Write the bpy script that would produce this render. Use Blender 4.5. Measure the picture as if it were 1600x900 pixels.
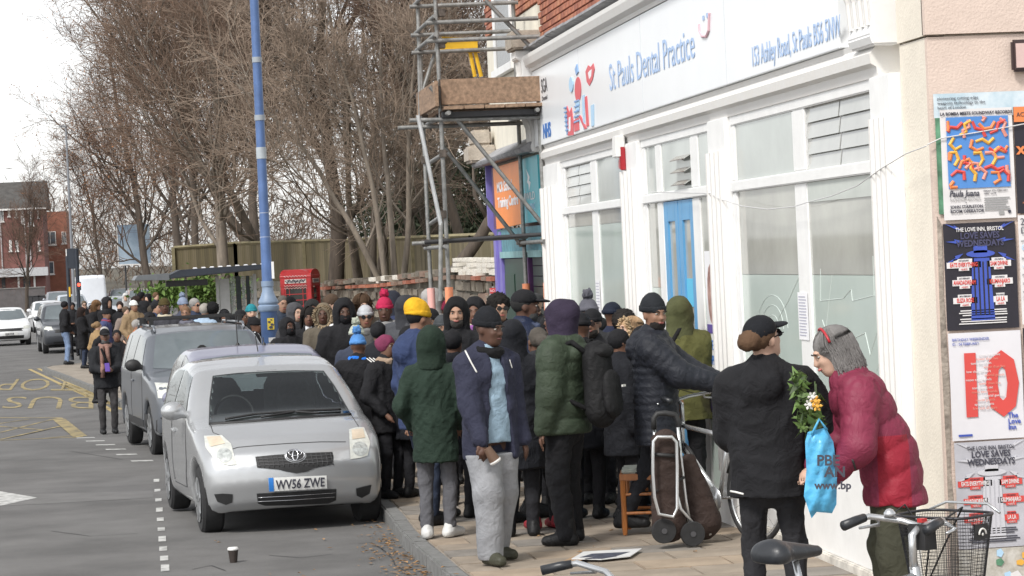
import bpy, bmesh, math, random
import numpy as np
from mathutils import Vector, Matrix, noise as mnoise
from mathutils.bvhtree import BVHTree
from mathutils.geometry import delaunay_2d_cdt

for o in list(bpy.data.objects):
    bpy.data.objects.remove(o)
scene = bpy.context.scene
COL = scene.collection
random.seed(7); RNG = np.random.default_rng(7)

# ---------------------------------------------------------------- camera
FPX, HC = 4000.0, 2.25            # focal length in photo pixels (1600 wide), camera height over the road
TH, PT, RL = math.atan(550.7/FPX), math.atan(53.4/FPX), 0.046
Fv = np.array([math.sin(TH)*math.cos(PT), math.cos(TH)*math.cos(PT), -math.sin(PT)])
R0 = np.array([math.cos(TH), -math.sin(TH), 0.0]); U0 = np.cross(R0, Fv)
Rv = R0*math.cos(RL) - U0*math.sin(RL); Uv = U0*math.cos(RL) + R0*math.sin(RL)
CAM = np.array([0, 0, HC])
cd = bpy.data.cameras.new('camera'); cam = bpy.data.objects.new('camera', cd); COL.objects.link(cam)
cd.sensor_width = 36.0; cd.lens = 36.0*FPX/1600.0; cd.clip_start = 0.5; cd.clip_end = 3000
cam.matrix_world = Matrix(((Rv[0], Uv[0], -Fv[0], 0), (Rv[1], Uv[1], -Fv[1], 0), (Rv[2], Uv[2], -Fv[2], HC), (0, 0, 0, 1)))
scene.camera = cam
def ray(x, y): return Fv + Rv*(x-800)/FPX + Uv*(450-y)/FPX
def at_depth(x, y, Z): return CAM + ray(x, y)*Z
def at_z(x, y, z):
    d = ray(x, y); return CAM + d*((z-HC)/d[2])
def at_x(x, y, X): d = ray(x, y); return CAM + d*(X/d[0])
def at_y(x, y, Y): d = ray(x, y); return CAM + d*(Y/d[1])

# ---------------------------------------------------------------- light
SUN_EL, SUN_AZ = math.radians(48), math.radians(-138)   # azimuth from +Y towards +X: sun behind the camera, to the left
w = bpy.data.worlds.new('World'); scene.world = w; w.use_nodes = True
nt = w.node_tree; nt.nodes.clear()
sky = nt.nodes.new('ShaderNodeTexSky'); sky.sky_type = 'NISHITA'; sky.sun_disc = False
sky.sun_elevation = SUN_EL; sky.sun_rotation = SUN_AZ; sky.air_density = 1.0; sky.dust_density = 1.0; sky.ozone_density = 1.0
hs = nt.nodes.new('ShaderNodeHueSaturation'); hs.inputs['Saturation'].default_value = 0.12; hs.inputs['Value'].default_value = 1.0
bg = nt.nodes.new('ShaderNodeBackground'); bg.inputs['Strength'].default_value = 0.135
out = nt.nodes.new('ShaderNodeOutputWorld')
nt.links.new(sky.outputs[0], hs.inputs['Color']); nt.links.new(hs.outputs[0], bg.inputs['Color']); nt.links.new(bg.outputs[0], out.inputs[0])
sl = bpy.data.lights.new('sun', 'SUN'); so = bpy.data.objects.new('sun', sl); COL.objects.link(so)
sl.energy = 1.9; sl.angle = math.radians(11); sl.color = (1.0, 0.965, 0.91)
sd = Vector((math.sin(SUN_AZ)*math.cos(SUN_EL), math.cos(SUN_AZ)*math.cos(SUN_EL), math.sin(SUN_EL)))
so.rotation_euler = sd.to_track_quat('Z', 'Y').to_euler(); so.location = (-10, -10, 30)
vs = scene.view_settings; vs.view_transform = 'Standard'; vs.look = 'None'; vs.gamma = 1.0; vs.use_curve_mapping = False
vs.exposure = 0.75

# ---------------------------------------------------------------- materials
MATS = {}
def mat(key, col=(.5, .5, .5), rough=.7, metal=0., var=.12, vscale=6., bump=0., bscale=40., spec=.5, coat=0., emit=0., alpha=None, col2=None, trans=0., stretch=None):
    if key in MATS: return MATS[key]
    m = bpy.data.materials.new(key); m.use_nodes = True; MATS[key] = m
    nt = m.node_tree; b = nt.nodes['Principled BSDF']
    b.inputs['Roughness'].default_value = rough; b.inputs['Metallic'].default_value = metal
    b.inputs['Specular IOR Level'].default_value = spec; b.inputs['Coat Weight'].default_value = coat
    if coat: b.inputs['Coat Roughness'].default_value = .05
    if trans: b.inputs['Transmission Weight'].default_value = trans
    tc = nt.nodes.new('ShaderNodeTexCoord'); src = tc.outputs['Object']
    if stretch:
        mp = nt.nodes.new('ShaderNodeMapping'); mp.inputs['Scale'].default_value = stretch
        nt.links.new(src, mp.inputs['Vector']); src = mp.outputs[0]
    c1 = tuple(max(0, c*(1-var)) for c in col); c2 = col2 or tuple(min(1, c*(1+var)) for c in col)
    if var > 0 or col2:
        n = nt.nodes.new('ShaderNodeTexNoise'); n.inputs['Scale'].default_value = vscale; n.inputs['Detail'].default_value = 6; n.inputs['Roughness'].default_value = .62
        r = nt.nodes.new('ShaderNodeValToRGB'); r.color_ramp.elements[0].position = .32; r.color_ramp.elements[1].position = .68
        r.color_ramp.elements[0].color = (*c1, 1); r.color_ramp.elements[1].color = (*c2, 1)
        nt.links.new(src, n.inputs['Vector']); nt.links.new(n.outputs['Fac'], r.inputs['Fac']); nt.links.new(r.outputs[0], b.inputs['Base Color'])
    else: b.inputs['Base Color'].default_value = (*col, 1)
    if bump > 0:
        n2 = nt.nodes.new('ShaderNodeTexNoise'); n2.inputs['Scale'].default_value = bscale; n2.inputs['Detail'].default_value = 4
        bp = nt.nodes.new('ShaderNodeBump'); bp.inputs['Strength'].default_value = bump; bp.inputs['Distance'].default_value = .02
        nt.links.new(src, n2.inputs['Vector']); nt.links.new(n2.outputs['Fac'], bp.inputs['Height']); nt.links.new(bp.outputs[0], b.inputs['Normal'])
    if emit:
        b.inputs['Emission Color'].default_value = (*col, 1); b.inputs['Emission Strength'].default_value = emit
    if alpha is not None: b.inputs['Alpha'].default_value = alpha
    return m
def hx(s):   # srgb hex -> linear
    v = [int(s[i:i+2], 16)/255 for i in (0, 2, 4)]
    return tuple(c/12.92 if c <= .04045 else ((c+.055)/1.055)**2.4 for c in v)

# ---------------------------------------------------------------- mesh helpers
def Rz(a): return np.array([[math.cos(a), -math.sin(a), 0], [math.sin(a), math.cos(a), 0], [0, 0, 1.]])
class MB:
    def __init__(s): s.v = []; s.f = []; s.n = 0
    def add(s, v, f):
        v = np.asarray(v, float).reshape(-1, 3); s.v.append(v)
        s.f.extend([tuple(int(i)+s.n for i in q) for q in f]); s.n += len(v); return s
    def box(s, c, d, rot=None, taper=1.0):
        x, y, z = [q/2 for q in d]
        v = np.array([[-x, -y, -z], [x, -y, -z], [x, y, -z], [-x, y, -z], [-x*taper, -y*taper, z], [x*taper, -y*taper, z], [x*taper, y*taper, z], [-x*taper, y*taper, z]])
        if rot is not None: v = v @ np.asarray(rot).T
        return s.add(v+np.asarray(c, float), [(3, 2, 1, 0), (4, 5, 6, 7), (0, 1, 5, 4), (1, 2, 6, 5), (2, 3, 7, 6), (3, 0, 4, 7)])
    def bx(s, a, b):  # corner to corner
        a = np.asarray(a, float); b = np.asarray(b, float); return s.box((a+b)/2, np.abs(b-a))
    def tube(s, pts, r, n=8, cap=True, closed=False):
        pts = np.asarray(pts, float); m = len(pts); rr = np.broadcast_to(np.asarray(r, float), (m,))
        if closed: t = np.roll(pts, -1, 0)-np.roll(pts, 1, 0)
        else: t = np.gradient(pts, axis=0)
        t /= np.linalg.norm(t, axis=1)[:, None]+1e-9
        u = np.cross(t[0], [0, 0, 1.]);
        if np.linalg.norm(u) < .1: u = np.cross(t[0], [1., 0, 0])
        u /= np.linalg.norm(u); V = []
        a = np.arange(n)*2*math.pi/n
        for i in range(m):
            u = u - t[i]*(u@t[i]); u /= np.linalg.norm(u)+1e-9; w2 = np.cross(t[i], u)
            V.append(pts[i]+rr[i]*(np.cos(a)[:, None]*u+np.sin(a)[:, None]*w2))
        Fc = []
        for i in range(m if closed else m-1):
            j = (i+1) % m
            for k in range(n): Fc.append((i*n+k, i*n+(k+1) % n, j*n+(k+1) % n, j*n+k))
        if cap and not closed: Fc += [tuple(range(n-1, -1, -1)), tuple((m-1)*n+k for k in range(n))]
        return s.add(np.concatenate(V), Fc)
    def cyl(s, a, b, r, r2=None, n=12): return s.tube([a, b], [r, r if r2 is None else r2], n)
    def lathe(s, c, prof, n=20, axis='z', rot=None):
        prof = np.asarray(prof, float); m = len(prof); a = np.arange(n)*2*math.pi/n; V = []
        for rr, z in prof: V.append(np.stack([rr*np.cos(a), rr*np.sin(a), np.full(n, z)], 1))
        V = np.concatenate(V)
        if axis == 'x': V = V[:, [2, 0, 1]]
        if axis == 'y': V = V[:, [0, 2, 1]]*[1, 1, -1]
        if rot is not None: V = V @ np.asarray(rot).T
        Fc = [(i*n+k, i*n+(k+1) % n, (i+1)*n+(k+1) % n, (i+1)*n+k) for i in range(m-1) for k in range(n)]
        Fc += [tuple(range(n-1, -1, -1)), tuple((m-1)*n+k for k in range(n))]
        return s.add(V+np.asarray(c, float), Fc)
    def prism(s, poly, d, o=(0, 0, 0), ex=(1, 0, 0), ey=(0, 0, 1)):  # 2d polygon in the ex/ey plane, extruded by vector d
        p = np.asarray(poly, float); o = np.asarray(o, float); n = len(p); d = np.asarray(d, float)
        A = o+p[:, :1]*np.asarray(ex, float)+p[:, 1:]*np.asarray(ey, float)
        return s.add(np.concatenate([A, A+d]), [tuple(range(n-1, -1, -1)), tuple(range(n, 2*n))]+[(i, (i+1) % n, n+(i+1) % n, n+i) for i in range(n)])
    def build(s, name, m, parent=None, smooth=False, bevel=0., world=False):
        V = np.concatenate(s.v) if s.v else np.zeros((0, 3))
        return mk(name, V, s.f, m, parent, smooth, bevel, world)
def mk(name, V, Fc, m, parent=None, smooth=False, bevel=0., world=False):
    me = bpy.data.meshes.new(name); me.from_pydata(np.asarray(V).tolist(), [], Fc)
    bm = bmesh.new(); bm.from_mesh(me)
    if len(bm.faces) < 60000: bmesh.ops.recalc_face_normals(bm, faces=bm.faces)
    if bevel: bmesh.ops.bevel(bm, geom=list(bm.edges), offset=bevel, segments=2, affect='EDGES', clamp_overlap=True)
    bm.to_mesh(me); bm.free()
    if smooth:
        me.polygons.foreach_set('use_smooth', [True]*len(me.polygons))
        if smooth == 'auto': me.set_sharp_from_angle(angle=math.radians(38))
    return obj(name, me, m, parent, world)
def obj(name, me, m=None, parent=None, world=False, link='DATA'):
    o = bpy.data.objects.new(name, me); COL.objects.link(o)
    if m is not None:
        if len(me.materials) == 0: me.materials.append(m if link == 'DATA' else None)
        if link == 'OBJECT':
            o.material_slots[0].link = 'OBJECT'; o.material_slots[0].material = m
    if parent is not None:
        o.parent = parent
        if world: o.matrix_parent_inverse = wm(parent).inverted()
    return o
def xf(o): return Matrix.LocRotScale(o.location, o.rotation_euler, o.scale)
def wm(o): return wm(o.parent) @ o.matrix_parent_inverse @ xf(o) if o.parent else xf(o)
def tag(o, label, cat, group=None, kind=None):
    if label: o['label'] = label
    if cat: o['category'] = cat
    if group: o['group'] = group
    if kind: o['kind'] = kind
    return o
def thing(name, label, cat, loc=(0, 0, 0), rz=0., group=None):
    o = bpy.data.objects.new(name, None); COL.objects.link(o); o.empty_display_size = .2
    o.location = [float(q) for q in loc]; o.rotation_euler = (0, 0, rz); return tag(o, label, cat, group)
def struct(o): o['kind'] = 'structure'; return o
def text(s, size, name, m, parent, M, sx=1.0, align='LEFT', ext=.002, bold=0., world=True, shear=0., res=3):
    c = bpy.data.curves.new('t', 'FONT'); c.body = s; c.size = size; c.align_x = align; c.extrude = ext; c.resolution_u = res; c.offset = bold; c.shear = shear
    t = bpy.data.objects.new('t', c); COL.objects.link(t)
    dg = bpy.context.evaluated_depsgraph_get(); me = bpy.data.meshes.new_from_object(t.evaluated_get(dg))
    bpy.data.objects.remove(t); bpy.data.curves.remove(c)
    me.transform(Matrix(M) @ Matrix.Diagonal((sx, 1, 1, 1))); me.materials.clear()
    return obj(name, me, m, parent, world)
def frame(o, ex, ey):  # 4x4 with x along ex, y along ey
    ex = Vector(ex).normalized(); ey = Vector(ey).normalized(); ez = ex.cross(ey)
    return Matrix(((ex[0], ey[0], ez[0], o[0]), (ex[1], ey[1], ez[1], o[1]), (ex[2], ey[2], ez[2], o[2]), (0, 0, 0, 1)))

# ---------------------------------------------------------------- signed-distance modelling
def smin(a, b, k):
    h = np.clip(.5+.5*(b-a)/k, 0, 1); return b+(a-b)*h-k*h*(1-h)
def cone_d(P, a, b, ra, rb, side=None, q=1.0):
    a = np.asarray(a, float); b = np.asarray(b, float); ab = b-a; L2 = ab@ab+1e-12; d = P-a
    t = np.clip((d@ab)/L2, 0, 1); v = d-t[..., None]*ab
    if q != 1.0:
        ax = ab/math.sqrt(L2); s = np.asarray(side, float); fr = np.cross(ax, s); fr /= np.linalg.norm(fr)
        c = v@fr; v = v+(c*(1/q-1))[..., None]*fr
    return np.sqrt((v*v).sum(-1))-(ra+(rb-ra)*t), t
def ell_d(P, c, r, M=None):
    d = P-np.asarray(c, float)
    if M is not None: d = d@M
    r = np.asarray(r, float); k0 = np.sqrt(((d/r)**2).sum(-1)); k1 = np.sqrt(((d/r**2)**2).sum(-1))+1e-9
    return k0*(k0-1)/k1
class SDF:
    """list of primitives; op: + smooth union, - subtract"""
    def __init__(s): s.p = []
    def cone(s, a, b, ra, rb, k=.03, side=None, q=1., op='+'): s.p.append(('c', a, b, ra, rb, side, q, k, op)); return s
    def ell(s, c, r, k=.03, M=None, op='+'): s.p.append(('e', c, r, M, k, op)); return s
    def fn(s, f): s.p.append(('f', f)); return s     # f(P, current) -> new field
    def ev1(s, p, P):
        if p[0] == 'c': return cone_d(P, p[1], p[2], p[3], p[4], p[5], p[6])[0]
        return ell_d(P, p[1], p[2], p[3])
    def bb(s, p):
        if p[0] == 'c':
            a = np.asarray(p[1]); b = np.asarray(p[2]); m = max(p[3], p[4])*max(1, p[6]); return np.minimum(a, b)-m, np.maximum(a, b)+m
        c = np.asarray(p[1]); m = max(p[2]); return c-m, c+m
    def mesh(s, h, smooth=1):
        lo = np.full(3, 1e9); hi = -lo
        for p in s.p:
            if p[0] != 'f' and p[-1] == '+':
                a, b = s.bb(p); lo = np.minimum(lo, a); hi = np.maximum(hi, b)
        lo -= 2.5*h; hi += 2.5*h; n = np.ceil((hi-lo)/h).astype(int)+1
        ax = [lo[i]+h*np.arange(n[i]) for i in range(3)]
        fld = np.full(n, .3)
        for p in s.p:
            if p[0] == 'f':
                P = np.stack(np.meshgrid(*ax, indexing='ij'), -1); fld = p[1](P, fld); continue
            k = p[-2]; a, b = s.bb(p); mrg = k+3*h
            i0 = np.maximum(0, np.floor((a-mrg-lo)/h).astype(int)); i1 = np.minimum(n, np.ceil((b+mrg-lo)/h).astype(int)+1)
            if (i1 <= i0).any(): continue
            sl = tuple(slice(i0[i], i1[i]) for i in range(3))
            P = np.stack(np.meshgrid(*[ax[i][sl[i]] for i in range(3)], indexing='ij'), -1); d = s.ev1(p, P)
            fld[sl] = smin(fld[sl], d, k) if p[-1] == '+' else -smin(-fld[sl], d, k)
        return snets(fld, lo, h, smooth)
def snets(fld, lo, h, smooth=1):
    n = np.array(fld.shape); ins = fld < 0
    acc = np.zeros((*(n-1), 3)); cnt = np.zeros(n-1)
    S = [slice(0, -1), slice(1, None)]
    cr = [(0, 0, 0), (1, 0, 0), (0, 1, 0), (1, 1, 0), (0, 0, 1), (1, 0, 1), (0, 1, 1), (1, 1, 1)]
    V8 = {c: fld[S[c[0]], S[c[1]], S[c[2]]] for c in cr}
    for axis in range(3):
        for c in cr:
            if c[axis]: continue
            c2 = list(c); c2[axis] = 1; A = V8[c]; B = V8[tuple(c2)]; m = (A < 0) != (B < 0)
            t = np.where(m, A/(A-B+1e-12), 0)
            for i in range(3): acc[..., i] += np.where(m, (t if i == axis else c[i]), 0)
            cnt += m
    act = cnt > 0; idx = np.full(n-1, -1); idx[act] = np.arange(act.sum())
    ijk = np.argwhere(act); V = lo+h*(ijk+acc[act]/cnt[act][:, None])
    Q = []
    for axis in range(3):
        o = [i for i in range(3) if i != axis]
        A = [slice(None)]*3; B = [slice(None)]*3; A[axis] = slice(0, -1); B[axis] = slice(1, None)
        for i in o: A[i] = slice(1, -1); B[i] = slice(1, -1)
        a = ins[tuple(A)]; b = ins[tuple(B)]; e = np.argwhere(a != b)
        if len(e) == 0: continue
        flip = a[tuple(e.T)]; base = e.copy()
        for i in o: base[:, i] += 1
        def g(d0, d1):
            q = base.copy(); q[:, o[0]] -= d0; q[:, o[1]] -= d1; return idx[tuple(q.T)]
        q = np.stack([g(1, 1), g(0, 1), g(0, 0), g(1, 0)], 1)
        if axis == 1: flip = ~flip
        q[~flip] = q[~flip][:, ::-1]; Q.append(q)
    Q = np.concatenate(Q)
    for _ in range(smooth):
        sm = np.zeros_like(V); ct = np.zeros(len(V))
        for a, b in ((0, 1), (1, 2), (2, 3), (3, 0)):
            np.add.at(sm, Q[:, a], V[Q[:, b]]); np.add.at(ct, Q[:, a], 1); np.add.at(sm, Q[:, b], V[Q[:, a]]); np.add.at(ct, Q[:, b], 1)
        V = V*.5+.5*sm/ct[:, None]
    return V, Q
def vnorm(V, Q):
    N = np.zeros_like(V); fn = np.cross(V[Q[:, 2]]-V[Q[:, 0]], V[Q[:, 3]]-V[Q[:, 1]])
    for i in range(4): np.add.at(N, Q[:, i], fn)
    return N/(np.linalg.norm(N, axis=1)[:, None]+1e-12)
def qmesh(name, V, Q):
    me = bpy.data.meshes.new(name); nq = len(Q)
    me.vertices.add(len(V)); me.vertices.foreach_set('co', V.astype(np.float32).ravel())
    me.loops.add(nq*4); me.loops.foreach_set('vertex_index', Q.astype(np.int32).ravel())
    me.polygons.add(nq); me.polygons.foreach_set('loop_start', np.arange(0, nq*4, 4, dtype=np.int32))
    me.polygons.foreach_set('use_smooth', np.ones(nq, bool)); me.update(calc_edges=True); me.validate(); return me
# ================================================================ ground, road, pavement
def GZ(y):
    return np.interp(y, [18, 42, 110, 200], [0, -.30, -.43, -.43])
YS = [-30, 0, 10, 18, 20, 22, 24, 26, 28, 30, 32, 34, 36, 38, 40, 42, 50, 60, 70, 80, 95, 110, 140, 200, 1500]
KERB = [(-30, 1.95), (14, 1.93), (17.4, 1.83), (20, 1.80), (22, 1.86), (25, 1.90), (30, 1.82), (34, 1.7), (36.5, 1.35), (39, .75), (42, .15), (47, -.66), (55.5, -1.47), (63.5, -2.42), (69, -3.1), (70.6, -3.25), (71.6, -3.1), (72.3, -2.5), (74, -1.9), (100, -2.6), (140, -4.5)]
KY = np.array([k[0] for k in KERB]); KX = np.array([k[1] for k in KERB])
def kx(y): return float(np.interp(y, KY, KX))
m_asph = mat('asphalt', (.125, .122, .119), .9, var=.24, vscale=.9, bump=.35, bscale=160)
nt_ = m_asph.node_tree    # fine aggregate speckle over the broad patches
_n = nt_.nodes.new('ShaderNodeTexNoise'); _n.inputs['Scale'].default_value = 220; _n.inputs['Detail'].default_value = 2
_mx = nt_.nodes.new('ShaderNodeMix'); _mx.data_type = 'RGBA'; _mx.blend_type = 'OVERLAY'; _mx.inputs[0].default_value = .55
_r = [n for n in nt_.nodes if n.type == 'VALTORGB'][0]; _b = nt_.nodes['Principled BSDF']
nt_.links.new(_r.outputs[0], _mx.inputs[6]); nt_.links.new(_n.outputs['Fac'], _mx.inputs[7]); nt_.links.new(_mx.outputs[2], _b.inputs['Base Color'])
nt_.links.new([n for n in nt_.nodes if n.type == 'TEX_COORD'][0].outputs['Object'], _n.inputs['Vector'])
m_asph2 = mat('asphalt_patch', (.145, .142, .138), .9, var=.12, vscale=3, bump=.3, bscale=150)
m_kerb = mat('kerb_stone', (.17, .17, .165), .85, var=.25, vscale=9, bump=.4, bscale=60)
m_slab = mat('paving_slab', (.27, .225, .178), .85, var=.22, vscale=2.2, bump=.3, bscale=90)
m_pave = mat('pavement_base', (.27, .235, .195), .9, var=.25, vscale=3, bump=.3, bscale=60)
m_yel = mat('road_yellow', (.15, .135, .10), .85, var=.3, vscale=4, col2=(.42, .33, .15))
m_wht = mat('road_white', (.30, .30, .29), .85, var=.22, vscale=9, col2=(.60, .60, .58))
m_line = mat('road_yellow_line', (.40, .31, .14), .8, var=.3, vscale=12)
V = []; Fc = []
for y in YS:
    for x in (-700, -40, -12, 8, 40, 700): V.append((x, y, GZ(y)))
for i in range(len(YS)-1):
    for j in range(5): Fc.append((i*6+j, i*6+j+1, (i+1)*6+j+1, (i+1)*6+j))
struct(mk('road', V, Fc, m_asph))
# pavement on the shop side, raised behind the kerb
b = MB(); ys = sorted(set(list(KY)+[16, 19, 21, 23, 28, 32, 50, 59, 66, 85, 92, 120]))
for a, c in zip(ys[:-1], ys[1:]):
    za, zc = GZ(a)+.112, GZ(c)+.112
    b.add([(kx(a)+.12, a, za), (40, a, za), (40, c, zc), (kx(c)+.12, c, zc)], [(0, 1, 2, 3)])
pav = struct(b.build('pavement', m_pave))
# kerb stones, one by one, laid along the edge
krb = thing('kerb', None, None); krb['kind'] = 'structure'
def along(y0, y1, step):
    y = y0
    while y < y1:
        n = y+step; yield y, n; y = n
kst = MB().box((0, 0, 0), (.125, .9, .22)).build('kerb_stone', m_kerb, krb, bevel=.014); kme = kst.data; bpy.data.objects.remove(kst)
segs = [q for q in along(12, 74.2, .915)]
for y0, y1 in segs:
    p = np.array([kx(y0)+.062, y0, GZ(y0)+.012]); q = np.array([kx(y1)+.062, y1, GZ(y1)+.012]); d = q-p
    o = bpy.data.objects.new('kerb_stone', kme); COL.objects.link(o); o.parent = krb
    o.location = (p+q)/2+np.array([0, 0, random.uniform(-.006, .004)]); L = float(np.linalg.norm(d))
    o.rotation_euler = (math.atan2(d[2], math.hypot(d[0], d[1])), random.uniform(-.02, .02), -math.atan2(d[0], d[1])); o.scale = (1, L/.915, 1)
# paving slabs, each its own piece, staggered courses across the footway
sm = MB().box((0, 0, 0), (.592, .442, .03)).build('paving_slab', m_slab, pav, bevel=.006); sme = sm.data; bpy.data.objects.remove(sm)
m_slab2 = mat('paving_slab_grey', (.21, .19, .168), .85, var=.22, vscale=2.6, bump=.3, bscale=90)
m_slab3 = mat('paving_slab_warm', (.31, .245, .182), .85, var=.2, vscale=2.4, bump=.3, bscale=90)
row = 0; y = 14.2
while y < 31:
    x = 1.0+(row % 2)*.3
    while x < 4.6:
        x += .6
        lo = max(x-.3, kx(y)+.13); hi = min(x+.3, 4.28)
        if hi-lo > .08:
            o = bpy.data.objects.new('paving_slab', sme); COL.objects.link(o); o.parent = pav
            o.location = ((lo+hi)/2, y, GZ(y)+.106+random.uniform(-.003, .003)); o.scale = ((hi-lo)/.6, 1, 1)
            o.rotation_euler = (random.uniform(-.006, .006)-.0125*(y > 18), random.uniform(-.006, .006), 0)
            if len(sme.materials) == 0: sme.materials.append(None)
            o.material_slots[0].link = 'OBJECT'; o.material_slots[0].material = random.choice([m_slab, m_slab, m_slab, m_slab2, m_slab3])
    y += .45; row += 1
# surface markings: thin sheets on the road
def sheet(name, pts, m, dz=.004, parent=None):
    pts = [(p[0], p[1], GZ(p[1])+dz) for p in pts]; return mk(name, pts, [tuple(range(len(pts)))], m, parent)
marks = thing('road_markings', None, None); marks['kind'] = 'structure'
def gp(x, y):
    z = -.1
    for _ in range(6): p = at_z(x, y, z); z = float(GZ(p[1]))
    return p
def quadline(px, wpx, m=None, name='painted_line'):  # polyline in photo pixels lying on the road
    P = [gp(*q)[:2] for q in px]
    for a, c in zip(P[:-1], P[1:]):
        d = (c-a)/np.linalg.norm(c-a); n = np.array([-d[1], d[0]])*wpx/2
        sheet(name, [a-n, a+n, c+n, c-n], m or m_yel, .004, marks)
for i in range(10):            # white bay dashes by the parked cars
    p = gp(258-1.5*i, 888-15.2*i); L = .5 if i % 3 == 0 else .38
    sheet('painted_dash', [(p[0]-.032, p[1]-L/2), (p[0]+.032, p[1]-L/2), (p[0]+.032, p[1]+L/2), (p[0]-.032, p[1]+L/2)], m_wht, .004, marks)
for q in ((222, 720), (198, 710), (181, 702), (165, 695), (149, 689), (134, 684)):
    p = gp(*q); sheet('painted_dash', [(p[0]-.15, p[1]+.16), (p[0]-.13, p[1]-.1), (p[0]+.15, p[1]-.26), (p[0]+.13, p[1]+.0)], m_wht, .004, marks)
P = [gp(*q)[:2] for q in ((58, 778), (0, 768), (-40, 769), (-40, 795), (0, 791))]
sheet('painted_arrow', [P[0], P[1], P[2], P[3], P[4]], m_wht, .004, marks)
# bus stop box: border and hatching
quadline([(-40, 653), (92, 653), (125, 683), (-40, 690)], .11)
for a, c in (((92, 653), (0, 676)), ((104, 664), (0, 687)), ((45, 655), (-40, 668)), ((120, 680), (60, 686)), ((70, 672), (-30, 664))): quadline([a, c], .07)
quadline([(92, 655), (125, 682)], .22)
def roadtext(s, px_r, px_l, ytop, ybot):
    A = gp(px_r, ytop); B = gp(px_l, ytop); C = gp(px_r, ybot); h = float(np.linalg.norm(C-A))
    t = text(s, 1, 'painted_lettering', m_yel, marks, Matrix(), ext=0.0, bold=-.008, world=False); co = np.array([v.co for v in t.data.vertices])
    lo = co.min(0); hi = co.max(0)
    for v, c in zip(t.data.vertices, co):
        u = (c[0]-lo[0])/(hi[0]-lo[0]); q = (c[1]-lo[1])/(hi[1]-lo[1]); p = A+(B-A)*u+(C-A)*q; v.co = (p[0], p[1], GZ(p[1])+.006)
roadtext('BUS', 146, 13, 620, 639); roadtext('STOP', 147, 7, 592, 611)
quadline([(60, 576), (100, 595), (150, 618), (190, 640)], .1, m_line); quadline([(46, 577), (88, 597), (138, 620), (180, 645)], .1, m_line)
for a, c in (((98, 600), (130, 612)), ((130, 612), (168, 632))): quadline([a, c], .28)
# resurfaced trench across the lane
P = [gp(*q)[:2] for q in ((240, 767), (240, 778), (20, 790), (-40, 792), (-40, 772), (60, 772))]
sheet('asphalt_patch', P, m_asph2, .002, marks)
for q in ([(596, 858), (612, 872), (618, 884), (634, 893)], [(560, 850), (580, 848), (602, 862)], [(420, 868), (470, 872), (520, 866)], [(80, 830), (140, 838), (215, 834)], [(30, 712), (110, 705), (190, 718)], [(300, 890), (330, 884), (352, 892)]): quadline(q, .012, mat('crack_tar', (.05, .05, .05), .9, var=.2), 'road_crack')
# dead leaves in the gutter
b = MB()
for i in range(300):
    y = random.triangular(16, 23, 18.5); x = kx(y)-abs(random.gauss(0, .16))-.01
    if random.random() < .12: x = random.uniform(.2, 4.2)
    z = GZ(y)+.012+(.115 if x > kx(y) else 0); a = random.uniform(0, 6.3); s = random.uniform(.012, .035)
    c, d = math.cos(a)*s, math.sin(a)*s; t = random.uniform(.002, .012)
    b.add([(x-c, y-d, z), (x+d*.5, y-c*.5, z+t), (x+c, y+d, z+t*.5), (x-d*.5, y+c*.5, z+t)], [(0, 1, 2, 3)])
tag(b.build('fallen_leaves', mat('dead_leaf', (.28, .16, .07), .9, var=.5, vscale=3)), 'dry brown leaves and grit lying in the gutter', 'leaves', kind='stuff')

# ================================================================ dental practice
WX = 4.32
m_paint = mat('white_paint', (.80, .80, .79), .45, var=.05, vscale=5, bump=.05, bscale=50)
m_paint2 = mat('white_paint_worn', (.78, .77, .75), .55, var=.08, vscale=8, bump=.1, bscale=40, col2=(.70, .68, .65))
m_cream = mat('cream_render', (.76, .70, .60), .8, var=.08, vscale=2.5, bump=.2, bscale=60)
m_pink = mat('pinkish_render', (.64, .52, .45), .85, var=.1, vscale=2, bump=.25, bscale=70)
m_brick = mat('red_brick', (.40, .155, .095), .85, var=.25, vscale=5, bump=.3, bscale=60)
m_mortar = mat('mortar', (.36, .30, .26), .9, var=.15, vscale=12)
m_sign = mat('sign_board', (.80, .82, .84), .3, var=.02, vscale=2)
m_lead = mat('lead_flashing', (.28, .28, .29), .7, var=.3, vscale=9, bump=.4, bscale=30)
m_frost = mat('frosted_glass', (.50, .575, .535), .12, var=.05, vscale=1.6, spec=.6)
m_clear = mat('window_glass', (.42, .425, .39), .05, var=.2, vscale=.9, spec=.7)
m_grey = mat('grey_film_glass', (.42, .455, .435), .06, var=.12, vscale=1.2, spec=.7)
m_louv = mat('louvre_glass', (.42, .425, .405), .1, var=.1, vscale=2, spec=.6)
m_blind = mat('blind', (.52, .55, .52), .8, var=.05)
m_bdoor = mat('blue_door_paint', (.11, .34, .60), .4, var=.08, vscale=4)
shop = thing('shop_building', 'white painted dental practice shop under brick upper floor on the corner', 'building', (WX, 20, 0))
def sp(name, m, f, smooth=False, bevel=0., parent=shop):
    b = MB(); f(b); return b.build(name, m, parent, smooth, bevel, world=True)
XB = 9.0
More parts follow.
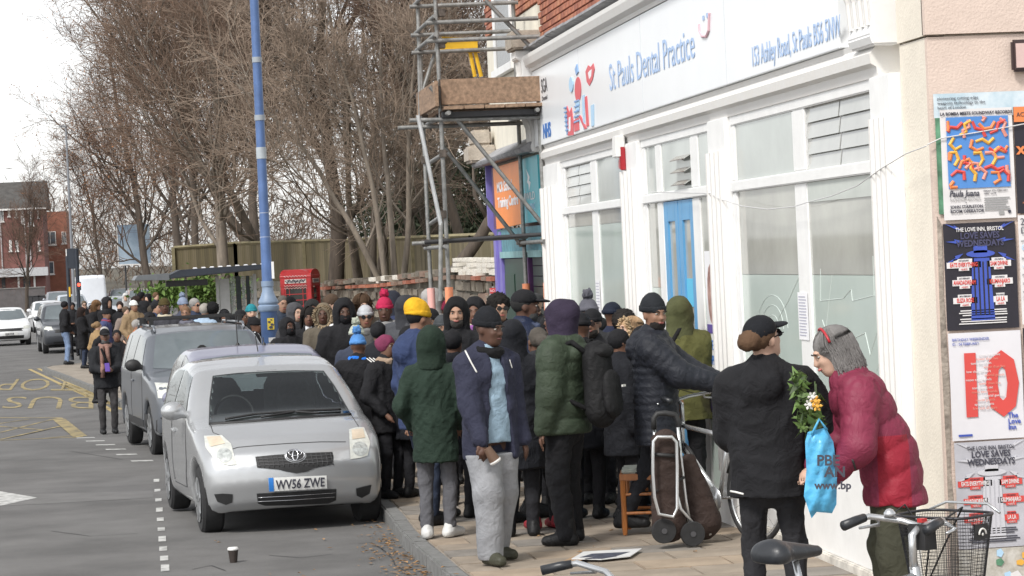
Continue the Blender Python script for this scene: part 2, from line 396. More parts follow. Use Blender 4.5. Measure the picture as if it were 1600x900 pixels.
# masonry: core behind the shop front, cream corner strip, upper brick wall
sp('wall', m_cream, lambda b: (b.bx((WX+.12, 13.94, -.2), (XB, 28.5, 4.44)), b.bx((WX+.0, 13.94, -.2), (WX+.12, 14.43, 3.355)), b.bx((WX-.012, 13.925, 3.365), (WX+.12, 14.43, 4.44))))
sp('corner_wall', m_pink, lambda b: (b.bx((WX+.0, 13.90, -.2), (XB, 13.938, 3.355)), b.bx((WX-.012, 13.88, 3.368), (XB, 13.938, 6.6))))
sp('upper_wall', m_mortar, lambda b: b.bx((WX+.06, 13.95, 4.44), (XB, 28.4, 7.2)))
uw = shop.children[-1]
bme = MB().box((0, 0, 0), (.06, .213, .064)).build('brick', m_brick, None, bevel=.004); bm_ = bme.data; bpy.data.objects.remove(bme); bm_.materials.clear(); bm_.materials.append(None)
m_brick2 = mat('red_brick_dark', (.31, .115, .075), .85, var=.2, vscale=5, bump=.3, bscale=60)
m_brick3 = mat('red_brick_orange', (.46, .20, .115), .85, var=.2, vscale=5, bump=.3, bscale=60)
n = 0
for rI in range(8):
    for c in range(40):
        y = 28.27-c*.225-(rI % 2)*.1125; z = 4.585+rI*.077
        if z-.04 > 4.60+(28.3-y)*.085 and False: continue
        if y < 20.6: continue
        o = bpy.data.objects.new('brick', bm_); COL.objects.link(o); o.parent = uw
        o.location = (WX+.052+random.uniform(-.003, .003), y, z); n += 1
        o.material_slots[0].link = 'OBJECT'; o.material_slots[0].material = random.choice([m_brick, m_brick, m_brick2, m_brick3])
# fascia: cornice, flashing, sign box with lettering, soffit
sp('cornice', m_paint2, lambda b: (b.prism([(.06, 4.275), (-.09, 4.275), (-.10, 4.31), (-.15, 4.34), (-.17, 4.41), (-.17, 4.45), (.06, 4.49)], (0, 14.2, 0), (WX, 14.5, 0)), b.prism([(.1, 3.20), (-.04, 3.20), (-.05, 3.26), (-.085, 3.28), (-.09, 3.34), (-.04, 3.39), (-.05, 3.425), (.1, 3.425)], (0, 13.2, 0), (WX, 14.75, 0))))
sp('flashing', m_lead, lambda b: [b.box((WX-.05, 28.3-i*.62, 4.515+random.uniform(-.008, .008)), (.24, .63, .028), rot=Matrix.Rotation(.2+random.uniform(-.03, .03), 3, 'Y')) for i in range(23)])
board = sp('sign_board', m_sign, lambda b: b.bx((WX-.08, 15.45, 3.43), (WX+.06, 28.38, 4.27)), bevel=.004)
for yj in (18.6, 21.9, 25.2): sp('board_joint', mat('joint_grey', (.55, .57, .6), .6, var=0), lambda b: b.bx((WX-.0815, yj-.004, 3.44), (WX-.07, yj+.004, 4.26)))
SX = WX-.084
def wall_text(s, y, z, size, m, sx, bold=0., parent=board, align='LEFT'):
    return text(s, size, 'lettering', m, parent, frame((SX, y, z), (0, -1, 0), (0, 0, 1)), sx=sx, bold=bold, ext=.001, align=align)
m_blue_t = mat('pale_blue_lettering', (.38, .52, .76), .5, var=0); m_nhs = mat('nhs_blue', (.03, .16, .50), .5, var=0)
def wy(x, y): p = at_x(x, y, SX); return float(p[1]), float(p[2])
y0, z0 = wy(953, 142); y1, z1 = wy(1086, 97)
t = wall_text('St Pauls Dental Practice', y0, z0, .355, m_blue_t, 1.0); wdt = max(v.co.y for v in t.data.vertices)-min(v.co.y for v in t.data.vertices)
def fit(t, y_from, y_to):
    ys = [v.co.y for v in t.data.vertices]; a, c = max(ys), min(ys)
    for v in t.data.vertices: v.co.y = y_from+(v.co.y-a)/(c-a)*(y_to-y_from)
fit(t, y0, y1)
y0, z0 = wy(1176, 104); y1, z1 = wy(1314, 58)
t = wall_text('153 Ashley Road, St Pauls BS6 5NW', y0, z0, .2, m_blue_t, 1.0); fit(t, y0, y1)
y0, z0 = wy(849, 216); t = wall_text('NHS', y0, z0, .21, m_nhs, 1, bold=.008); fit(t, y0, wy(861, 214)[0])
y0, z0 = wy(846, 146); t = wall_text('SGA', y0, z0, .22, mat('dark_lettering', (.06, .06, .07), .5, var=0), 1); fit(t, y0, wy(855, 140)[0])
y0, z0 = wy(847, 158); t = wall_text('Dental', y0, z0, .07, MATS['dark_lettering'], 1); fit(t, y0, wy(855, 155)[0])
# printed motif of tools, lips and toothbrush shapes, raised vinyl
m_vr = mat('vinyl_red', (.66, .12, .14), .5, var=0); m_vb = mat('vinyl_blue', (.24, .40, .66), .5, var=0); m_vw = mat('vinyl_white', (.8, .8, .82), .5, var=0); m_vl = mat('vinyl_light_blue', (.42, .62, .80), .5, var=0)  # lips red paled: glare on the sign is mixed into the vinyl colour
BLK_ = [0]
def blob(px, m, nm='motif'):
    BLK_[0] += 1; pts = [wy(*q) for q in px]; return sp(nm, m, lambda b: b.prism([(p[0], p[1]) for p in pts], (-.003-.0005*BLK_[0], 0, 0), (SX+.002, 0, 0), (0, 1, 0), (0, 0, 1)), parent=board)
def ring(cx, cy, rx, ry, n=14, k=0.): return [(cx+rx*math.cos(2*math.pi*i/n), cy+ry*math.sin(2*math.pi*i/n)-k*rx*math.cos(2*math.pi*i/n)) for i in range(n)]
blob(ring(903, 140, 5, 20), m_vr); blob([(899, 158), (906, 156), (905, 172), (900, 174)], m_vl)
blob([(915, 112), (919, 102), (923, 105), (927, 99), (929, 108), (926, 124), (921, 134), (917, 128)], m_vr, 'lips'); blob([(919, 114), (922, 110), (925, 108), (924, 119), (921, 124)], m_vw, 'lips')
blob([(886, 165), (890, 176), (893, 168), (896, 190), (896, 211), (888, 212), (885, 190)], m_vr); blob([(889, 184), (892, 182), (892, 204), (889, 206)], m_vw)
blob([(897, 188), (904, 184), (905, 203), (898, 206)], m_vr); blob([(883, 180), (886, 178), (888, 208), (886, 211)], m_vb)
blob([(914, 152), (917, 150), (920, 196), (917, 198)], m_vr, 'toothbrush'); blob([(910, 150), (913, 148), (914, 200), (912, 202)], m_vl, 'toothbrush'); blob([(905, 182), (907, 180), (917, 200), (914, 202)], m_vr, 'toothbrush')
blob([(924, 165), (928, 163), (928, 196), (925, 198)], m_vl, 'toothbrush'); blob([(899, 108), (902, 100), (904, 112), (901, 118)], m_vb); blob(ring(893, 132, 3, 12), m_vl)
for i in range(5): blob([(898, 158+i*8), (905, 155+i*8), (905, 157.5+i*8), (898, 160.5+i*8)], m_vb, 'motif')
for i in range(6): blob([(882+i*.6, 168+i*7), (886+i*.6, 166.4+i*7), (886+i*.6, 168.4+i*7), (882+i*.6, 170+i*7)], m_vb, 'motif')
# smile mark
sm_pts = [wy(*q) for q in ((1093, 38), (1094, 50), (1098, 57), (1104, 57), (1108, 47), (1109, 20))]
sp('smile_mark', mat('smile_pink', (.7, .45, .5), .5, var=0), lambda b: b.tube([(SX-.002, p[0], p[1]) for p in sm_pts], .012, 6), parent=board)
for q in ((1099, 28), (1105, 24)): sp('smile_mark', m_blue_t, lambda b: b.box((SX-.001, *wy(*q)), (.004, .05, .035)), parent=board)
# corbels at both ends
def corbel(y0, y1): 
    pr = [(.06, 4.52), (-.25, 4.52), (-.25, 4.43), (-.19, 4.40), (-.18, 4.28), (-.21, 4.14), (-.20, 4.0), (-.16, 3.8), (-.11, 3.66), (-.10, 3.5), (-.12, 3.44), (-.10, 3.38), (.06, 3.38)]
    c = sp('corbel', m_paint, lambda b: b.prism(pr, (0, y1-y0, 0), (WX, y0, 0)), bevel=.01)
    for k in range(4):
        yy = y0+(k+.5)*(y1-y0)/4
        sp('flute', m_paint2, lambda b: b.tube([(WX+p[0]-.008, yy, p[1]) for p in pr[3:10]], .018, 6))
corbel(14.62, 15.12); corbel(28.40, 28.75)
sp('pier_cap', mat('stone_cap', (.42, .37, .31), .9, var=.2, vscale=10, bump=.5), lambda b: b.bx((WX-.3, 28.32, 4.53), (WX+.1, 28.85, 4.74)), bevel=.02)
# pilasters with fluting
def pil(y0, y1, z0=0.0, z1=3.2, w=.07):
    sp('pilaster', m_paint, lambda b: (b.bx((WX-w, y0, z0), (WX+.125, y1, z1)), b.bx((WX-w-.03, y0-.02, z0), (WX-w+.01, y1+.02, z0+.35))), bevel=.006)
    nf = 4 if y1-y0 > .4 else 2
    for k in range(nf):
        yy = y0+(k+.5)*(y1-y0)/nf; sp('flute', m_paint2, lambda b: b.tube([(WX-w-.001, yy, .5), (WX-w-.001, yy, z1-.25)], (y1-y0)/nf*.27, 6))
pil(14.44, 14.86); pil(18.82, 19.42); pil(22.38, 23.1); pil(26.9, 27.95); pil(27.97, 28.4, w=.02)
# bays
def bay(y0, y1, divs, sill, has_door=False):
    """divs: list of (ya, yb, kind) from low Y to high Y"""
    fr = MB()
    fr.bx((WX-.03, y0, 3.13), (WX+.1, y1, 3.30)); fr.bx((WX-.045, y0, 2.635), (WX+.1, y1, 2.715))
    for (a, c, kd), (a2, c2, k2) in zip(divs[:-1], divs[1:]): fr.bx((WX-.025, c, sill), (WX+.1, a2, 2.634)); fr.bx((WX-.025, c, 2.716), (WX+.1, a2, 3.129))
    fr.bx((WX-.028, y0, sill), (WX+.1, divs[0][0], 2.633)); fr.bx((WX-.028, divs[-1][1], sill), (WX+.1, y1, 2.633))
    fr.bx((WX-.028, y0, 2.717), (WX+.1, divs[0][0], 3.128)); fr.bx((WX-.028, divs[-1][1], 2.717), (WX+.1, y1, 3.128))
    fr.build('window_frame', m_paint, shop, bevel=.008, world=True)
    if not has_door:
        sp('stall_riser', m_paint, lambda b: (b.bx((WX-.02, y0+.003, .18), (WX+.11, y1-.003, sill-.05)), b.bx((WX-.06, y0+.002, sill-.05), (WX+.11, y1-.002, sill))), bevel=.005)
        sp('plinth', mat('dirty_plinth', (.58, .55, .50), .8, var=.3, vscale=6, bump=.3), lambda b: b.bx((WX-.05, y0+.004, -.1), (WX+.11, y1-.004, .18)), bevel=.01)
    for a, c, kd in divs:
        if kd == 'louvre':
            win = sp('louvre_window', m_lead, lambda b: (b.bx((WX+.005, (a+c)/2-.012, 2.717), (WX+.03, (a+c)/2+.012, 3.128)), b.bx((WX+.1, a, 2.717), (WX+.11, c, 3.128))))
            for half in (0, 1):
                h0 = a+half*(c-a)/2+.015; h1 = h0+(c-a)/2-.03
                for k in range(4):
                    zc = 2.77+k*.105; op = 1.0 if (has_door and half == 0 and k < 3) else .16
                    R = Matrix.Rotation(op, 3, 'Y')
                    sp('louvre_blade', m_louv, lambda b: b.box((WX+.0-.02*(op > .5), (h0+h1)/2, zc), (.006, h1-h0, .118), rot=R), parent=win)
        else: sp('upper_pane', m_grey, lambda b: b.bx((WX-.012, a-.02, 2.71), (WX-.002, c+.02, 3.135)))
        if kd == 'door': continue
        zt = (2.02 if y0 < 20 else 2.5) if has_door is False else 1.9
        sp('pane', m_clear, lambda b: b.bx((WX-.012, a-.02, zt), (WX-.002, c+.02, 2.64)))
        sp('frosted_pane', m_frost, lambda b: b.bx((WX-.012, a-.02, sill-.01), (WX-.002, c+.02, zt-.003)))
bay(14.87, 18.81, [(14.95, 16.62, 'louvre'), (16.94, 18.68, 'pane')], .92)
sp('roller_blind', m_blind, lambda b: b.bx((WX-.022, 14.96, 2.50), (WX-.014, 16.6, 2.63)))
bay(23.11, 26.89, [(23.2, 24.78, 'pane'), (25.12, 26.72, 'louvre')], .92)
bay(19.43, 22.37, [(19.53, 20.02, 'pane'), (20.30, 21.52, 'door'), (21.76, 22.22, 'pane')], .1, True)
# louvre over the door sits in the middle light; blue double door below it
win = sp('louvre_window', m_clear, lambda b: b.bx((WX+.09, 20.31, 2.717), (WX+.1, 21.51, 3.128)))
for half in (0, 1):
    h0 = 20.33+half*.6; h1 = h0+.56
    for k in range(4):
        zc = 2.78+k*.102; op = 1.05 if (half == 0 and k < 3) else .14
        sp('louvre_blade', m_louv, lambda b: b.box((WX+.0-.025*(op > .5), (h0+h1)/2, zc), (.006, h1-h0, .116), rot=Matrix.Rotation(op, 3, 'Y')), parent=win)
door = sp('door', m_bdoor, lambda b: [(b.bx((WX-.02, 20.31+k*.61, .13), (WX+.03, 20.44+k*.61, 2.63)), b.bx((WX-.02, 20.75+k*.61, .13), (WX+.03, 20.905+k*.61, 2.63)), b.bx((WX-.02, 20.44+k*.61, 2.46), (WX+.03, 20.75+k*.61, 2.63)), b.bx((WX-.02, 20.44+k*.61, .13), (WX+.03, 20.75+k*.61, .5))) for k in range(2)], bevel=.004)
for k in range(2): sp('door_pane', m_clear, lambda b: b.bx((WX-.002, 20.44+k*.61, .5), (WX+.003, 20.75+k*.61, 2.46)), parent=door)
sp('notice', mat('cyan_notice', (.1, .5, .75), .5, var=0), lambda b: b.bx((WX-.008, 20.5, 1.75), (WX-.004, 20.74, 1.98)), parent=door)
sp('door_handle', mat('steel', (.55, .55, .56), .25, metal=1., var=0), lambda b: b.tube([(WX+.02, 20.87, 1.05), (WX-.03, 20.87, 1.06), (WX-.03, 20.87, 1.3), (WX+.02, 20.87, 1.31)], .012, 6), parent=door)
# alarm box
al = sp('alarm_box', mat('alarm_white', (.75, .74, .72), .5, var=.03), lambda b: b.prism([(-.1, 0), (.1, 0), (.1, .2), (-.06, .2)], (-.09, 0, 0), (WX-.07, 23.0, 3.08), (0, -1, 0), (0, 0, 1)), bevel=.01)
sp('alarm_strobe', mat('alarm_red', (.35, .012, .02), .3, var=.05), lambda b: b.prism([(0, -.10), (.105, -.12), (.105, .10), (.06, .04), (.06, .0), (0, -.02)], (-.055, 0, 0), (WX-.069, 23.0, 3.08), (0, -1, 0), (0, 0, 1)), parent=al, bevel=.008)
# taped notices and poster by the door
m_paper = mat('paper', (.78, .78, .80), .7, var=.03); m_ink = mat('ink', (.05, .05, .07), .6, var=0)
def notice(px0, px1, z0, z1, y, rows, nm='notice'):
    o = sp(nm, m_paper, lambda b: b.bx((WX-.032, y-px0, z0), (WX-.030, y+px0, z1)))
    for k in range(rows):
        zz = z1-.03-(z1-z0-.06)*k/max(1, rows-1); sp('print_line', mat('faint_ink', (.42, .42, .5), .6, var=0), lambda b: b.bx((WX-.0335, y-px0*.8*random.uniform(.6, 1), zz-.004), (WX-.0315, y+px0*.8, zz+.004)), parent=o)
notice(.13, 0, 1.58, 1.9, 16.83, 14); notice(.12, 0, 1.62, 1.95, 24.95, 10); notice(.16, 0, 1.56, 1.86, 27.1, 10)
po = sp('poster', m_paper, lambda b: b.bx((WX-.018, 19.54, .9), (WX-.013, 19.96, 2.2)))
sp('poster_portrait', mat('poster_brown', (.38, .16, .12), .6, var=.5, vscale=9, col2=(.6, .4, .35)), lambda b: b.prism(ring(0, 0, .13, .24, 12), (-.003, 0, 0), (WX-.018, 19.76, 1.86), (0, -1, 0), (0, 0, 1)), parent=po)
sp('poster_band', mat('poster_purple', (.12, .08, .35), .5, var=0), lambda b: (b.bx((WX-.022, 19.55, .92), (WX-.018, 19.95, 1.06)), b.bx((WX-.022, 19.75, 1.55), (WX-.018, 19.95, 1.62))), parent=po)
for s_, z in (('WE ARE', 1.42), ('OPEN', 1.3), ('PLEASE', 1.18)): text(s_, .11, 'lettering', m_nhs, po, frame((WX-.020, 19.9, z), (0, -1, 0), (0, 0, 1)), sx=.8, ext=.001)
# white drawings on the glass
m_chalk = mat('white_window_pen', (.60, .66, .63), .6, var=0)
def pen(px, r=.006):
    r *= .38
    P = [at_x(*q, WX-.013) for q in px]; P = np.array(P)
    sp('window_drawing', m_chalk, lambda b: b.tube(P, r, 4))
for rr in (10, 16, 22): pen([(1207+rr*math.cos(a)*1.1, 518+2.6*rr*-math.sin(a)) for a in np.linspace(.1, 3.0, 14)], .005)
pen([(1282, 470), (1318, 466), (1330, 452), (1332, 470), (1364, 462)]); pen([(1282, 420), (1282, 470)]); pen([(1364, 400), (1366, 462)]); pen([(1285, 500), (1300, 545), (1352, 520), (1360, 555), (1372, 515), (1380, 518)])
pen([(1368, 585), (1376, 560), (1382, 552), (1384, 570), (1374, 588), (1388, 596)], .008); pen([(1300, 430), (1290, 520)]); pen([(1250, 430), (1232, 470), (1215, 500)])
# loose white cable slung along the front
cb = [(1018, 300), (1110, 302), (1122, 310), (1160, 322), (1200, 327), (1240, 323), (1262, 316), (1300, 306), (1340, 290), (1376, 264), (1416, 240), (1448, 228)]
P = [at_x(*q, WX-.1) for q in cb]; sp('cable', mat('cable_white', (.6, .6, .6), .5, var=0), lambda b: b.tube(P, .0035, 5))
cb = [(1449, 226), (1470, 216), (1520, 208), (1577, 198), (1620, 190)]; P = [at_y(*q, 13.87) for q in cb]; sp('cable', MATS['cable_white'], lambda b: b.tube(P, .0035, 5))
# street name frame on the corner wall
fr = sp('name_plate', mat('plate_frame', (.05, .03, .03), .5, var=0), lambda b: b.bx((4.795, 13.84, 3.14), (5.6, 13.88, 3.32)), bevel=.012)
sp('plate_face', mat('plate_face', (.62, .45, .42), .3, var=.1), lambda b: b.bx((4.815, 13.835, 3.162), (5.58, 13.84, 3.298)), parent=fr)
sp('damp_edge', mat('bare_render', (.30, .26, .22), .9, var=.4, vscale=14, bump=.5), lambda b: b.prism([(4.322, .1), (4.36, .1), (4.372, .5), (4.35, .9), (4.365, 1.4), (4.352, 1.9), (4.36, 2.3), (4.335, 2.35), (4.325, 1.6), (4.33, 1.0)], (0, -.006, 0), (0, 13.9, 0)))

# ================================================================ posters on the corner wall
PW = 13.888
def poster(x0, x1, z0, z1, m, label, d=0.):
    o = thing('poster', label, 'poster', (x0, PW-d, z0)); b = MB()
    n = 6; V = []; Fq = []
    for i in range(n+1):
        for j in range(n+1): V.append((x0+(x1-x0)*i/n, PW-d-.004+.003*math.sin(i*2.1+j*1.3)*random.random(), z0+(z1-z0)*j/n))
    for i in range(n):
        for j in range(n): Fq.append((i*(n+1)+j, (i+1)*(n+1)+j, (i+1)*(n+1)+j+1, i*(n+1)+j+1))
    b.add(V, Fq); b.build('sheet', m, o, smooth=True, world=True); return o
def pt(o, s, x, z, size, m, sx=1., align='LEFT', bold=0., rot=0., d=0., shear=0.):
    M = frame((x, PW-.011-d, z), (math.cos(rot), 0, math.sin(rot)), (-math.sin(rot), 0, math.cos(rot))); return text(s, size, 'lettering', m, o, M, sx=sx, align=align, bold=bold, ext=.0006, shear=shear, res=2)
def pb(o, pts, m, nm='print', d=0.): return sp(nm, m, lambda b: b.prism(pts, (0, -.002, 0), (0, PW-.0085-d, 0)), parent=o)
def rect(x0, z0, x1, z1): return [(x0, z0), (x1, z0), (x1, z1), (x0, z1)]
m_pw = mat('poster_paper', (.70, .68, .68), .6, var=.04, vscale=8); m_pk = mat('poster_black', (.018, .016, .025), .5, var=.2, vscale=8)
m_pgr = mat('poster_grey', (.46, .46, .50), .6, var=.1, vscale=5); m_pr = mat('poster_red', (.62, .07, .06), .6, var=.05); m_pbl = mat('poster_blue', (.05, .09, .42), .6, var=.1)
m_por = mat('poster_orange', (.72, .22, .07), .6, var=.05)
tb = poster(4.34, 5.5, 2.90, 3.035, mat('old_poster_sky', (.45, .62, .72), .6, var=.15, vscale=7, col2=(.7, .76, .8)), 'torn pale blue poster strip along the top of the poster wall', -.003)
for k, s_ in enumerate(('pioneering cutting-edge', 'weapons technology to the', 'heart of London')): pt(tb, s_, 4.36, 3.0-k*.026, .024, m_ink, 1.05, d=-.003)
sp('side_strip', mat('old_poster_green', (.10, .25, .15), .7, var=.5, vscale=8), lambda b: b.bx((4.345, PW-.003, 2.36), (4.39, PW-.0005, 2.9)), parent=tb)
a = poster(4.372, 4.792, 2.325, 2.945, m_pw, 'white gig poster with tangled orange and red shapes on blue, topmost in its column')
pb(a, rect(4.405, 2.50, 4.765, 2.90), mat('poster_sky', (.08, .24, .58), .6, var=.06), 'picture')
pt(a, 'LA BOMBA MEETS SOUNDWAY RECORDS', 4.582, 2.912, .024, m_ink, .93, 'CENTER', .0008)
cols = [m_por, m_pr, mat('poster_amber', (.74, .40, .06), .6, var=.04), mat('poster_coral', (.70, .28, .22), .6, var=.04)]
rnd = random.Random(5)                                  # a generic tangle of bent ribbons
def clipx(v): return min(4.755, max(4.415, v))
def clipz(v): return min(2.892, max(2.508, v))
for k in range(30):
    cx = 4.43+(k % 6)*.062+rnd.uniform(-.015, .015); cz = 2.535+(k//6)*.082+rnd.uniform(-.015, .015); a0 = rnd.uniform(0, 6.3); px = [(clipx(cx), clipz(cz))]
    for q in range(3): a0 += rnd.choice([-1.3, 1.3, -.9, .9]); px.append((clipx(px[-1][0]+.042*math.cos(a0)), clipz(px[-1][1]+.042*math.sin(a0))))
    sp('picture_shape', cols[k % 4], lambda b: b.tube([(p[0], PW-.010-.0004*(k % 3), p[1]) for p in px], [.011, .012, .011, .009], 6), parent=a)
pt(a, 'Paula Juana', 4.405, 2.455, .05, m_ink, .78, bold=.001, shear=.25); pt(a, 'SOUNDWAY RECORDS', 4.408, 2.43, .02, mat('grey_ink', (.3, .3, .3), .6, var=0), .85); pt(a, '+', 4.495, 2.412, .02, m_ink); pt(a, 'JOHN STAPLETON', 4.41, 2.389, .024, m_ink, .95, bold=.0006); pt(a, 'BOOM OPERATOR', 4.408, 2.364, .024, m_ink, .97, bold=.0006)
pt(a, 'FRIDAY 9TH FEBRUARY', 4.605, 2.476, .015, m_ink, .9); pt(a, '10PM - LATE', 4.605, 2.46, .015, m_ink, .9)
for k in range(6): pb(a, rect(4.608, 2.437-k*.013, 4.608+.15*rnd.uniform(.8, 1), 2.443-k*.013), MATS['grey_ink'])
pb(a, rect(4.69, 2.345, 4.72, 2.365), MATS['grey_ink']); pb(a, ring(4.752, 2.36, .009, .01), m_ink)
def saves(x0, z0, dark, label):
    bgm = m_pk if dark else m_pgr; o = poster(x0, x0+.42, z0, z0+.6, bgm, label); cx = x0+.21; ink = m_pw if dark else m_ink
    tw = m_pbl if dark else mat('poster_pale_tower', (.56, .56, .60), .6, var=.04)
    pb(o, [(cx-.07, z0+.05), (cx+.07, z0+.05), (cx+.05, z0+.40), (cx-.05, z0+.40)], tw, 'tower'); pb(o, ring(cx, z0+.425, .085, .02), tw, 'tower'); pb(o, rect(cx-.04, z0+.43, cx+.04, z0+.47), tw, 'tower')
    for k in range(4): pb(o, rect(cx-.045+k*.026, z0+.08, cx-.036+k*.026, z0+.38), bgm, 'tower', .0006)
    for sx_ in (-1, 1):
        for zz, t in ((.56, .04), (.50, .0), (.43, -.05)): pb(o, [(cx+sx_*.10, z0+zz), (cx+sx_*.15, z0+zz+t*.5+.012), (cx+sx_*.145, z0+zz+t*.5+.002), (cx+sx_*.2, z0+zz+t), (cx+sx_*.14, z0+zz+t*.5-.012)], tw, 'bolt')
    pt(o, 'THE LOVE INN, BRISTOL', cx, z0+.553, .032, ink, .8, 'CENTER', .0005); d_ink = mat('dark_blue_ink', (.06, .06, .12), .6, var=0) if dark else m_ink
    pt(o, 'LOVE SAVES', cx, z0+.512, .05, d_ink, .85, 'CENTER', .0015); pt(o, 'WEDNESDAYS', cx, z0+.468, .05, d_ink, .85, 'CENTER', .0015)
    for k, (l, r_, dl, dr) in enumerate((('EATS EVERYTHING', 'SAM DIVINE', '31ST JANUARY', '6TH MARCH'), ('AHADADREAM', 'KILIMANJARO', '21ST FEBRUARY', '13TH MARCH'), ('ELIZA ROSE', 'LA LA', '28TH FEBRUARY', '27TH MARCH'))):
        zz = z0+.355-k*.10
        for s_, x, dd in ((l, cx-.1, dl), (r_, cx+.105, dr)):
            wd = len(s_)*.0058+.012; pl = m_pw if dark else m_pr; tx = m_pr if dark else m_pw
            pb(o, rect(x-wd, zz-.006, x+wd, zz+.028), pl); pb(o, rect(x-wd*.6, zz+.0285, x+wd*.6, zz+.045), pl); pb(o, rect(x-.03, zz-.022, x+.03, zz-.0065), pl)
            pt(o, s_, x, zz+.001, .033, tx, .58, 'CENTER', .0008, d=.001); pt(o, dd, x, zz+.031, .013, m_ink, .7, 'CENTER', d=.001); pt(o, '+GUESTS', x, zz-.019, .014, tx, .7, 'CENTER', d=.001)
    for k in range(6): pb(o, rect(cx-.15*rnd.uniform(.75, 1), z0+.105-k*.013-(k > 2)*.008, cx+.15*rnd.uniform(.75, 1), z0+.111-k*.013-(k > 2)*.008), ink)
    return o
saves(4.362, 1.705, True, 'black club poster with blue lightning bolts and red names on white strips')
c = poster(4.365, 4.787, 1.085, 1.69, mat('poster_white', (.68, .67, .70), .6, var=.03), 'white club poster with a giant red number ten')
pt(c, 'BIRTHDAY WEEKENDER', 4.385, 1.645, .022, m_pbl, .9); pt(c, '01 - 04 FEBRUARY', 4.385, 1.62, .022, m_pbl, .9); pt(c, '10', 4.575, 1.235, .47, m_pr, .78, 'CENTER', .02)
for k in range(14):
    x = 4.575+rnd.uniform(-.05, .05); wd = rnd.uniform(.06, .13); zz = 1.555-k*.023; pt(c, rnd.choice(['tom sky dj set', 'lower than live', 'low club all stars', 'room two friends', 'special guests']), x, zz, .021, MATS['poster_coral'] if k % 2 else m_pw, 1.0, 'CENTER', d=.002)
for k, s_ in enumerate(('The', 'Love', 'Inn')): pt(c, s_, 4.69, 1.2-k*.033, .042, m_pbl, .9, bold=.001)
pb(c, rect(4.40, 1.108, 4.48, 1.12), m_pbl)
saves(4.372, .475, False, 'grey club poster with red name strips, lowest in its column behind the basket')
e = poster(4.80, 5.22, 2.345, 2.945, m_pk, 'black poster with an orange heading beside the tangled shapes poster', .001); pb(e, rect(4.80, 2.86, 5.22, 2.945), m_por, d=.001)
pt(e, 'ACT NOW', 4.815, 2.89, .035, m_ink, .9, d=.003); pt(e, 'xAA', 4.81, 2.68, .09, m_por, 1., d=.002, bold=.003); pt(e, 'music', 4.83, 2.40, .02, m_por, d=.002)
e = poster(4.80, 5.22, 1.72, 2.335, m_pw, 'white listings poster with columns of dark print at the edge', .001)
for k, (s_, sz, mm) in enumerate((('24', .055, m_ink), ('Day', .05, m_ink), ('AND NIGHT', .016, m_ink), ('CABLE', .05, m_vl), ('January dates', .018, m_ink), ('10-16-20', .018, m_vl), ('FRIDAY', .018, m_ink), ('Saturday', .018, m_ink), ('Monday', .018, m_ink), ('Fri', .05, m_ink), ('Late', .04, m_vl))): pt(e, s_, 4.81, 2.28-k*.048, sz, mm, d=.002)
e = poster(4.80, 5.22, 1.10, 1.70, m_pk, 'black poster with yellow lettering at the edge of the wall', .001); pt(e, 'S', 4.803, 1.6, .08, MATS['poster_amber'], d=.002); pt(e, 'Bristol', 4.805, 1.4, .06, MATS['poster_amber'], d=.002)
# layered old scraps under the posters
rag = poster(4.37, 5.2, .1, .47, mat('old_scraps', (.52, .48, .40), .7, var=.3, vscale=18, col2=(.62, .6, .56)), 'ragged layers of old torn posters at the foot of the corner wall', -.002)
for k in range(40):
    x = rnd.uniform(4.6, 5.1); z = rnd.uniform(.15, .46); s_ = rnd.uniform(.015, .04)
    pb(rag, ring(x, z, s_, s_*rnd.uniform(.6, 1.2), 5), rnd.choice([m_pr, m_pbl, m_vl, MATS['poster_amber'], MATS['poster_coral'], m_pw, m_ink, MATS['old_poster_green']]), 'scrap', -.002+.0003*k/10)
# ================================================================ training-centre building beyond the shop
m_or = mat('sign_orange', (.90, .25, .02), .4, var=.04); m_teal = mat('sign_teal', (.06, .44, .52), .4, var=.05); m_pur = mat('purple_paint', (.20, .17, .48), .5, var=.1, vscale=6); m_dpur = mat('dark_purple_paint', (.09, .03, .12), .5, var=.1)
m_dgreen = mat('dark_green_paint', (.012, .05, .03), .4, var=.15); m_tealw = mat('teal_woodwork', (.10, .25, .30), .6, var=.3, vscale=8)
tc_ = thing('shop_building', 'small training centre with orange and teal sign and purple woodwork behind scaffolding', 'building', (WX, 31, 0))
def tp(name, m, f, smooth=False, bevel=0., parent=tc_):
    b = MB(); f(b); return b.build(name, m, parent, smooth, bevel, world=True)
tp('wall', mat('cream_plaster', (.72, .68, .58), .8, var=.08, vscale=3, bump=.15), lambda b: (b.bx((WX+.04, 28.52, 3.35), (XB, 33.0, 5.05)), b.bx((WX+.35, 28.52, -.4), (XB, 32.9, 3.35))))
up = tp('upper_wall', m_mortar, lambda b: b.bx((WX+.06, 28.42, 5.06), (XB, 33.0, 8)))
k = 0
for rI in range(13):
    for c_ in range(20):
        y = 32.9-c_*.225-(rI % 2)*.1125
        if y < 28.5: continue
        o = bpy.data.objects.new('brick', bm_); COL.objects.link(o); o.parent = up; o.location = (WX+.052, y, 5.10+rI*.077)
        o.material_slots[0].link = 'OBJECT'; o.material_slots[0].material = random.choice([m_brick, m_brick2, m_brick3])
wn = tp('window', m_paint, lambda b: (b.bx((WX-.02, 30.3, 4.55), (WX+.02, 30.45, 6.2)), b.bx((WX-.02, 31.8, 4.55), (WX+.02, 31.95, 6.2)), b.bx((WX-.05, 30.2, 4.46), (WX+.02, 32.05, 4.55))))
tp('pane', mat('dark_window', (.03, .032, .035), .1, var=.2), lambda b: b.bx((WX-.005, 30.45, 4.55), (WX+.03, 31.8, 6.2)), parent=wn)
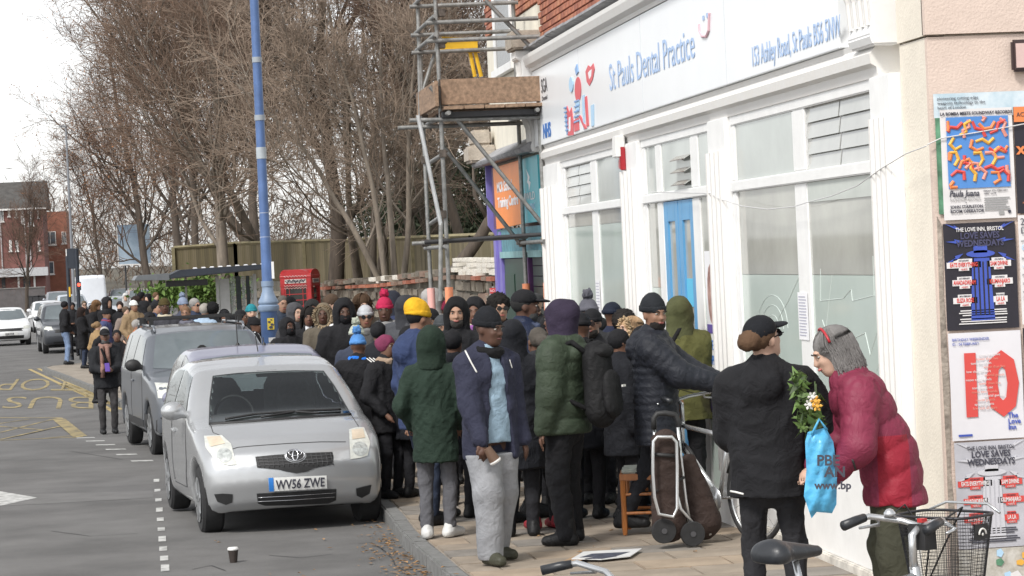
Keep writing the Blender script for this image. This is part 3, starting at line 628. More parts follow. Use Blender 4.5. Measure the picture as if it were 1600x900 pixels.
tp('ledge', m_lead, lambda b: b.prism([(.05, 3.40), (-.22, 3.38), (-.24, 3.43), (.05, 3.60)], (0, 4.55, 0), (WX, 28.46, 0)), bevel=.01)
tp('pier_cap', MATS['stone_cap'], lambda b: (b.bx((WX-.32, 32.55, 3.44), (WX+.05, 33.1, 3.66)), b.bx((WX-.26, 32.62, 3.66), (WX, 33.0, 3.86))), bevel=.03)
sgn = tp('sign_board', m_or, lambda b: b.prism([(-29.8, 2.60), (-32.2, 2.57), (-32.3, 3.35), (-29.95, 3.35)], (-.03, 0, 0), (WX-.02, 0, 0), (0, -1, 0), (0, 0, 1)))
tp('sign_board', m_teal, lambda b: b.prism([(-28.46, 2.60), (-29.79, 2.60), (-29.94, 3.35), (-28.46, 3.35)], (-.028, 0, 0), (WX-.02, 0, 0), (0, -1, 0), (0, 0, 1)))
tsg = tc_.children[-1]
def ttext(s, y, y2, z, size, m, par, bold=0.):
    t = text(s, size, 'lettering', m, par, frame((WX-.053, y, z), (0, -1, 0), (0, 0, 1)), bold=bold, ext=.001); fit(t, y, y2)
ttext('MCR School', 31.95, 30.6, 3.03, .17, m_vw, sgn, .006); ttext('Training Centre', 31.95, 30.1, 2.84, .17, m_vw, sgn, .006)
ttext('HIWILD', 29.7, 28.75, 2.86, .13, m_vw, tsg); ttext('TRAINING', 29.66, 28.75, 2.75, .1, m_vl, tsg)
tp('sign_mark', m_vw, lambda b: (b.prism([(-29.36, 3.22), (-29.1, 3.12), (-29.18, 3.08), (-29.05, 3.06), (-29.2, 2.96), (-29.22, 3.04), (-29.33, 3.07), (-29.25, 3.12)], (-.003, 0, 0), (WX-.048, 0, 0), (0, -1, 0), (0, 0, 1)),), parent=tsg)
tp('sign_end', m_pur, lambda b: b.prism([(-.10, 2.62), (.06, 2.40), (.06, 3.40), (-.10, 3.40)], (0, .06, 0), (WX, 32.62, 0)))
tp('sign_wedge', m_dpur, lambda b: b.prism([(-32.31, 3.35), (-32.21, 2.57), (-32.44, 2.57), (-32.44, 3.35)], (-.03, 0, 0), (WX-.02, 0, 0), (0, -1, 0), (0, 0, 1)))
tp('frieze', m_tealw, lambda b: b.bx((WX-.02, 28.5, 2.28), (WX+.05, 32.4, 2.56)))
tp('frieze', mat('teal_trim', (.25, .45, .46), .6, var=.2), lambda b: b.bx((WX-.05, 28.5, 2.20), (WX+.05, 32.0, 2.279)))
tp('pilaster', m_pur, lambda b: (b.bx((WX-.03, 32.0, -.3), (WX+.3, 32.25, 2.55)), b.bx((WX-.06, 32.26, -.3), (WX+.3, 32.5, 2.50))), bevel=.015)
tp('pilaster', m_dpur, lambda b: b.bx((WX-.05, 29.55, -.3), (WX+.3, 29.95, 2.27)), bevel=.01)
tp('door', m_dgreen, lambda b: (b.bx((WX+.0, 30.0, -.3), (WX+.26, 31.97, 2.19)), b.bx((WX-.02, 30.1, .2), (WX+.0, 30.9, 2.0)), b.bx((WX-.02, 31.0, .2), (WX+.0, 31.85, 2.0))), bevel=.005)
tp('shutter', mat('dark_shutter', (.015, .03, .028), .5, var=.2), lambda b: [b.box((WX+.02, 29.0, .0+i*.12), (.05, .98, .11)) for i in range(19)])

# ================================================================ scaffolding in front of it
m_galv = mat('galvanised', (.27, .27, .26), .55, metal=.55, var=.3, vscale=14, bump=.15, bscale=60); m_galvl = mat('galvanised_new', (.55, .56, .56), .4, metal=.6, var=.12, vscale=9); m_rust = mat('coupler', (.12, .10, .085), .7, metal=.4, var=.4, vscale=20)
m_board = mat('scaffold_board', (.27, .18, .12), .85, var=.35, vscale=4, stretch=(6, 1, 6), bump=.25); m_dark = mat('dark_steel', (.035, .035, .038), .6, var=.2); m_fo = mat('foam_orange', (.80, .30, .16), .8, var=.06); m_fp = mat('foam_pink', (.78, .42, .38), .8, var=.06); m_yb = mat('yellow_gate', (.70, .42, .02), .5, var=.1)
sc = thing('scaffold', 'grey tube scaffold tower with plank platform over the pavement', 'scaffold', (3.7, 28.6, 0))
def pole(a, c, m=None, r=.0242, name='tube'):
    b = MB(); b.cyl(a, c, r, n=10); return b.build(name, m or m_galv, sc, smooth='auto', world=True)
YN, YF = 27.95, 29.45
def near(x, y): return at_y(x, y, YN)
def farr(x, y): return at_y(x, y, YF)
NL = near(692, 250)[0]; NR = min(near(858, 300)[0], 4.24); FL = farr(664, 250)[0]; FR = min(farr(816, 300)[0], 4.22)
stds = [(NL, YN, 'o'), (NR, YN, 'o'), (FL, YF, 'p'), (FR, YF, 'o')]
for x, y, c in stds:
    g = float(GZ(y))+.11; top = 6.6 if x < 4 else (4.0 if y == YN else 6.6)
    s_ = pole((x, y, g), (x, y, top), name='standard')
    b = MB(); b.tube([(x, y, g+.25), (x, y, g+1.93)], .045, 12); b.build('foam_sleeve', m_fo if c == 'o' else m_fp, s_, smooth='auto', world=True)
    b = MB(); b.box((x, y, g+.006), (.15, .15, .012)); b.build('base_plate', m_dark, s_, world=True)
zl = 2.42
def coup(p):
    b = MB(); b.box(p, (.075, .09, .085)); b.cyl((p[0]-.05, p[1], p[2]+.02), (p[0]+.06, p[1], p[2]+.02), .012, n=6); b.build('coupler', m_rust, sc, world=True, bevel=.01)
pole((NL-.25, YN-.05, zl), (4.27, YN-.05, zl+.03), m_dark, name='ledger'); pole((FL-.2, YF-.05, zl), (4.26, YF-.05, zl+.02), name='ledger'); pole((NL-.05, YN-.4, zl-.06), (NL-.05, YF+.3, zl-.06), name='transom'); pole((NR-.05, YN-.3, zl-.05), (NR-.05, YF+.3, zl-.05), name='transom')
zp = float(near(690, 178)[2]); zt = float(near(690, 124)[2])
for z in (zp-.06,):
    pole((NL-.35, YN-.05, z), (4.3, YN-.05, z-.02), name='ledger'); pole((FL-.3, YF-.05, z), (4.28, YF-.05, z), name='ledger'); pole((NL+.05, YN-.35, z+.05), (NL+.05, YF+.4, z+.05), name='transom'); pole((NR-.06, YN-.3, z+.05), (NR-.06, YF+.4, z+.05), name='transom')
for k in range(5): 
    b = MB(); x = NL+.02+k*.225+.1; b.box((x, (YN+YF)/2, zp+.05), (.215, 2.0, .038)); b.build('scaffold_board', m_board, sc, world=True, bevel=.004)
b = MB(); b.box(((NL+4.28)/2, YN-.12, (zp+zt)/2+.04), (4.28-NL, .038, zt-zp-.1)); b.build('toe_board', m_board, sc, world=True, bevel=.004)
b = MB(); b.box((NL-.06, (YN+YF)/2, (zp+zt)/2+.02), (.038, YF-YN+.5, zt-zp-.1)); b.build('toe_board', m_board, sc, world=True, bevel=.004)
b = MB(); b.box(((NL+4.2)/2, YN-.06, zp-.02), (4.2-NL, .2, .06)); b.build('edge_beam', m_dark, sc, world=True, bevel=.004)
for k in range(3): pole((NL, YN+.15+.3*k, zp+.0-.01*k), (4.25, YN+.15+.3*k, zp-.01*k), m_dark, name='putlog')
for z in (zt+.42, zt+.62, zt+.95): pole((NL-.12, YN-.05, z), (4.27, YN-.05, z+.01), name='guard_rail'); pole((FL-.1, YF-.05, z), (4.27, YF-.05, z+.01), name='guard_rail'); pole((NL-.05, YN-.3, z+.05), (NL-.05, YF+.3, z+.05), name='guard_rail')
# braces
def brace(a, c, m=None): pole(a, c, m, name='brace')
brace(near(672, 135), near(862, 368)); brace(farr(690, 225), farr(812, 380)); brace(near(758, 0), near(828, 72)); brace(farr(653, 0), farr(657, 180)); 
A = at_y(653, 180, YN-.2); B_ = at_y(689, 352, YN-.2); brace(A, B_, m_galvl); brace(B_+np.array([0, 0, .02]), at_y(688, 470, YN-.2)); brace(farr(684, 70), farr(658, 150)); brace(near(694, 335), farr(672, 350)); brace(near(694, 240), farr(670, 255))
for q in ((692, 378), (858, 378), (692, 180), (692, 240), (692, 335), (690, 130), (690, 70), (690, 20)): coup(near(*q))
for q in ((664, 380), (816, 380), (664, 185), (664, 250)): coup(farr(*q))
b = MB(); b.box(near(853, 377), (.11, .05, .12)); b.build('clip', m_yb, sc, world=True, bevel=.02)
gt = MB(); 
for a, c in (((690, 60), (748, 62)), ((686, 78), (750, 80)), ((742, 80), (752, 120)), ((734, 80), (742, 120))): gt.tube([farr(*a), farr(*c)], .024, 6)
gt.box(farr(718, 70), (.42, .02, .13)); gt.build('safety_gate', m_yb, sc, world=True)
# a red and white notice on the park wall side
nb = thing('notice_sign', 'small red and white no parking notice beside the purple pilaster', 'sign', (4.0, 32.55, 1.5))
def npart(nm, m, f): b = MB(); f(b); return b.build(nm, m, nb, world=True)
NPp = at_y(772, 462, 32.6)
npart('board', m_paper, lambda b: b.box(NPp, (.11, .01, .2))); npart('heading', m_pr, lambda b: b.box(NPp+np.array([0, -.007, .065]), (.11, .006, .07)))
text('NO P', .05, 'lettering', m_vw, nb, frame(NPp+np.array([-.05, -.0105, .048]), (1, 0, 0), (0, 0, 1)), sx=.75, ext=.0005)
npart('post', m_galv, lambda b: b.cyl((NPp[0], NPp[1]+.03, GZ(32)+.1), (NPp[0], NPp[1]+.03, NPp[2]+.12), .02))

# ================================================================ park wall, fence, ground behind
park = MB(); park.add([(6.4, 47, .6), (60, 47, .6), (60, 400, .3), (16, 400, .0), (7, 180, -.4), (2.6, 101, -.35), (1.75, 88.2, .1), (5.3, 78.2, .6)], [tuple(range(8))])
struct(park.build('park_ground', mat('earth_and_grass', (.085, .085, .045), .95, var=.5, vscale=.6, bump=.5, bscale=20)))
WL = [np.array(q, float) for q in ((6.55, 46), (6.35, 54), (5.75, 66), (5.0, 77.5), (1.4, 87.5), (2.2, 101))]
WT = [1.90, 1.95, 1.72, 1.6, 1.9, 1.9]
m_st = [mat('rubble_stone_'+n, c, .9, var=.25, vscale=9, bump=.5, bscale=25) for n, c in (('a', (.20, .175, .14)), ('b', (.15, .13, .105)), ('c', (.26, .225, .18)), ('d', (.22, .15, .115)))]
pw = thing('park_wall', 'old rubble stone boundary wall with white painted brick coping', 'wall', (6.2, 60, 0))
b = MB()
for i in range(len(WL)-1):
    a, c = WL[i], WL[i+1]; d = (c-a)/np.linalg.norm(c-a); n = np.array([d[1], -d[0]])*.0; o_ = np.array([abs(d[1]), abs(d[0])])*.35
    za, zc = WT[i], WT[i+1]
    b.add([(*a, -.6), (*c, -.6), (*(c+o_), -.6), (*(a+o_), -.6), (*a, za), (*c, zc), (*(c+o_), zc), (*(a+o_), za)], [(0, 1, 5, 4), (1, 2, 6, 5), (2, 3, 7, 6), (3, 0, 4, 7), (4, 5, 6, 7), (3, 2, 1, 0)])
b.build('wall_core', mat('old_mortar', (.14, .13, .105), .95, var=.4, vscale=5, bump=.5), pw, world=True)
stm = []
for k in range(6):
    s_ = MB().box((0, 0, 0), (1, .1, 1)); V = np.concatenate(s_.v); V += RNG.uniform(-.09, .09, V.shape)*[1, .25, 1]
    o = mk('stone', V, s_.f, m_st[0], bevel=.06); stm.append(o.data); o.data.materials.clear(); o.data.materials.append(None); bpy.data.objects.remove(o)
def wall_piece(name, me, m, p, d, sx, sz, rz_=0.):
    o = bpy.data.objects.new(name, me); COL.objects.link(o); o.parent = pw; o.matrix_parent_inverse = Matrix.Translation((-6.2, -60, 0))
    o.location = p; o.rotation_euler = (0, 0, math.atan2(d[1], d[0])); o.scale = (sx, 1, sz); o.material_slots[0].link = 'OBJECT'; o.material_slots[0].material = m
cnt = 0
for i in range(4):
    a, c = WL[i], WL[i+1]; L = np.linalg.norm(c-a); d = (c-a)/L; zt_ = min(WT[i], WT[i+1]); n = np.array([-d[1], d[0]]) if d[0] < 0 or True else 0
    n = np.array([d[1], -d[0]]); n = n if n[0] < 0 or n[1] < 0 else -n
    # visible part: only the upper wall shows over the crowd
    z = zt_-.28
    while z > .75:
        u = random.uniform(0, .3)
        while u < L and cnt < 285:
            wd = random.uniform(.2, .5); foreshort = abs(d[1])
            if foreshort > .5: wd *= 2.6
            p = a+d*(u+wd/2)+n*.0
            wall_piece('stone', random.choice(stm), random.choice(m_st), (p[0]-.02, p[1]-.02, z), d, wd*random.uniform(.8, .97), random.uniform(.15, .24)); u += wd; cnt += 1
        z -= .25
# coping: painted bricks, some red courses
cop = MB().box((0, 0, 0), (1, .4, 1)).build('coping_brick', m_st[0], None, bevel=.05); cme = cop.data; cme.materials.clear(); cme.materials.append(None); bpy.data.objects.remove(cop)
m_wb = mat('white_painted_brick', (.62, .59, .53), .8, var=.25, vscale=8)
for i in range(3):
    a, c = WL[i], WL[i+1]; L = np.linalg.norm(c-a); d = (c-a)/L; u = 0
    while u < L:
        t = u/L; zt_ = WT[i]*(1-t)+WT[i+1]*t; p = a+d*u
        wall_piece('coping_brick', cme, m_wb if (i == 0 or random.random() < .2) else random.choice(m_st), (p[0]+random.uniform(-.04, .04), p[1], zt_+random.uniform(-.03, .05)), d, random.uniform(.45, .66), .1+random.uniform(0, .04))
        if random.random() < .45: wall_piece('coping_brick', cme, random.choice([m_brick, m_brick2, m_st[3]]), (p[0]-.03, p[1]-.02, zt_-.13), d, .62, .09)
        if i < 1 and random.random() < .65: wall_piece('coping_brick', cme, m_wb, (p[0], p[1], zt_+.13), d, .6, .09)
        if i < 1 and random.random() < .6: wall_piece('coping_brick', cme, m_wb, (p[0], p[1], zt_+.23), d, .55, .08)
        u += .68
# close-boarded fence behind the wall
fc_ = thing('fence', 'mossy green close boarded timber fence behind the stone wall', 'fence', (6, 70, 0))
m_fb = [mat('fence_board_'+n, c, .9, var=.3, vscale=3, stretch=(4, 4, .6), bump=.2) for n, c in (('a', (.13, .108, .06)), ('b', (.105, .088, .052)), ('c', (.155, .128, .078)))]; m_fr = mat('fence_rail', (.22, .19, .11), .85, var=.25, vscale=4)
FLn = [np.array(q, float) for q in ((8.2, 50), (7.6, 62), (6.6, 76), (2.6, 86), (.55, 86.5))]; FT = [2.62, 2.72, 2.85, 3.0, 2.95]; FB = [1.5, 1.5, 1.4, 1.6, 1.6]
bd = MB().box((0, 0, 0), (1, .025, 1)).build('fence_board', m_fr); fbm = bd.data; fbm.materials.clear(); fbm.materials.append(None); bpy.data.objects.remove(bd)
for i in range(4):
    a, c = FLn[i], FLn[i+1]; L = np.linalg.norm(c-a); d = (c-a)/L; ang = math.atan2(d[1], d[0]); u = -.12
    while u < L+.12:
        t = u/L; zt_ = FT[i]*(1-t)+FT[i+1]*t; zb = FB[i]*(1-t)+FB[i+1]*t; p = a+d*u; stp = .14 if abs(d[0]) > .5 else .3
        o = bpy.data.objects.new('fence_board', fbm); COL.objects.link(o); o.parent = fc_; o.matrix_parent_inverse = Matrix.Translation((-6, -70, 0))
        o.location = (p[0], p[1], (zt_+zb)/2); o.rotation_euler = (0, 0, ang+.06); o.scale = (stp+.015, 1, zt_-zb+random.uniform(-.01, .02)); o.material_slots[0].link = 'OBJECT'; o.material_slots[0].material = random.choice(m_fb); u += stp
    for dz in (.02,):
        b = MB(); b.tube([(a[0], a[1]-.04, FT[i]+dz), (c[0], c[1]-.04, FT[i+1]+dz)], .06, 4); b.build('rail', m_fr, fc_, world=True)
    npst = max(1, int(L/2.6))
    for k in range(npst+1):
        p = a+d*L*k/npst; zt_ = FT[i]+(FT[i+1]-FT[i])*k/npst; b = MB(); b.box((p[0]-.03, p[1]-.08, zt_-.75), (.11, .11, 1.55)); b.build('post', m_fr, fc_, world=True)

# ================================================================ blue street lamp
m_lb = mat('lamp_blue', (.085, .15, .32), .45, var=.15, vscale=5, metal=.1); m_lb2 = mat('lamp_blue_grey', (.20, .27, .38), .5, var=.12, vscale=5)
L0 = at_depth(424, 575, 38); L1 = at_depth(397, 0, 38)
lp = thing('street_lamp', 'tall blue painted street lamp post with moulded cast base', 'street lamp', (L0[0], L0[1], GZ(L0[1])+.11))
zg = float(GZ(L0[1])+.11); lx, ly = float(L0[0]), float(L0[1]); lean = (L1-L0)/(L1[2]-L0[2])
def lpart(nm, m, prof, n=20):
    b = MB(); V = []; b.lathe((0, 0, 0), prof, n); v = b.v[0]; v[:, 0] += lx+(v[:, 2]-.9)*lean[0]; v[:, 1] += ly+(v[:, 2]-.9)*lean[1]; return b.build(nm, m, lp, smooth='auto', world=True)
zc = float(at_depth(418, 478, 38)[2])
lpart('base', m_lb, [(.155, zg), (.155, zg+.25), (.125, zg+.28), (.125, zc-.10), (.14, zc-.08)])
lpart('collar', m_lb2, [(.14, zc-.08), (.16, zc-.05), (.16, zc+.0), (.135, zc+.02), (.15, zc+.04), (.15, zc+.07), (.11, zc+.14), (.085, zc+.22), (.08, zc+.30)])
zb_ = lpart('shaft', m_lb, [(.08, zc+.30), (.075, zc+1.1), (.072, 3.0), (.068, 4.5), (.06, 9.0)])
for z, r_ in ((zc+.31, .092), (4.42, .078), (5.28, .074)): lpart('band', m_lb2 if z < 3 else mat('grey_band', (.30, .33, .36), .5, var=.1), [(r_, z-.02), (r_, z+.06)], 16)
lpart('label_wrap', mat('clear_label', (.38, .42, .45), .4, var=.1), [(.076, 3.83), (.076, 4.0)])
for z in (3.02, 2.66, 2.38, 2.2): lpart('tape', mat('old_tape', (.4, .45, .55), .6, var=.3), [(.0755, z), (.0755, z+.012)])
lens = MB(); lens.box((lx-.9, ly, 9.0), (.7, .22, .1)); lens.tube([(lx-.25, ly, 8.95), (lx-.6, ly, 9.0)], .04, 8); lens.build('lantern', m_lb2, lp, world=True)
def stk(px, py, w_, h_, m, nm='sticker', off=.13): 
    p = at_depth(px, py, 38-off-.006); b = MB(); b.box(p, (w_, .004, h_)); return b.build(nm, m, lp, world=True)
s1 = stk(423, 506, .1, .17, mat('sticker_yellow', (.55, .42, .05), .5, var=.15)); 
p = at_depth(423, 506, 38-.142)
for dx, dz, r_ in ((-.02, .03, .022), (.02, -.01, .026), (0, -.05, .03), (.01, .06, .015)): b = MB(); b.prism(ring(0, 0, r_, r_*.7, 8), (0, -.003, 0), (p[0]+dx, p[1], p[2]+dz)); b.build('sticker_print', m_ink, s1, world=True)
stk(425, 531, .1, .07, mat('sticker_white', (.5, .5, .5), .6, var=.1)); stk(426, 540, .07, .06, MATS['sticker_white'])
b = MB(); b.box(at_depth(426, 422, 37.95), (.035, .16, .25)); b.build('side_plate', m_paint, lp, world=True)

# ================================================================ red telephone box
m_tr = mat('phone_red', (.42, .022, .025), .4, var=.15, vscale=4); m_tg = mat('phone_glass', (.02, .022, .02), .12, var=.4, vscale=8)
pb0 = at_depth(474, 545, 74); zg = float(GZ(74))+.11
px_ = thing('telephone_box', 'red telephone box with domed roof and white scrawl, beside the stone wall', 'telephone box', (pb0[0], pb0[1], zg), rz=math.radians(-20))
def kp(nm, m, f, smooth=False, bevel=0., parent=px_): b = MB(); f(b); return b.build(nm, m, parent, smooth, bevel)
H_ = 2.33
kp('plinth', m_tr, lambda b: b.box((0, 0, .12), (.94, .94, .24)), bevel=.02)
kp('corner_frame', m_tr, lambda b: [b.box((sx_*.40, sy*.40, 1.1), (.12, .12, 1.76)) for sx_ in (-1, 1) for sy in (-1, 1)], bevel=.012)
kp('head', m_tr, lambda b: (b.box((0, 0, 2.0), (.93, .93, .2)), b.box((0, 0, 1.87), (.95, .95, .06))), bevel=.015)
def dome(b):
    for s_ in (0, 1):
        pts = [(-.47, 2.10), (-.47, 2.15)]+[(.47*math.cos(a), 2.15+.19*math.sin(a)) for a in np.linspace(math.pi, 0, 10)]+[(.47, 2.15), (.47, 2.10)]
        if s_ == 0: b.prism(pts, (0, .93, 0), (0, -.465, 0))
        else: b.prism(pts, (.92, 0, 0), (-.46, 0, 0), (0, 1, 0), (0, 0, 1))
kp('roof', m_tr, dome)
for k in range(4):
    R_ = Rz(k*math.pi/2)
    def tr(p): return R_@np.asarray(p, float)
    d_ = MB(); 
    for x, w_ in ((-.32, .03), (.32, .03), (-.2, .015), (.2, .015)): d_.box(tr((x, -.43, 1.1)), np.abs(tr((w_, .03, 1.6))))
    for z in np.linspace(.42, 1.8, 9): d_.box(tr((0, -.43, z)), np.abs(tr((.66, .031, .018))))
    sd_ = d_.build('glazed_side', m_tr, px_)
    for z0_, z1_ in zip(np.linspace(.42, 1.8, 9)[:-1], np.linspace(.42, 1.8, 9)[1:]):
        for xa, xb in ((-.30, -.21), (-.19, .19), (.21, .30)): q = MB(); q.box(tr(((xa+xb)/2, -.425, (z0_+z1_)/2)), np.abs(tr((xb-xa, .008, z1_-z0_-.02)))); q.build('pane', m_tg, sd_)
    q = MB(); q.box(tr((0, -.472, 2.0)), np.abs(tr((.64, .012, .12)))); q.build('name_panel', mat('opal_panel', (.55, .5, .47), .4, var=.3, vscale=9), px_)
    text('TELEPHONE', .1, 'lettering', m_ink, px_, frame(tr((0, -.479, 1.965)), tr((1, 0, 0)), (0, 0, 1)), sx=.95, align='CENTER', world=False, bold=.003)
sq = [(-.3+.06*i, 2.0+.05*((-1)**i)*(1 if i % 3 else .4)) for i in range(11)]; kp('scrawl', m_ink, lambda b: b.tube([(q[0], -.482, q[1]) for q in sq], .016, 5)); 
for z in (1.87, 1.80, 2.14): sq = [(-.34+.045*i, z+.02*((-1)**i)) for i in range(16)]; kp('scrawl', mat('scrawl_white', (.6, .55, .53), .7, var=0), lambda b: b.tube([(q[0], -.478-.005*(z < 1.9), q[1]) for q in sq], .007, 4))

# ================================================================ bus shelter
m_sh = mat('shelter_dark', (.022, .028, .04), .45, var=.15, vscale=4); m_sg = mat('shelter_grey', (.36, .37, .37), .5, var=.1, vscale=4); m_gl = mat('shelter_glass', (.32, .36, .36), .15, var=.15, alpha=.45)
S0 = at_depth(190, 430, 73); S1 = at_depth(425, 418, 73.5); ctr = at_depth(340, 430, 73); zg = float(GZ(73))+.11
bs = thing('bus_shelter', 'dark roofed bus shelter with glazed grey end panel', 'bus shelter', (ctr[0], ctr[1], zg), rz=math.radians(4))
def bp_(nm, m, f, bevel=0., parent=bs): b = MB(); f(b); return b.build(nm, m, parent, False, bevel)
def sx(px): return float((at_depth(px, 430, 73)-ctr)@np.array([1, 0, 0]))
x0, x1 = sx(262), sx(413); zr = float(at_depth(340, 425, 73)[2]-zg)
bp_('roof', m_sh, lambda b: b.prism([(x0, zr-.13), (x1, zr+.02), (x1, zr+.16), (x0+.3, zr+.11), (x0, zr-.02)], (0, 1.5, 0), (0, -.75, 0)), bevel=.02)
bp_('roof_end', mat('shelter_roof_grey', (.12, .13, .14), .4, var=.1), lambda b: b.prism([(sx(207), zr-.13), (x0-.01, zr-.17), (x0-.01, zr+.03), (sx(212), zr+.0)], (0, 1.5, 0), (0, -.75, 0)), bevel=.01)
for k in range(9): bp_('roof_rivet', m_vw, lambda b: b.box((x0+.75+k*.24, -.3, zr+.135+.004*k), (.13, .2, .05)), bevel=.02)
bp_('sign_box', mat('shelter_black', (.008, .008, .009), .4, var=0), lambda b: b.box(((sx(257)+sx(322))/2, -.3, zr-.27), (sx(322)-sx(257), .25, .17)), bevel=.01)
for px in (339, 398): bp_('post', m_sg, lambda b: b.box((sx(px), 0, (zr-.1)/2), (.09, .09, zr-.1)), bevel=.01)
bp_('post', m_sg, lambda b: b.box((sx(292), .6, (zr-.1)/2), (.06, .06, zr-.1)), bevel=.01)
bp_('panel', m_sg, lambda b: b.box((sx(350), .0, zr/2-.05), (sx(358)-sx(342), .06, zr-.3)), bevel=.01)
for k, (pa, pbx, m) in enumerate(((359, 367, 's'), (368, 376, 'd'), (377, 383, 's'), (384, 390, 'd'), (391, 395, 's'))): bp_('glass_panel', m_gl if m == 's' else mat('glass_dark', (.03, .04, .045), .1, var=.2), lambda b: b.box(((sx(pa)+sx(pbx))/2, .02, zr/2-.02), (sx(pbx)-sx(pa), .02, zr-.25)))
bp_('bench', m_sh, lambda b: (b.box((sx(310), .45, .55), (1.6, .25, .05)), b.box((sx(295), .45, .27), (.05, .2, .52)), b.box((sx(325), .45, .27), (.05, .2, .52))))
# hedge plants behind the shelter
def leafy(name, label, c, r, n, m, cat='shrub', kind=None, size=.06):
    P = RNG.normal(0, .45, (n, 3))*r+np.asarray(c); U = RNG.normal(0, 1, (n, 3)); U /= np.linalg.norm(U, axis=1)[:, None]; W = np.cross(U, RNG.normal(0, 1, (n, 3))); W /= np.linalg.norm(W, axis=1)[:, None]
    s_ = RNG.uniform(.6, 1.3, (n, 1))*size; V = np.stack([P-U*s_, P+W*s_*.5, P+U*s_, P-W*s_*.5], 1).reshape(-1, 3)
    me = qmesh(name, V, np.arange(n*4).reshape(-1, 4)); me.polygons.foreach_set('use_smooth', np.zeros(n, bool)); o = obj(name, me, m); tag(o, label, cat, kind=kind); return o
hp = at_depth(300, 462, 79)
leafy('shrub', 'bright green weeds growing behind the bus shelter', (hp[0], hp[1], 1.5), (1.6, .5, .5), 2600, mat('weed_green', (.10, .17, .035), .8, var=.5, vscale=3), size=.09)

# ================================================================ traffic signal seen from behind, distant lamp column
tl0 = at_depth(118, 480, 78); zg = float(GZ(78))+.0
tl = thing('traffic_light', 'black traffic signal on twin posts seen from behind', 'traffic light', (tl0[0], tl0[1], zg))
def tlp(nm, m, f, bevel=0.): b = MB(); f(b); return b.build(nm, m, tl, False, bevel, world=True)
def ap(x, y): return at_depth(x, y, 78)
for a, c in (((105, 400), (112, 560)), ((119, 390), (127, 560))): 
    A, B_ = ap(*a), ap(*c); tlp('post', m_sh, lambda b: b.cyl((A[0], A[1], A[2]), (A[0], A[1], zg), .06, n=10))
b0 = ap(114, 404); tlp('backing_board', m_sh, lambda b: b.box(b0, (.36, .06, .62)), .02); tlp('edge_strip', m_paint, lambda b: b.box(ap(104, 406), (.025, .07, .66)))
for k in range(3): tlp('hood', m_sh, lambda b: b.cyl((b0[0], b0[1]+.05, b0[2]+.2-.2*k), (b0[0], b0[1]+.25, b0[2]+.2-.2*k), .09, n=10))
rl = ap(123.5, 447); tlp('red_lamp_housing', m_sh, lambda b: b.box(rl+np.array([0, 0, 0]), (.12, .14, .26)), .01); tlp('red_lamp', mat('signal_red', (1., .06, .03), .4, var=0, emit=2.5), lambda b: b.cyl((rl[0], rl[1]-.10, rl[2]+.04), (rl[0], rl[1]-.07, rl[2]+.04), .05, n=10))
tlp('yellow_band', m_yb, lambda b: b.box(ap(109, 456)+np.array([0, -.07, 0]), (.05, .02, .3)))
dl = at_depth(116, 470, 105); dlm = thing('street_lamp', 'slim dark grey lamp column standing beyond the traffic signal', 'street lamp', (dl[0], dl[1], float(GZ(105))))
b = MB(); b.tube([(dl[0], dl[1], GZ(105)), (dl[0], dl[1], 3), (dl[0], dl[1], 8.3)], [.08, .06, .04], 8); b.build('column', mat('column_grey_hazed', (.20, .21, .23), .5, var=.1), dlm, world=True)  # column grey lightened, so distance haze is painted into its colour
b = MB(); b.box((dl[0]-.12, dl[1], 8.32), (.3, .12, .06)); b.build('lantern', MATS['column_grey_hazed'], dlm, world=True)

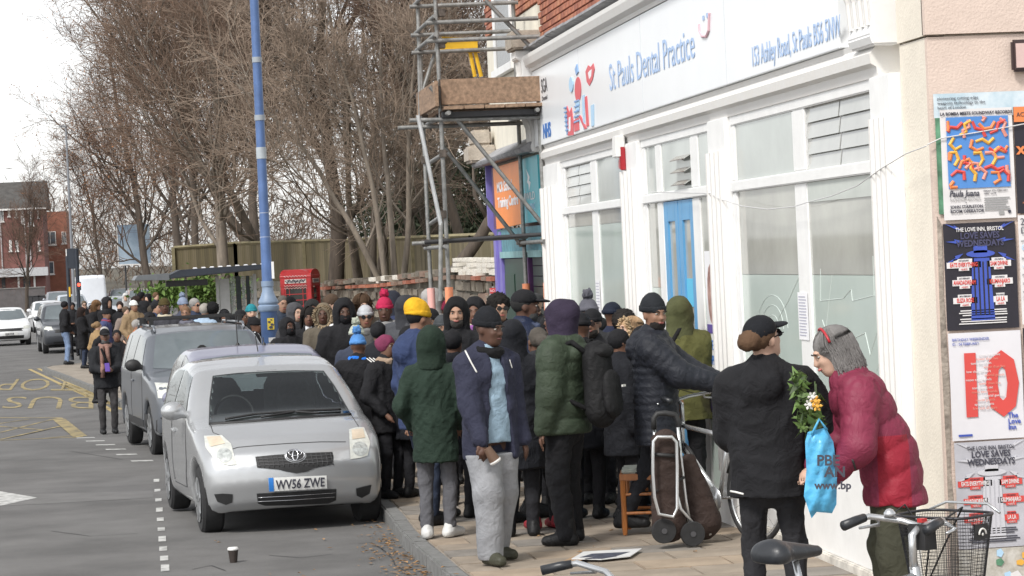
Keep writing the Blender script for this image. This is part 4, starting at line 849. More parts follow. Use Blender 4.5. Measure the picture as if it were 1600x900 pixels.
# ================================================================ houses, garden wall and advertising panel far down the road
m_hb = mat('house_brick', (.165, .07, .06), .85, var=.2, vscale=1.5, bump=.2, bscale=30); m_hb2 = mat('house_brick_orange', (.25, .10, .065), .85, var=.2, vscale=1.5); m_slate = mat('roof_slate', (.07, .066, .062), .8, var=.3, vscale=2, bump=.3); m_wg = mat('house_glass', (.10, .12, .14), .1, var=.4, vscale=1.5)
def house(name, label, x0, x1, y, zt, rows, m, roof=True, depth=9, zb=-.5):
    """front wall facing the camera between photo columns x0..x1 at distance y, windows given in pixels"""
    h = thing(name, label, 'house', (float(at_y((x0+x1)/2, 430, y)[0]), y+depth/2, zb))
    A = at_y(x0, zt, y); B_ = at_y(x1, zt, y)
    b = MB(); b.bx((A[0], y, zb), (B_[0], y+depth, B_[2])); b.build('wall', m, h, world=True)
    for (wx0, wy0, wx1, wy1) in rows:
        p = at_y(wx0, wy0, y-.03); q = at_y(wx1, wy1, y-.03); b = MB(); lo = np.minimum(p, q); hi = np.maximum(p, q)
        if hi[2]-lo[2] < .1 or hi[0]-lo[0] < .1: continue
        fr_ = .07
        for u in (((lo[0], lo[2]), (hi[0], lo[2]+fr_)), ((lo[0], hi[2]-fr_), (hi[0], hi[2])), ((lo[0], lo[2]+fr_), (lo[0]+fr_, hi[2]-fr_)), ((hi[0]-fr_, lo[2]+fr_), (hi[0], hi[2]-fr_)), (((lo[0]+hi[0])/2-.03, lo[2]+fr_), ((lo[0]+hi[0])/2+.03, hi[2]-fr_))): b.bx((u[0][0], y-.08, u[0][1]), (u[1][0], y+.02, u[1][1]))
        wn_ = b.build('window', m_paint2, h, world=True); b = MB(); b.bx((lo[0]+.02, y-.04, lo[2]+.02), (hi[0]-.02, y-.02, hi[2]-.02)); b.build('pane', m_wg, wn_, world=True)
        b = MB(); b.bx((lo[0]-.06, y-.16, lo[2]-.1), (hi[0]+.06, y+.02, lo[2]-.005)); b.build('sill', m_paint2, wn_, world=True)
    if roof:
        e = .35; z = float(B_[2]); b = MB()
        b.prism([(-e, z), (-e, z+.12), (depth/2, z+2.5), (depth+e, z+.12), (depth+e, z)], (B_[0]-A[0]+2*e, 0, 0), (A[0]-e, y, 0), (0, 1, 0), (0, 0, 1)); b.build('roof', m_slate, h, world=True)
        b = MB(); b.bx((A[0]-e, y-e-.08, z-.1), (B_[0]+e, y-e+.05, z+.06)); b.build('gutter', m_paint2, h, world=True)
    return h
h1 = house('brick_house', 'three storey dark red brick terrace with slate roof beyond the junction', -60, 66, 225, 325, [(-30, 328, -18, 349), (-3, 326, 6, 346), (12, 329, 16, 338), (23, 329, 27, 339), (32, 328, 38, 350), (43, 329, 53, 352), (58, 329, 61, 340), (14, 375, 19, 392), (24, 376, 29, 392), (59, 376, 63, 391), (-20, 375, -10, 392)], m_hb)
def hp_(nm, m, x0, y0, x1, y1, dy, t=.15):
    p = at_y(x0, y0, 225-dy); q = at_y(x1, y1, 225-dy); b = MB(); b.bx((p[0], 225-dy, q[2]), (q[0], 225-dy+t, p[2])); b.build(nm, m, h1, world=True)
hp_('canopy', mat('canopy_grey', (.42, .42, .43), .7, var=.1), -60, 423, 75, 430, 1.2, 1.2); hp_('door', m_dark, 2, 432, 9, 458, .1); hp_('door', m_dark, 36, 430, 48, 456, .1); hp_('door_frame', m_paint2, 27, 430, 31, 452, .12); hp_('door_frame', m_paint2, 52, 430, 56, 452, .12)
for x in (1, 39, 46): hp_('downpipe', mat('pipe_grey', (.32, .30, .30), .7, var=.1), x, 340, x+2, 424, .12, .1)
house('brick_house', 'orange brick house with flat top beside the red terrace', 67, 103, 236, 330, [(69, 362, 88, 382), (96, 362, 104, 380), (69, 409, 85, 428)], m_hb2, roof=False)
gw = thing('garden_wall', 'low grey rendered garden wall in front of the terrace', 'wall', (-16, 212, -.4)); A = at_y(-60, 455, 212); B_ = at_y(70, 452, 212)
b = MB(); b.bx((A[0], 212, -.6), (B_[0], 212.25, A[2])); b.build('wall', mat('grey_render', (.11, .10, .10), .9, var=.2, vscale=2), gw, world=True); b = MB(); b.bx((A[0], 211.95, A[2]), (B_[0]+.05, 212.3, A[2]+.08)); b.build('coping', mat('coping_grey', (.2, .19, .18), .9, var=.2), gw, world=True)
for x, c_ in ((46, (.02, .02, .02)), (57, (.015, .015, .018)), (65, (.02, .02, .02))):
    p = at_y(x, 470, 209.5); t_ = thing('wheelie_bin', {46: 'black wheeled bin by the garden wall, farthest from the orange brick house', 57: 'black wheeled bin by the garden wall, between two others', 65: 'black wheeled bin at the garden wall end nearest the orange brick house'}[x], 'bin', (p[0], p[1], float(GZ(114))), group='bins by the garden wall'); b = MB(); b.box((p[0], p[1], GZ(114)+.5), (.5, .6, 1.0), taper=1.12); b.build('bin_body', m_dark, t_, world=True, bevel=.03); b = MB(); b.box((p[0], p[1], GZ(114)+1.04), (.6, .7, .07)); b.build('lid', m_dark, t_, world=True, bevel=.02)
    for sx_ in (-1, 1): b = MB(); b.lathe((p[0]+sx_*.22, p[1]+.3, GZ(114)+.1), [(.1, -.03), (.1, .03)], 12, axis='x'); b.build('wheel', m_ink, t_, world=True)
ad = thing('billboard', 'pale blue advertising hoarding seen through the bare trees', 'billboard', tuple(at_depth(212, 430, 170)*[1, 1, 0]))
A = at_y(183, 352, 170); B_ = at_y(236, 411, 170); b = MB(); b.bx((A[0], 170, B_[2]), (B_[0], 170.15, A[2])); b.build('panel', mat('billboard_blue', (.25, .36, .50), .5, var=.35, vscale=.5, col2=(.45, .54, .62)), ad, world=True)
b = MB(); b.bx((A[0]-.05, 169.95, B_[2]-.08), (B_[0]+.05, 170.1, B_[2]-.002)); b.bx((A[0]-.06, 169.96, B_[2]), (A[0]-.002, 170.1, A[2])); b.build('frame', m_paint2, ad, world=True)
for x in (A[0]+.4, B_[0]-.4): b = MB(); b.cyl((x, 170.2, -.4), (x, 170.2, A[2]), .06); b.build('post', m_dark, ad, world=True)
# ================================================================ bare winter trees in the park
def grow(O, D, L, R, ns, wob, up, taper=.35):
    n = len(O); P = np.zeros((n, ns+1, 3)); P[:, 0] = O; d = D/np.linalg.norm(D, axis=1)[:, None]
    for i in range(ns):
        d = d+RNG.normal(0, wob, (n, 3)); d[:, 2] += up; d /= np.linalg.norm(d, axis=1)[:, None]
        P[:, i+1] = P[:, i]+d*(L/ns)[:, None]
    rr = R[:, None]*np.linspace(1, taper, ns+1)[None]
    return P, rr
def spawn(P, R, per, t0, t1, spread, lr, rr, Lp):
    n, m, _ = P.shape; k = n*per; i = np.repeat(np.arange(n), per); t = RNG.uniform(t0, t1, k)*(m-1); j = np.minimum(t.astype(int), m-2); fr = (t-j)[:, None]
    O = P[i, j]*(1-fr)+P[i, j+1]*fr; d = P[i, j+1]-P[i, j]; d /= np.linalg.norm(d, axis=1)[:, None]
    r = R[i, j]*(1-fr[:, 0])+R[i, j+1]*fr[:, 0]
    e = RNG.normal(0, 1, (k, 3)); e -= d*(e*d).sum(1)[:, None]; e /= np.linalg.norm(e, axis=1)[:, None]
    a = RNG.uniform(spread[0], spread[1], k)[:, None]; D = d*np.cos(a)+e*np.sin(a)
    L = Lp[i]*RNG.uniform(lr[0], lr[1], k)*(1.15-.5*t/(m-1)); return O, D, L, np.minimum(r*.8, r*rr*RNG.uniform(.8, 1.2, k))
def tubes(P, R, n):
    N, m, _ = P.shape; t = np.gradient(P, axis=1); t /= np.linalg.norm(t, axis=2)[..., None]+1e-9
    ref = np.where(np.abs(t[..., 2:]) > .9, np.array([1., 0, 0]), np.array([0, 0, 1.])); u = np.cross(t, ref); u /= np.linalg.norm(u, axis=2)[..., None]+1e-9; w_ = np.cross(t, u)
    a = np.arange(n)*2*math.pi/n
    V = P[:, :, None]+R[:, :, None, None]*(np.cos(a)[:, None]*u[:, :, None]+np.sin(a)[:, None]*w_[:, :, None])
    base = (np.arange(N)*m*n)[:, None, None]+(np.arange(m-1)*n)[None, :, None]+np.arange(n)[None, None]
    b2 = (np.arange(N)*m*n)[:, None, None]+(np.arange(m-1)*n)[None, :, None]+((np.arange(n)+1) % n)[None, None]
    Q = np.stack([base, b2, b2+n, base+n], -1).reshape(-1, 4); return V.reshape(-1, 3), Q
def join(parts):
    V = []; Q = []; k = 0
    for v, q in parts: V.append(v); Q.append(q+k); k += len(v)
    return np.concatenate(V), np.concatenate(Q)
m_bark = [mat('bark_'+n, c, .9, var=.35, vscale=3, stretch=(3, 3, .6), bump=.4, bscale=12) for n, c in (('grey', (.13, .105, .082)), ('dark', (.075, .058, .045)), ('pale', (.185, .155, .125)))]
m_twig = [mat('twig_'+n, c, .9, var=.3, vscale=.8) for n, c in (('tan', (.205, .142, .104)), ('brown', (.145, .09, .064)), ('pale', (.28, .215, .165)))]
def tree(label, px, py, Z, height, limbs, r0, lean, bk, tw, dens=1.0, leaves=0, spread=(.3, .8), up=.06, stems=1, zb=None, t0=.25, lr=(.3, .5)):
    o0 = at_depth(px, py, Z); g = .5 if zb is None else zb
    t = thing('tree', label, 'tree', (o0[0], o0[1], g)); O = np.tile([o0[0], o0[1], g-.2], (stems, 1)) + RNG.normal(0, .12*(stems > 1), (stems, 3))*[1, 1, 0]
    D = np.tile([lean, 0, 1.], (stems, 1))+RNG.normal(0, .22*(stems > 1), (stems, 3))*[1, 1, 0]
    P0, R_0 = grow(O, D, np.full(stems, height*.8), np.full(stems, r0*.72), 10, .06, .02, .3)
    V, Q = tubes(P0, R_0, 10); me = qmesh('trunk', V, Q); obj('trunk', me, m_bark[bk], t, True)
    L0_ = np.full(stems, height)
    a = spawn(P0, R_0, max(2, int(limbs/stems)), t0, .97, spread, lr, .40, L0_); P1, R1 = grow(*a[:2], a[2], a[3], 9, .10, up+.05, .3)
    a2 = spawn(P1, R1, int(8*dens), .12, .98, (.35, 1.0), (.4, .7), .5, a[2]); P2, R2 = grow(*a2[:2], a2[2], a2[3], 7, .14, up, .35); R2 = np.maximum(R2, .012)
    a3 = spawn(P2, R2, int(7.5*dens), .1, 1., (.4, 1.1), (.4, .75), .55, a2[2]); P3, R3 = grow(*a3[:2], a3[2], a3[3], 4, .16, up*.7, .5); R3 = np.maximum(R3, .0075)
    a4 = spawn(P3, R3, 5, .1, 1., (.4, 1.1), (.4, .8), .6, a3[2]); P4, R4 = grow(*a4[:2], a4[2], a4[3], 2, .18, up*.5, .6); R4 = np.clip(R4, .0055, .012)
    V, Q = join([tubes(P1, R1, 6), tubes(P2, R2, 4)]); obj('limbs', qmesh('limbs', V, Q), m_bark[bk], t, True)
    V, Q = join([tubes(P3, R3, 3), tubes(P4, R4, 3)]); c = obj('crown', qmesh('crown', V, Q), m_twig[tw], t, True)
    if leaves:
        E = P4[:, -1]; E = E[RNG.integers(0, len(E), leaves)]+RNG.normal(0, .08, (leaves, 3)); U = RNG.normal(0, 1, (leaves, 3)); U /= np.linalg.norm(U, axis=1)[:, None]; W = np.cross(U, RNG.normal(0, 1, (leaves, 3))); W /= np.linalg.norm(W, axis=1)[:, None]
        s_ = RNG.uniform(.03, .06, (leaves, 1)); V = np.stack([E-U*s_, E+W*s_*.7, E+U*s_, E-W*s_*.7], 1).reshape(-1, 3)
        me = qmesh('dead_leaves', V, np.arange(leaves*4).reshape(-1, 4)); l_ = obj('dead_leaves', me, mat('rust_leaf', (.27, .125, .055), .9, var=.4, vscale=1), t, True); l_['kind'] = 'stuff'
    return t
tree('tall bare tree with straight pale grey trunk behind the bus shelter', 352, 415, 80, 15, 22, .30, -.05, 2, 0, 1.15, spread=(.4, .95), t0=.2)
tree('bare tree with thick dark trunk behind the telephone box', 521, 430, 77, 14, 18, .38, .0, 1, 2, 1.1, spread=(.4, 1.1), t0=.2)
tree('many stemmed bare tree fanning out above the stone wall', 572, 425, 75, 12, 20, .17, .0, 0, 2, 1.1, stems=5, spread=(.5, 1.2), t0=.12)
tree('bare tree leaning left over the advertising hoarding', 282, 430, 150, 22, 18, .4, -.13, 1, 1, 1.15, leaves=2500, zb=-.4, spread=(.5, 1.1), t0=.15, lr=(.3, .45))
tree('bare spreading tree with rusty leaves clinging on by the junction', 240, 430, 165, 22, 18, .4, -.05, 1, 1, 1.1, leaves=6000, zb=-.4, spread=(.5, 1.1), t0=.15, lr=(.25, .36))
tree('slender bare tree with rusty leaf clusters between two taller trees', 300, 425, 115, 19, 18, .3, .0, 1, 1, 1.1, leaves=6000, zb=-.3, spread=(.4, 1.0))
tree('bare tree with forked grey limbs behind the wooden fence', 450, 425, 86, 15, 20, .28, .03, 0, 0, 1.1, stems=2, spread=(.4, 1.0))
tree('bare tree rising behind the scaffold tower', 655, 420, 82, 14, 18, .3, -.02, 0, 0, 1.1, stems=2, spread=(.4, 1.1), t0=.15)
tree('bare tree with dense fine twigs beside the scaffold brace', 615, 430, 68, 10, 16, .14, .02, 2, 2, 1.1, stems=4, spread=(.5, 1.2), t0=.1)
tree('tall bare tree far behind the fence between two pale trunks', 400, 425, 102, 19, 18, .32, .0, 1, 1, 1.0, spread=(.3, .9))
tree('small bare tree beside the orange brick house', 158, 440, 185, 13, 16, .25, -.03, 1, 1, 1.0, leaves=1500, spread=(.5, 1.1), zb=-.4, t0=.15)
tree('small bare tree in front of the red brick terrace', 40, 460, 190, 11, 14, .22, .0, 1, 1, 1.0, zb=-.4, spread=(.5, 1.1), t0=.2)
tree('leafless tree standing right behind the training centre roof', 735, 425, 72, 13, 16, .25, -.05, 1, 1, 1.0, spread=(.4, 1.0))
# leaning snapped trunk over the wall by the purple pilaster
t = thing('tree', 'thick leaning bare trunk propped over the wall beside the purple pilaster', 'tree', tuple(at_depth(716, 430, 58)*[1, 1, 0]+np.array([0, 0, .6])))
P = np.array([at_depth(*q, 58) for q in ((708, 432), (718, 412), (735, 392), (752, 368), (764, 345), (772, 320))]); b = MB(); b.tube(P, [.16, .15, .14, .13, .12, .11], 8); b.build('trunk', m_bark[1], t, smooth=True, world=True)
b = MB(); b.tube([P[2], P[2]+[.4, 0, .5], P[2]+[.5, .1, 1.2]], [.08, .05, .03], 6); b.tube([P[4], P[4]+[-.3, 0, .6], P[4]+[-.3, .1, 1.3]], [.07, .05, .02], 6); b.build('limbs', m_bark[1], t, smooth=True, world=True)
# evergreens behind
m_eg = mat('evergreen', (.030, .048, .022), .85, var=.5, vscale=1.2, col2=(.06, .075, .04))
for k, (px, py, Z, rx, rz_, n, lb) in enumerate(((735, 300, 92, 2.2, 2.6, 9000, 'dark evergreen tree behind the scaffold boards'), (690, 330, 96, 2.0, 1.9, 6000, 'dark evergreen bush low behind the scaffold tower'), (640, 350, 98, 2.2, 1.5, 6000, 'dark ivy thicket behind the twiggy tree'))):
    c_ = at_depth(px, py, Z); tr_ = thing('evergreen_tree', lb, 'tree', (c_[0], c_[1], .5)); b = MB(); b.tube([(c_[0], c_[1], .3), (c_[0], c_[1], c_[2]+1)], [.2, .08], 8); b.build('trunk', m_bark[1], tr_, world=True)
    cl = RNG.normal(0, .5, (40, 3))*[rx, rx, rz_]; i = RNG.integers(0, 40, n); Pn = cl[i]+RNG.normal(0, .32, (n, 3)); U = RNG.normal(0, 1, (n, 3)); U /= np.linalg.norm(U, axis=1)[:, None]; W = np.cross(U, RNG.normal(0, 1, (n, 3))); W /= np.linalg.norm(W, axis=1)[:, None]; s_ = RNG.uniform(.05, .13, (n, 1)); Pn = Pn+c_
    me = qmesh('crown', np.stack([Pn-U*s_, Pn+W*s_*.5, Pn+U*s_, Pn-W*s_*.5], 1).reshape(-1, 3), np.arange(n*4).reshape(-1, 4)); obj('crown', me, m_eg, tr_, True)
# far wood on the hill behind the houses
hv = [(-400, 300, -1), (400, 300, -1), (400, 520, 3), (60, 500, 3), (-10, 480, 3), (-60, 480, 3), (-400, 520, 3)]
struct(mk('hill', hv, [tuple(range(7))], mat('hill_brown', (.09, .08, .06), .95, var=.4, vscale=.05)))
n = 26000; c = np.stack([RNG.uniform(-60, 110, n), RNG.uniform(290, 400, n), np.zeros(n)], 1); c = c[RNG.integers(0, 260, n)]; P = c+RNG.normal(0, 1, (n, 3))*[3.2, 3.2, 3.6]+[0, 0, 6.5]
U = RNG.normal(0, 1, (n, 3))+[0, 0, 1.2]; U /= np.linalg.norm(U, axis=1)[:, None]; W = np.cross(U, RNG.normal(0, 1, (n, 3))); W /= np.linalg.norm(W, axis=1)[:, None]; s_ = RNG.uniform(.5, 1.4, (n, 1))
me = qmesh('far_wood', np.stack([P-U*s_, P+W*s_*.07, P+U*s_, P-W*s_*.07], 1).reshape(-1, 3), np.arange(n*4).reshape(-1, 4)); tag(obj('far_wood', me, mat('far_twigs', (.12, .09, .068), .95, var=.3, vscale=.1)), 'distant leafless wood on the hill behind the houses', 'wood', kind='stuff')
# ================================================================ vehicles
def poly_sd(X, Z, poly):
    p = np.asarray(poly, float); d = np.full(X.shape, 1e9); s_ = np.ones(X.shape); n = len(p)
    for i in range(n):
        a = p[i]; b_ = p[i-1]; e0, e1 = b_-a; wx = X-a[0]; wz = Z-a[1]; t = np.clip((wx*e0+wz*e1)/(e0*e0+e1*e1), 0, 1)
        d = np.minimum(d, (wx-e0*t)**2+(wz-e1*t)**2); c1 = Z >= a[1]; c2 = Z < b_[1]; c3 = e0*wz > e1*wx
        s_ = np.where((c1 & c2 & c3) | (~c1 & ~c2 & ~c3), -s_, s_)
    return s_*np.sqrt(d)
def smax(a, b, k): return -smin(-a, -b, k)
CARS = dict(
 hatch=dict(L=3.75, W=1.61, prof=[(1.74, .22), (1.83, .30), (1.875, .46), (1.865, .60), (1.80, .72), (1.62, .84), (1.30, .94), (.93, 1.02), (.55, 1.24), (.22, 1.40), (-.2, 1.47), (-.75, 1.465), (-1.35, 1.40), (-1.52, 1.33), (-1.74, 1.0), (-1.85, .8), (-1.87, .55), (-1.82, .3), (-1.72, .22)], belt=.93, ax=(1.25, -1.21), r=.30, ws=(.90, .24, 1.04, 1.40), win=[[(.62, .98), (.20, 1.33), (-.38, 1.38), (-.42, .95)], [(-.47, .95), (-.44, 1.38), (-1.0, 1.36), (-1.38, 1.18), (-1.30, 1.0)]]),
 suv=dict(L=4.6, W=1.80, prof=[(2.12, .30), (2.24, .36), (2.30, .55), (2.28, .80), (2.16, .96), (1.7, 1.07), (1.10, 1.14), (.72, 1.38), (.38, 1.61), (-.1, 1.68), (-1.2, 1.69), (-1.95, 1.62), (-2.12, 1.4), (-2.22, 1.0), (-2.28, .6), (-2.2, .32)], belt=1.06, ax=(1.35, -1.27), r=.345, ws=(1.08, .40, 1.15, 1.60), win=[[(.80, 1.12), (.34, 1.54), (-.3, 1.58), (-.34, 1.08)], [(-.4, 1.08), (-.36, 1.58), (-1.15, 1.58), (-1.2, 1.08)], [(-1.26, 1.09), (-1.2, 1.57), (-1.85, 1.53), (-1.95, 1.12)]]),
 mpv=dict(L=4.0, W=1.72, prof=[(1.86, .22), (1.96, .32), (2.0, .5), (1.97, .68), (1.85, .80), (1.5, .92), (1.05, 1.03), (.6, 1.3), (.25, 1.5), (-.2, 1.58), (-1.0, 1.57), (-1.6, 1.46), (-1.85, 1.05), (-1.98, .8), (-2.0, .45), (-1.9, .22)], belt=.95, ax=(1.28, -1.25), r=.30, ws=(1.02, .27, 1.04, 1.49), win=[[(.7, 1.03), (.22, 1.43), (-.35, 1.50), (-.4, .99)], [(-.46, .99), (-.42, 1.5), (-1.1, 1.48), (-1.5, 1.25), (-1.45, 1.05)]]),
 van=dict(L=5.6, W=2.0, prof=[(2.6, .3), (2.75, .4), (2.8, .7), (2.7, 1.0), (2.2, 1.3), (1.75, 1.9), (1.5, 2.3), (1.2, 2.5), (-2.5, 2.55), (-2.75, 2.4), (-2.8, .6), (-2.7, .3)], belt=1.2, ax=(1.8, -1.7), r=.34, ws=(2.18, 1.62, 1.33, 2.1), win=[[(1.95, 1.35), (1.6, 1.95), (.9, 1.95), (.9, 1.3)]]))
_bodies = {}
def car_body(kind, h):
    if (kind, h) in _bodies: return _bodies[(kind, h)]
    c = CARS[kind]; L, W = c['L'], c['W']; zt = max(p[1] for p in c['prof']); lo = np.array([-L/2-.1, -W/2-.1, .1]); hi = np.array([L/2+.1, W/2+.1, zt+.1]); n = np.ceil((hi-lo)/h).astype(int)
    X, Y, Z = np.meshgrid(*[lo[i]+h*np.arange(n[i]) for i in range(3)], indexing='ij'); cv = kind == 'van'
    xs = np.where(X > 0, X+(.10 if not cv else .06)*(Y/(W/2))**2*.9*np.clip(X/(L/2), 0, 1)*2, X-.05*(Y/(W/2))**2)
    zs = Z+np.where(Z > c['belt'], .045, .03)*(Y/(W/2))**2*(.5 if cv else 1)
    d1 = poly_sd(xs, zs, c['prof'])
    t = np.clip((Z-c['belt'])/(zt-c['belt']), 0, 1); tum = 1-(.10 if cv else .215)*t**1.15; low = np.clip((.5-Z)/.35, 0, 1)
    fx = np.clip((np.abs(X)-L*.30)/(L*.2), 0, 1); plan = 1-.13*fx**2.4
    bulge = 1+.012*np.cos(np.clip((Z-.55)/.4, -1, 1)*math.pi/2)
    w_ = W/2*tum*plan*(1-.05*low**2)*bulge
    d = smax(d1, np.abs(Y)-w_, .10 if not cv else .12)
    for ax in c['ax']:
        dw = np.sqrt((X-ax)**2+(Z-c['r'])**2)-(c['r']+.055); slot = smax(dw, -(np.abs(Y)-(W/2-.26)), .01); d = smax(d, -slot, .012)
    V, Q = snets(d, lo, h, 2); me = qmesh('body', V, Q); me.materials.append(None)
    bv = BVHTree.FromPolygons(V.tolist(), Q.tolist()); _bodies[(kind, h)] = (me, bv, c); return _bodies[(kind, h)]
def tri_fill(poly, step):
    p = np.asarray(poly, float); out = []
    for i in range(len(p)):
        a, b_ = p[i], p[(i+1) % len(p)]; k = max(1, int(np.linalg.norm(b_-a)/step)); out += [a+(b_-a)*j/k for j in range(k)]
    nb_ = len(out); lo = p.min(0); hi = p.max(0); gx = np.arange(lo[0]+step/2, hi[0], step); gy = np.arange(lo[1]+step/2, hi[1], step)
    if len(gx) and len(gy):
        G_ = np.stack(np.meshgrid(gx, gy), -1).reshape(-1, 2); s_ = poly_sd(G_[:, 0], G_[:, 1], p); out += list(G_[s_ < -step*.35])
    r = delaunay_2d_cdt([Vector(q) for q in out], [], [list(range(nb_))], 1, 1e-5); return np.array([tuple(v) for v in r[0]]), [tuple(f) for f in r[2]]
m_tyre = mat('tyre', (.018, .018, .019), .85, var=.25, vscale=20); m_rim = mat('wheel_rim', (.42, .43, .44), .35, metal=.8, var=.15, vscale=10); m_cg = mat('car_glass', (.12, .14, .15), .04, var=.25, vscale=.8, spec=.6); m_blk = mat('black_trim', (.02, .02, .021), .6, var=.2, vscale=20)
m_lamp = mat('headlamp', (.55, .56, .52), .08, var=.2, vscale=14, coat=1.); m_amb = mat('indicator', (.60, .50, .38), .2, var=.15, coat=1.); m_chr = mat('chrome', (.7, .7, .72), .12, metal=1., var=0); m_plate = mat('plate_white', (.74, .74, .72), .4, var=.03); m_seam = mat('panel_gap', (.05, .05, .052), .7, var=0); m_arch = mat('arch_liner', (.012, .012, .012), .9, var=0)
class Car:
    def __init__(s, name, label, kind, loc, ang, m, h=.04, group=None):
        s.me, s.bv, s.c = car_body(kind, h); s.t = thing(name, label, 'van' if kind == 'van' else 'car', loc, ang, group)
        s.body = obj('body', s.me, m, s.t, link='OBJECT'); s.M = xf(s.t); s.Mi = s.M.inverted(); s.m = m
    def hit(s, o, d):
        r = s.bv.ray_cast(Vector(o), Vector(d))
        if r[0] is None: q = s.bv.find_nearest(Vector(o)+Vector(d)*((Vector((0, 0, .8))-Vector(o)).dot(Vector(d))/Vector(d).length_squared)); return np.array(q[0]), np.array(q[1])
        n = np.array(r[1]); n = n if n@np.array(d) < 0 else -n; return np.array(r[0]), n
    def patch(s, name, m, poly, view, off=.006, step=.05, parent=None):
        """view: 'f' front (y,z), 'r' rear, 'L'/'R' side (x,z), 'p' photo pixels"""
        V2, Fc = tri_fill(poly, step if view != 'p' else step*110); V = []
        for q in V2:
            if view == 'f': o, d = (5, q[0], q[1]), (-1, 0, 0)
            elif view == 'r': o, d = (-5, q[0], q[1]), (1, 0, 0)
            elif view == 'L': o, d = (q[0], 4, q[1]), (0, -1, 0)
            elif view == 'R': o, d = (q[0], -4, q[1]), (0, 1, 0)
            else: o = s.Mi @ Vector(CAM); d = s.Mi.to_3x3() @ Vector(ray(*q))
            p, n = s.hit(o, d); V.append(p+n*off)
        return mk(name, V, Fc, m, parent or s.t, smooth=True)
    def strip(s, name, m, pts, view, r=.006, off=.0, parent=None):
        P = []; pts = np.asarray(pts, float); den = []
        for a, b_ in zip(pts[:-1], pts[1:]): den += [a+(b_-a)*j/8 for j in range(8)]
        for q in den+[pts[-1]]:
            if view == 'f': o, d = (5, q[0], q[1]), (-1, 0, 0)
            elif view == 'L': o, d = (q[0], 4, q[1]), (0, -1, 0)
            elif view == 'R': o, d = (q[0], -4, q[1]), (0, 1, 0)
            else: o = s.Mi @ Vector(CAM); d = s.Mi.to_3x3() @ Vector(ray(*q))
            p, n = s.hit(o, d); P.append(p+n*off)
        b = MB(); b.tube(P, r, 5); return b.build(name, m, parent or s.t, smooth=True)
    def wheels(s, full=True):
        c = s.c; r = c['r']; wy_ = c['W']/2-.115
        for ax in c['ax']:
            for sd_ in (-1, 1):
                b = MB(); w_ = .095; b.lathe((ax, sd_*wy_, r), [(r*.62, -w_), (r*.9, -w_), (r*.985, -w_*.75), (r, -w_*.4), (r, w_*.4), (r*.985, w_*.75), (r*.9, w_), (r*.62, w_)], 28, axis='y'); tw_ = b.build('wheel', m_tyre, s.t, smooth='auto')
                b = MB(); b.lathe((ax, sd_*(wy_+.0), r), [(r*.64, -.09), (r*.64, .09)], 24, axis='y')
                if full:
                    b.lathe((ax, sd_*(wy_+.085), r), [(r*.16, -.02), (r*.13, .02)], 12, axis='y')
                b.build('rim_barrel', m_blk, tw_)
                b = MB(); b.lathe((ax, sd_*(wy_+.092), r), [(r*.66, -.012), (r*.60, .008)], 24, axis='y')
                if full:
                    for k in range(6):
                        a = k*math.pi/3+.3; b.box((ax+math.cos(a)*r*.36, sd_*(wy_+.101), r+math.sin(a)*r*.36), (r*.5, .02, r*.17), rot=Matrix.Rotation(-a, 3, 'Y'))
                b.build('rim', m_rim, tw_)
        b = MB(); b.bx((-s.c['L']*.42, -s.c['W']*.40, .2), (s.c['L']*.42, s.c['W']*.40, .45)); b.build('underside', m_arch, s.t)
    def glazing(s, ws=True, mg=None):
        c = s.c; mg = mg or m_cg; x0, x1, z0, z1 = c['ws']; hw = c['W']/2
        if ws: s.patch('windscreen', mg, [(-hw*.84, z0+.0), (-hw*.4, z0-.03), (0, z0-.045), (hw*.4, z0-.03), (hw*.84, z0), (hw*.70, z1-.03), (hw*.3, z1), (-hw*.3, z1), (-hw*.70, z1-.03)], 'f', .005, .07)
        for w_ in c['win']:
            for v in 'LR': s.patch('side_window', mg, w_, v, .005, .08)
    def mirrors(s, m, dz=0., x=None, sides=(-1, 1)):
        c = s.c; hw = c['W']/2; xm = (c['ws'][0]-.33) if x is None else x; zm = c['belt']+.12+dz
        for sd_ in sides:
            S_ = SDF(); S_.ell((xm, sd_*(hw+.10), zm), (.075, .11, .085), .02); S_.cone((xm+.02, sd_*(hw-.07), zm-.05), (xm, sd_*(hw+.04), zm-.02), .03, .04, .02); V, Q = S_.mesh(.02); o = obj('mirror', qmesh('mirror', V, Q), m, s.t)
            b = MB(); b.prism(ring(0, 0, .085, .065, 12), (-.01, 0, 0), (xm-.062, sd_*(hw+.10), zm), (0, 1, 0), (0, 0, 1)); b.build('mirror_glass', m_chr, o)
    def front(s, zl, zg, grille=True, plate='', wl=.30, lz=.14):
        hw = s.c['W']/2
        for sd_ in (-1, 1): s.patch('headlight', m_lamp, [(sd_*(hw-.06), zl-lz/2+.03), (sd_*(hw-.06), zl+lz/2), (sd_*(hw-wl), zl+lz/2-.02), (sd_*(hw-wl-.04), zl-lz/2)], 'f', .006, .05)
        if grille: s.patch('grille', m_blk, [(-hw*.55, zg-.05), (hw*.55, zg-.05), (hw*.6, zg+.06), (-hw*.6, zg+.06)], 'f', .005, .06); s.patch('lower_grille', m_blk, [(-hw*.6, .28), (hw*.6, .28), (hw*.62, .40), (-hw*.62, .40)], 'f', .005, .06)
        pl = s.patch('number_plate', m_plate, [(-.26, zg-.20), (.26, zg-.20), (.26, zg-.09), (-.26, zg-.09)], 'f', .02, .06)
        if plate:
            p, _ = s.hit((5, 0, zg-.145), (-1, 0, 0)); text(plate, .1, 'lettering', m_ink, s.t, frame((p[0]+.03, -.24, zg-.18), (0, 1, 0), (0, 0, 1)), sx=.75, world=False, bold=.002)
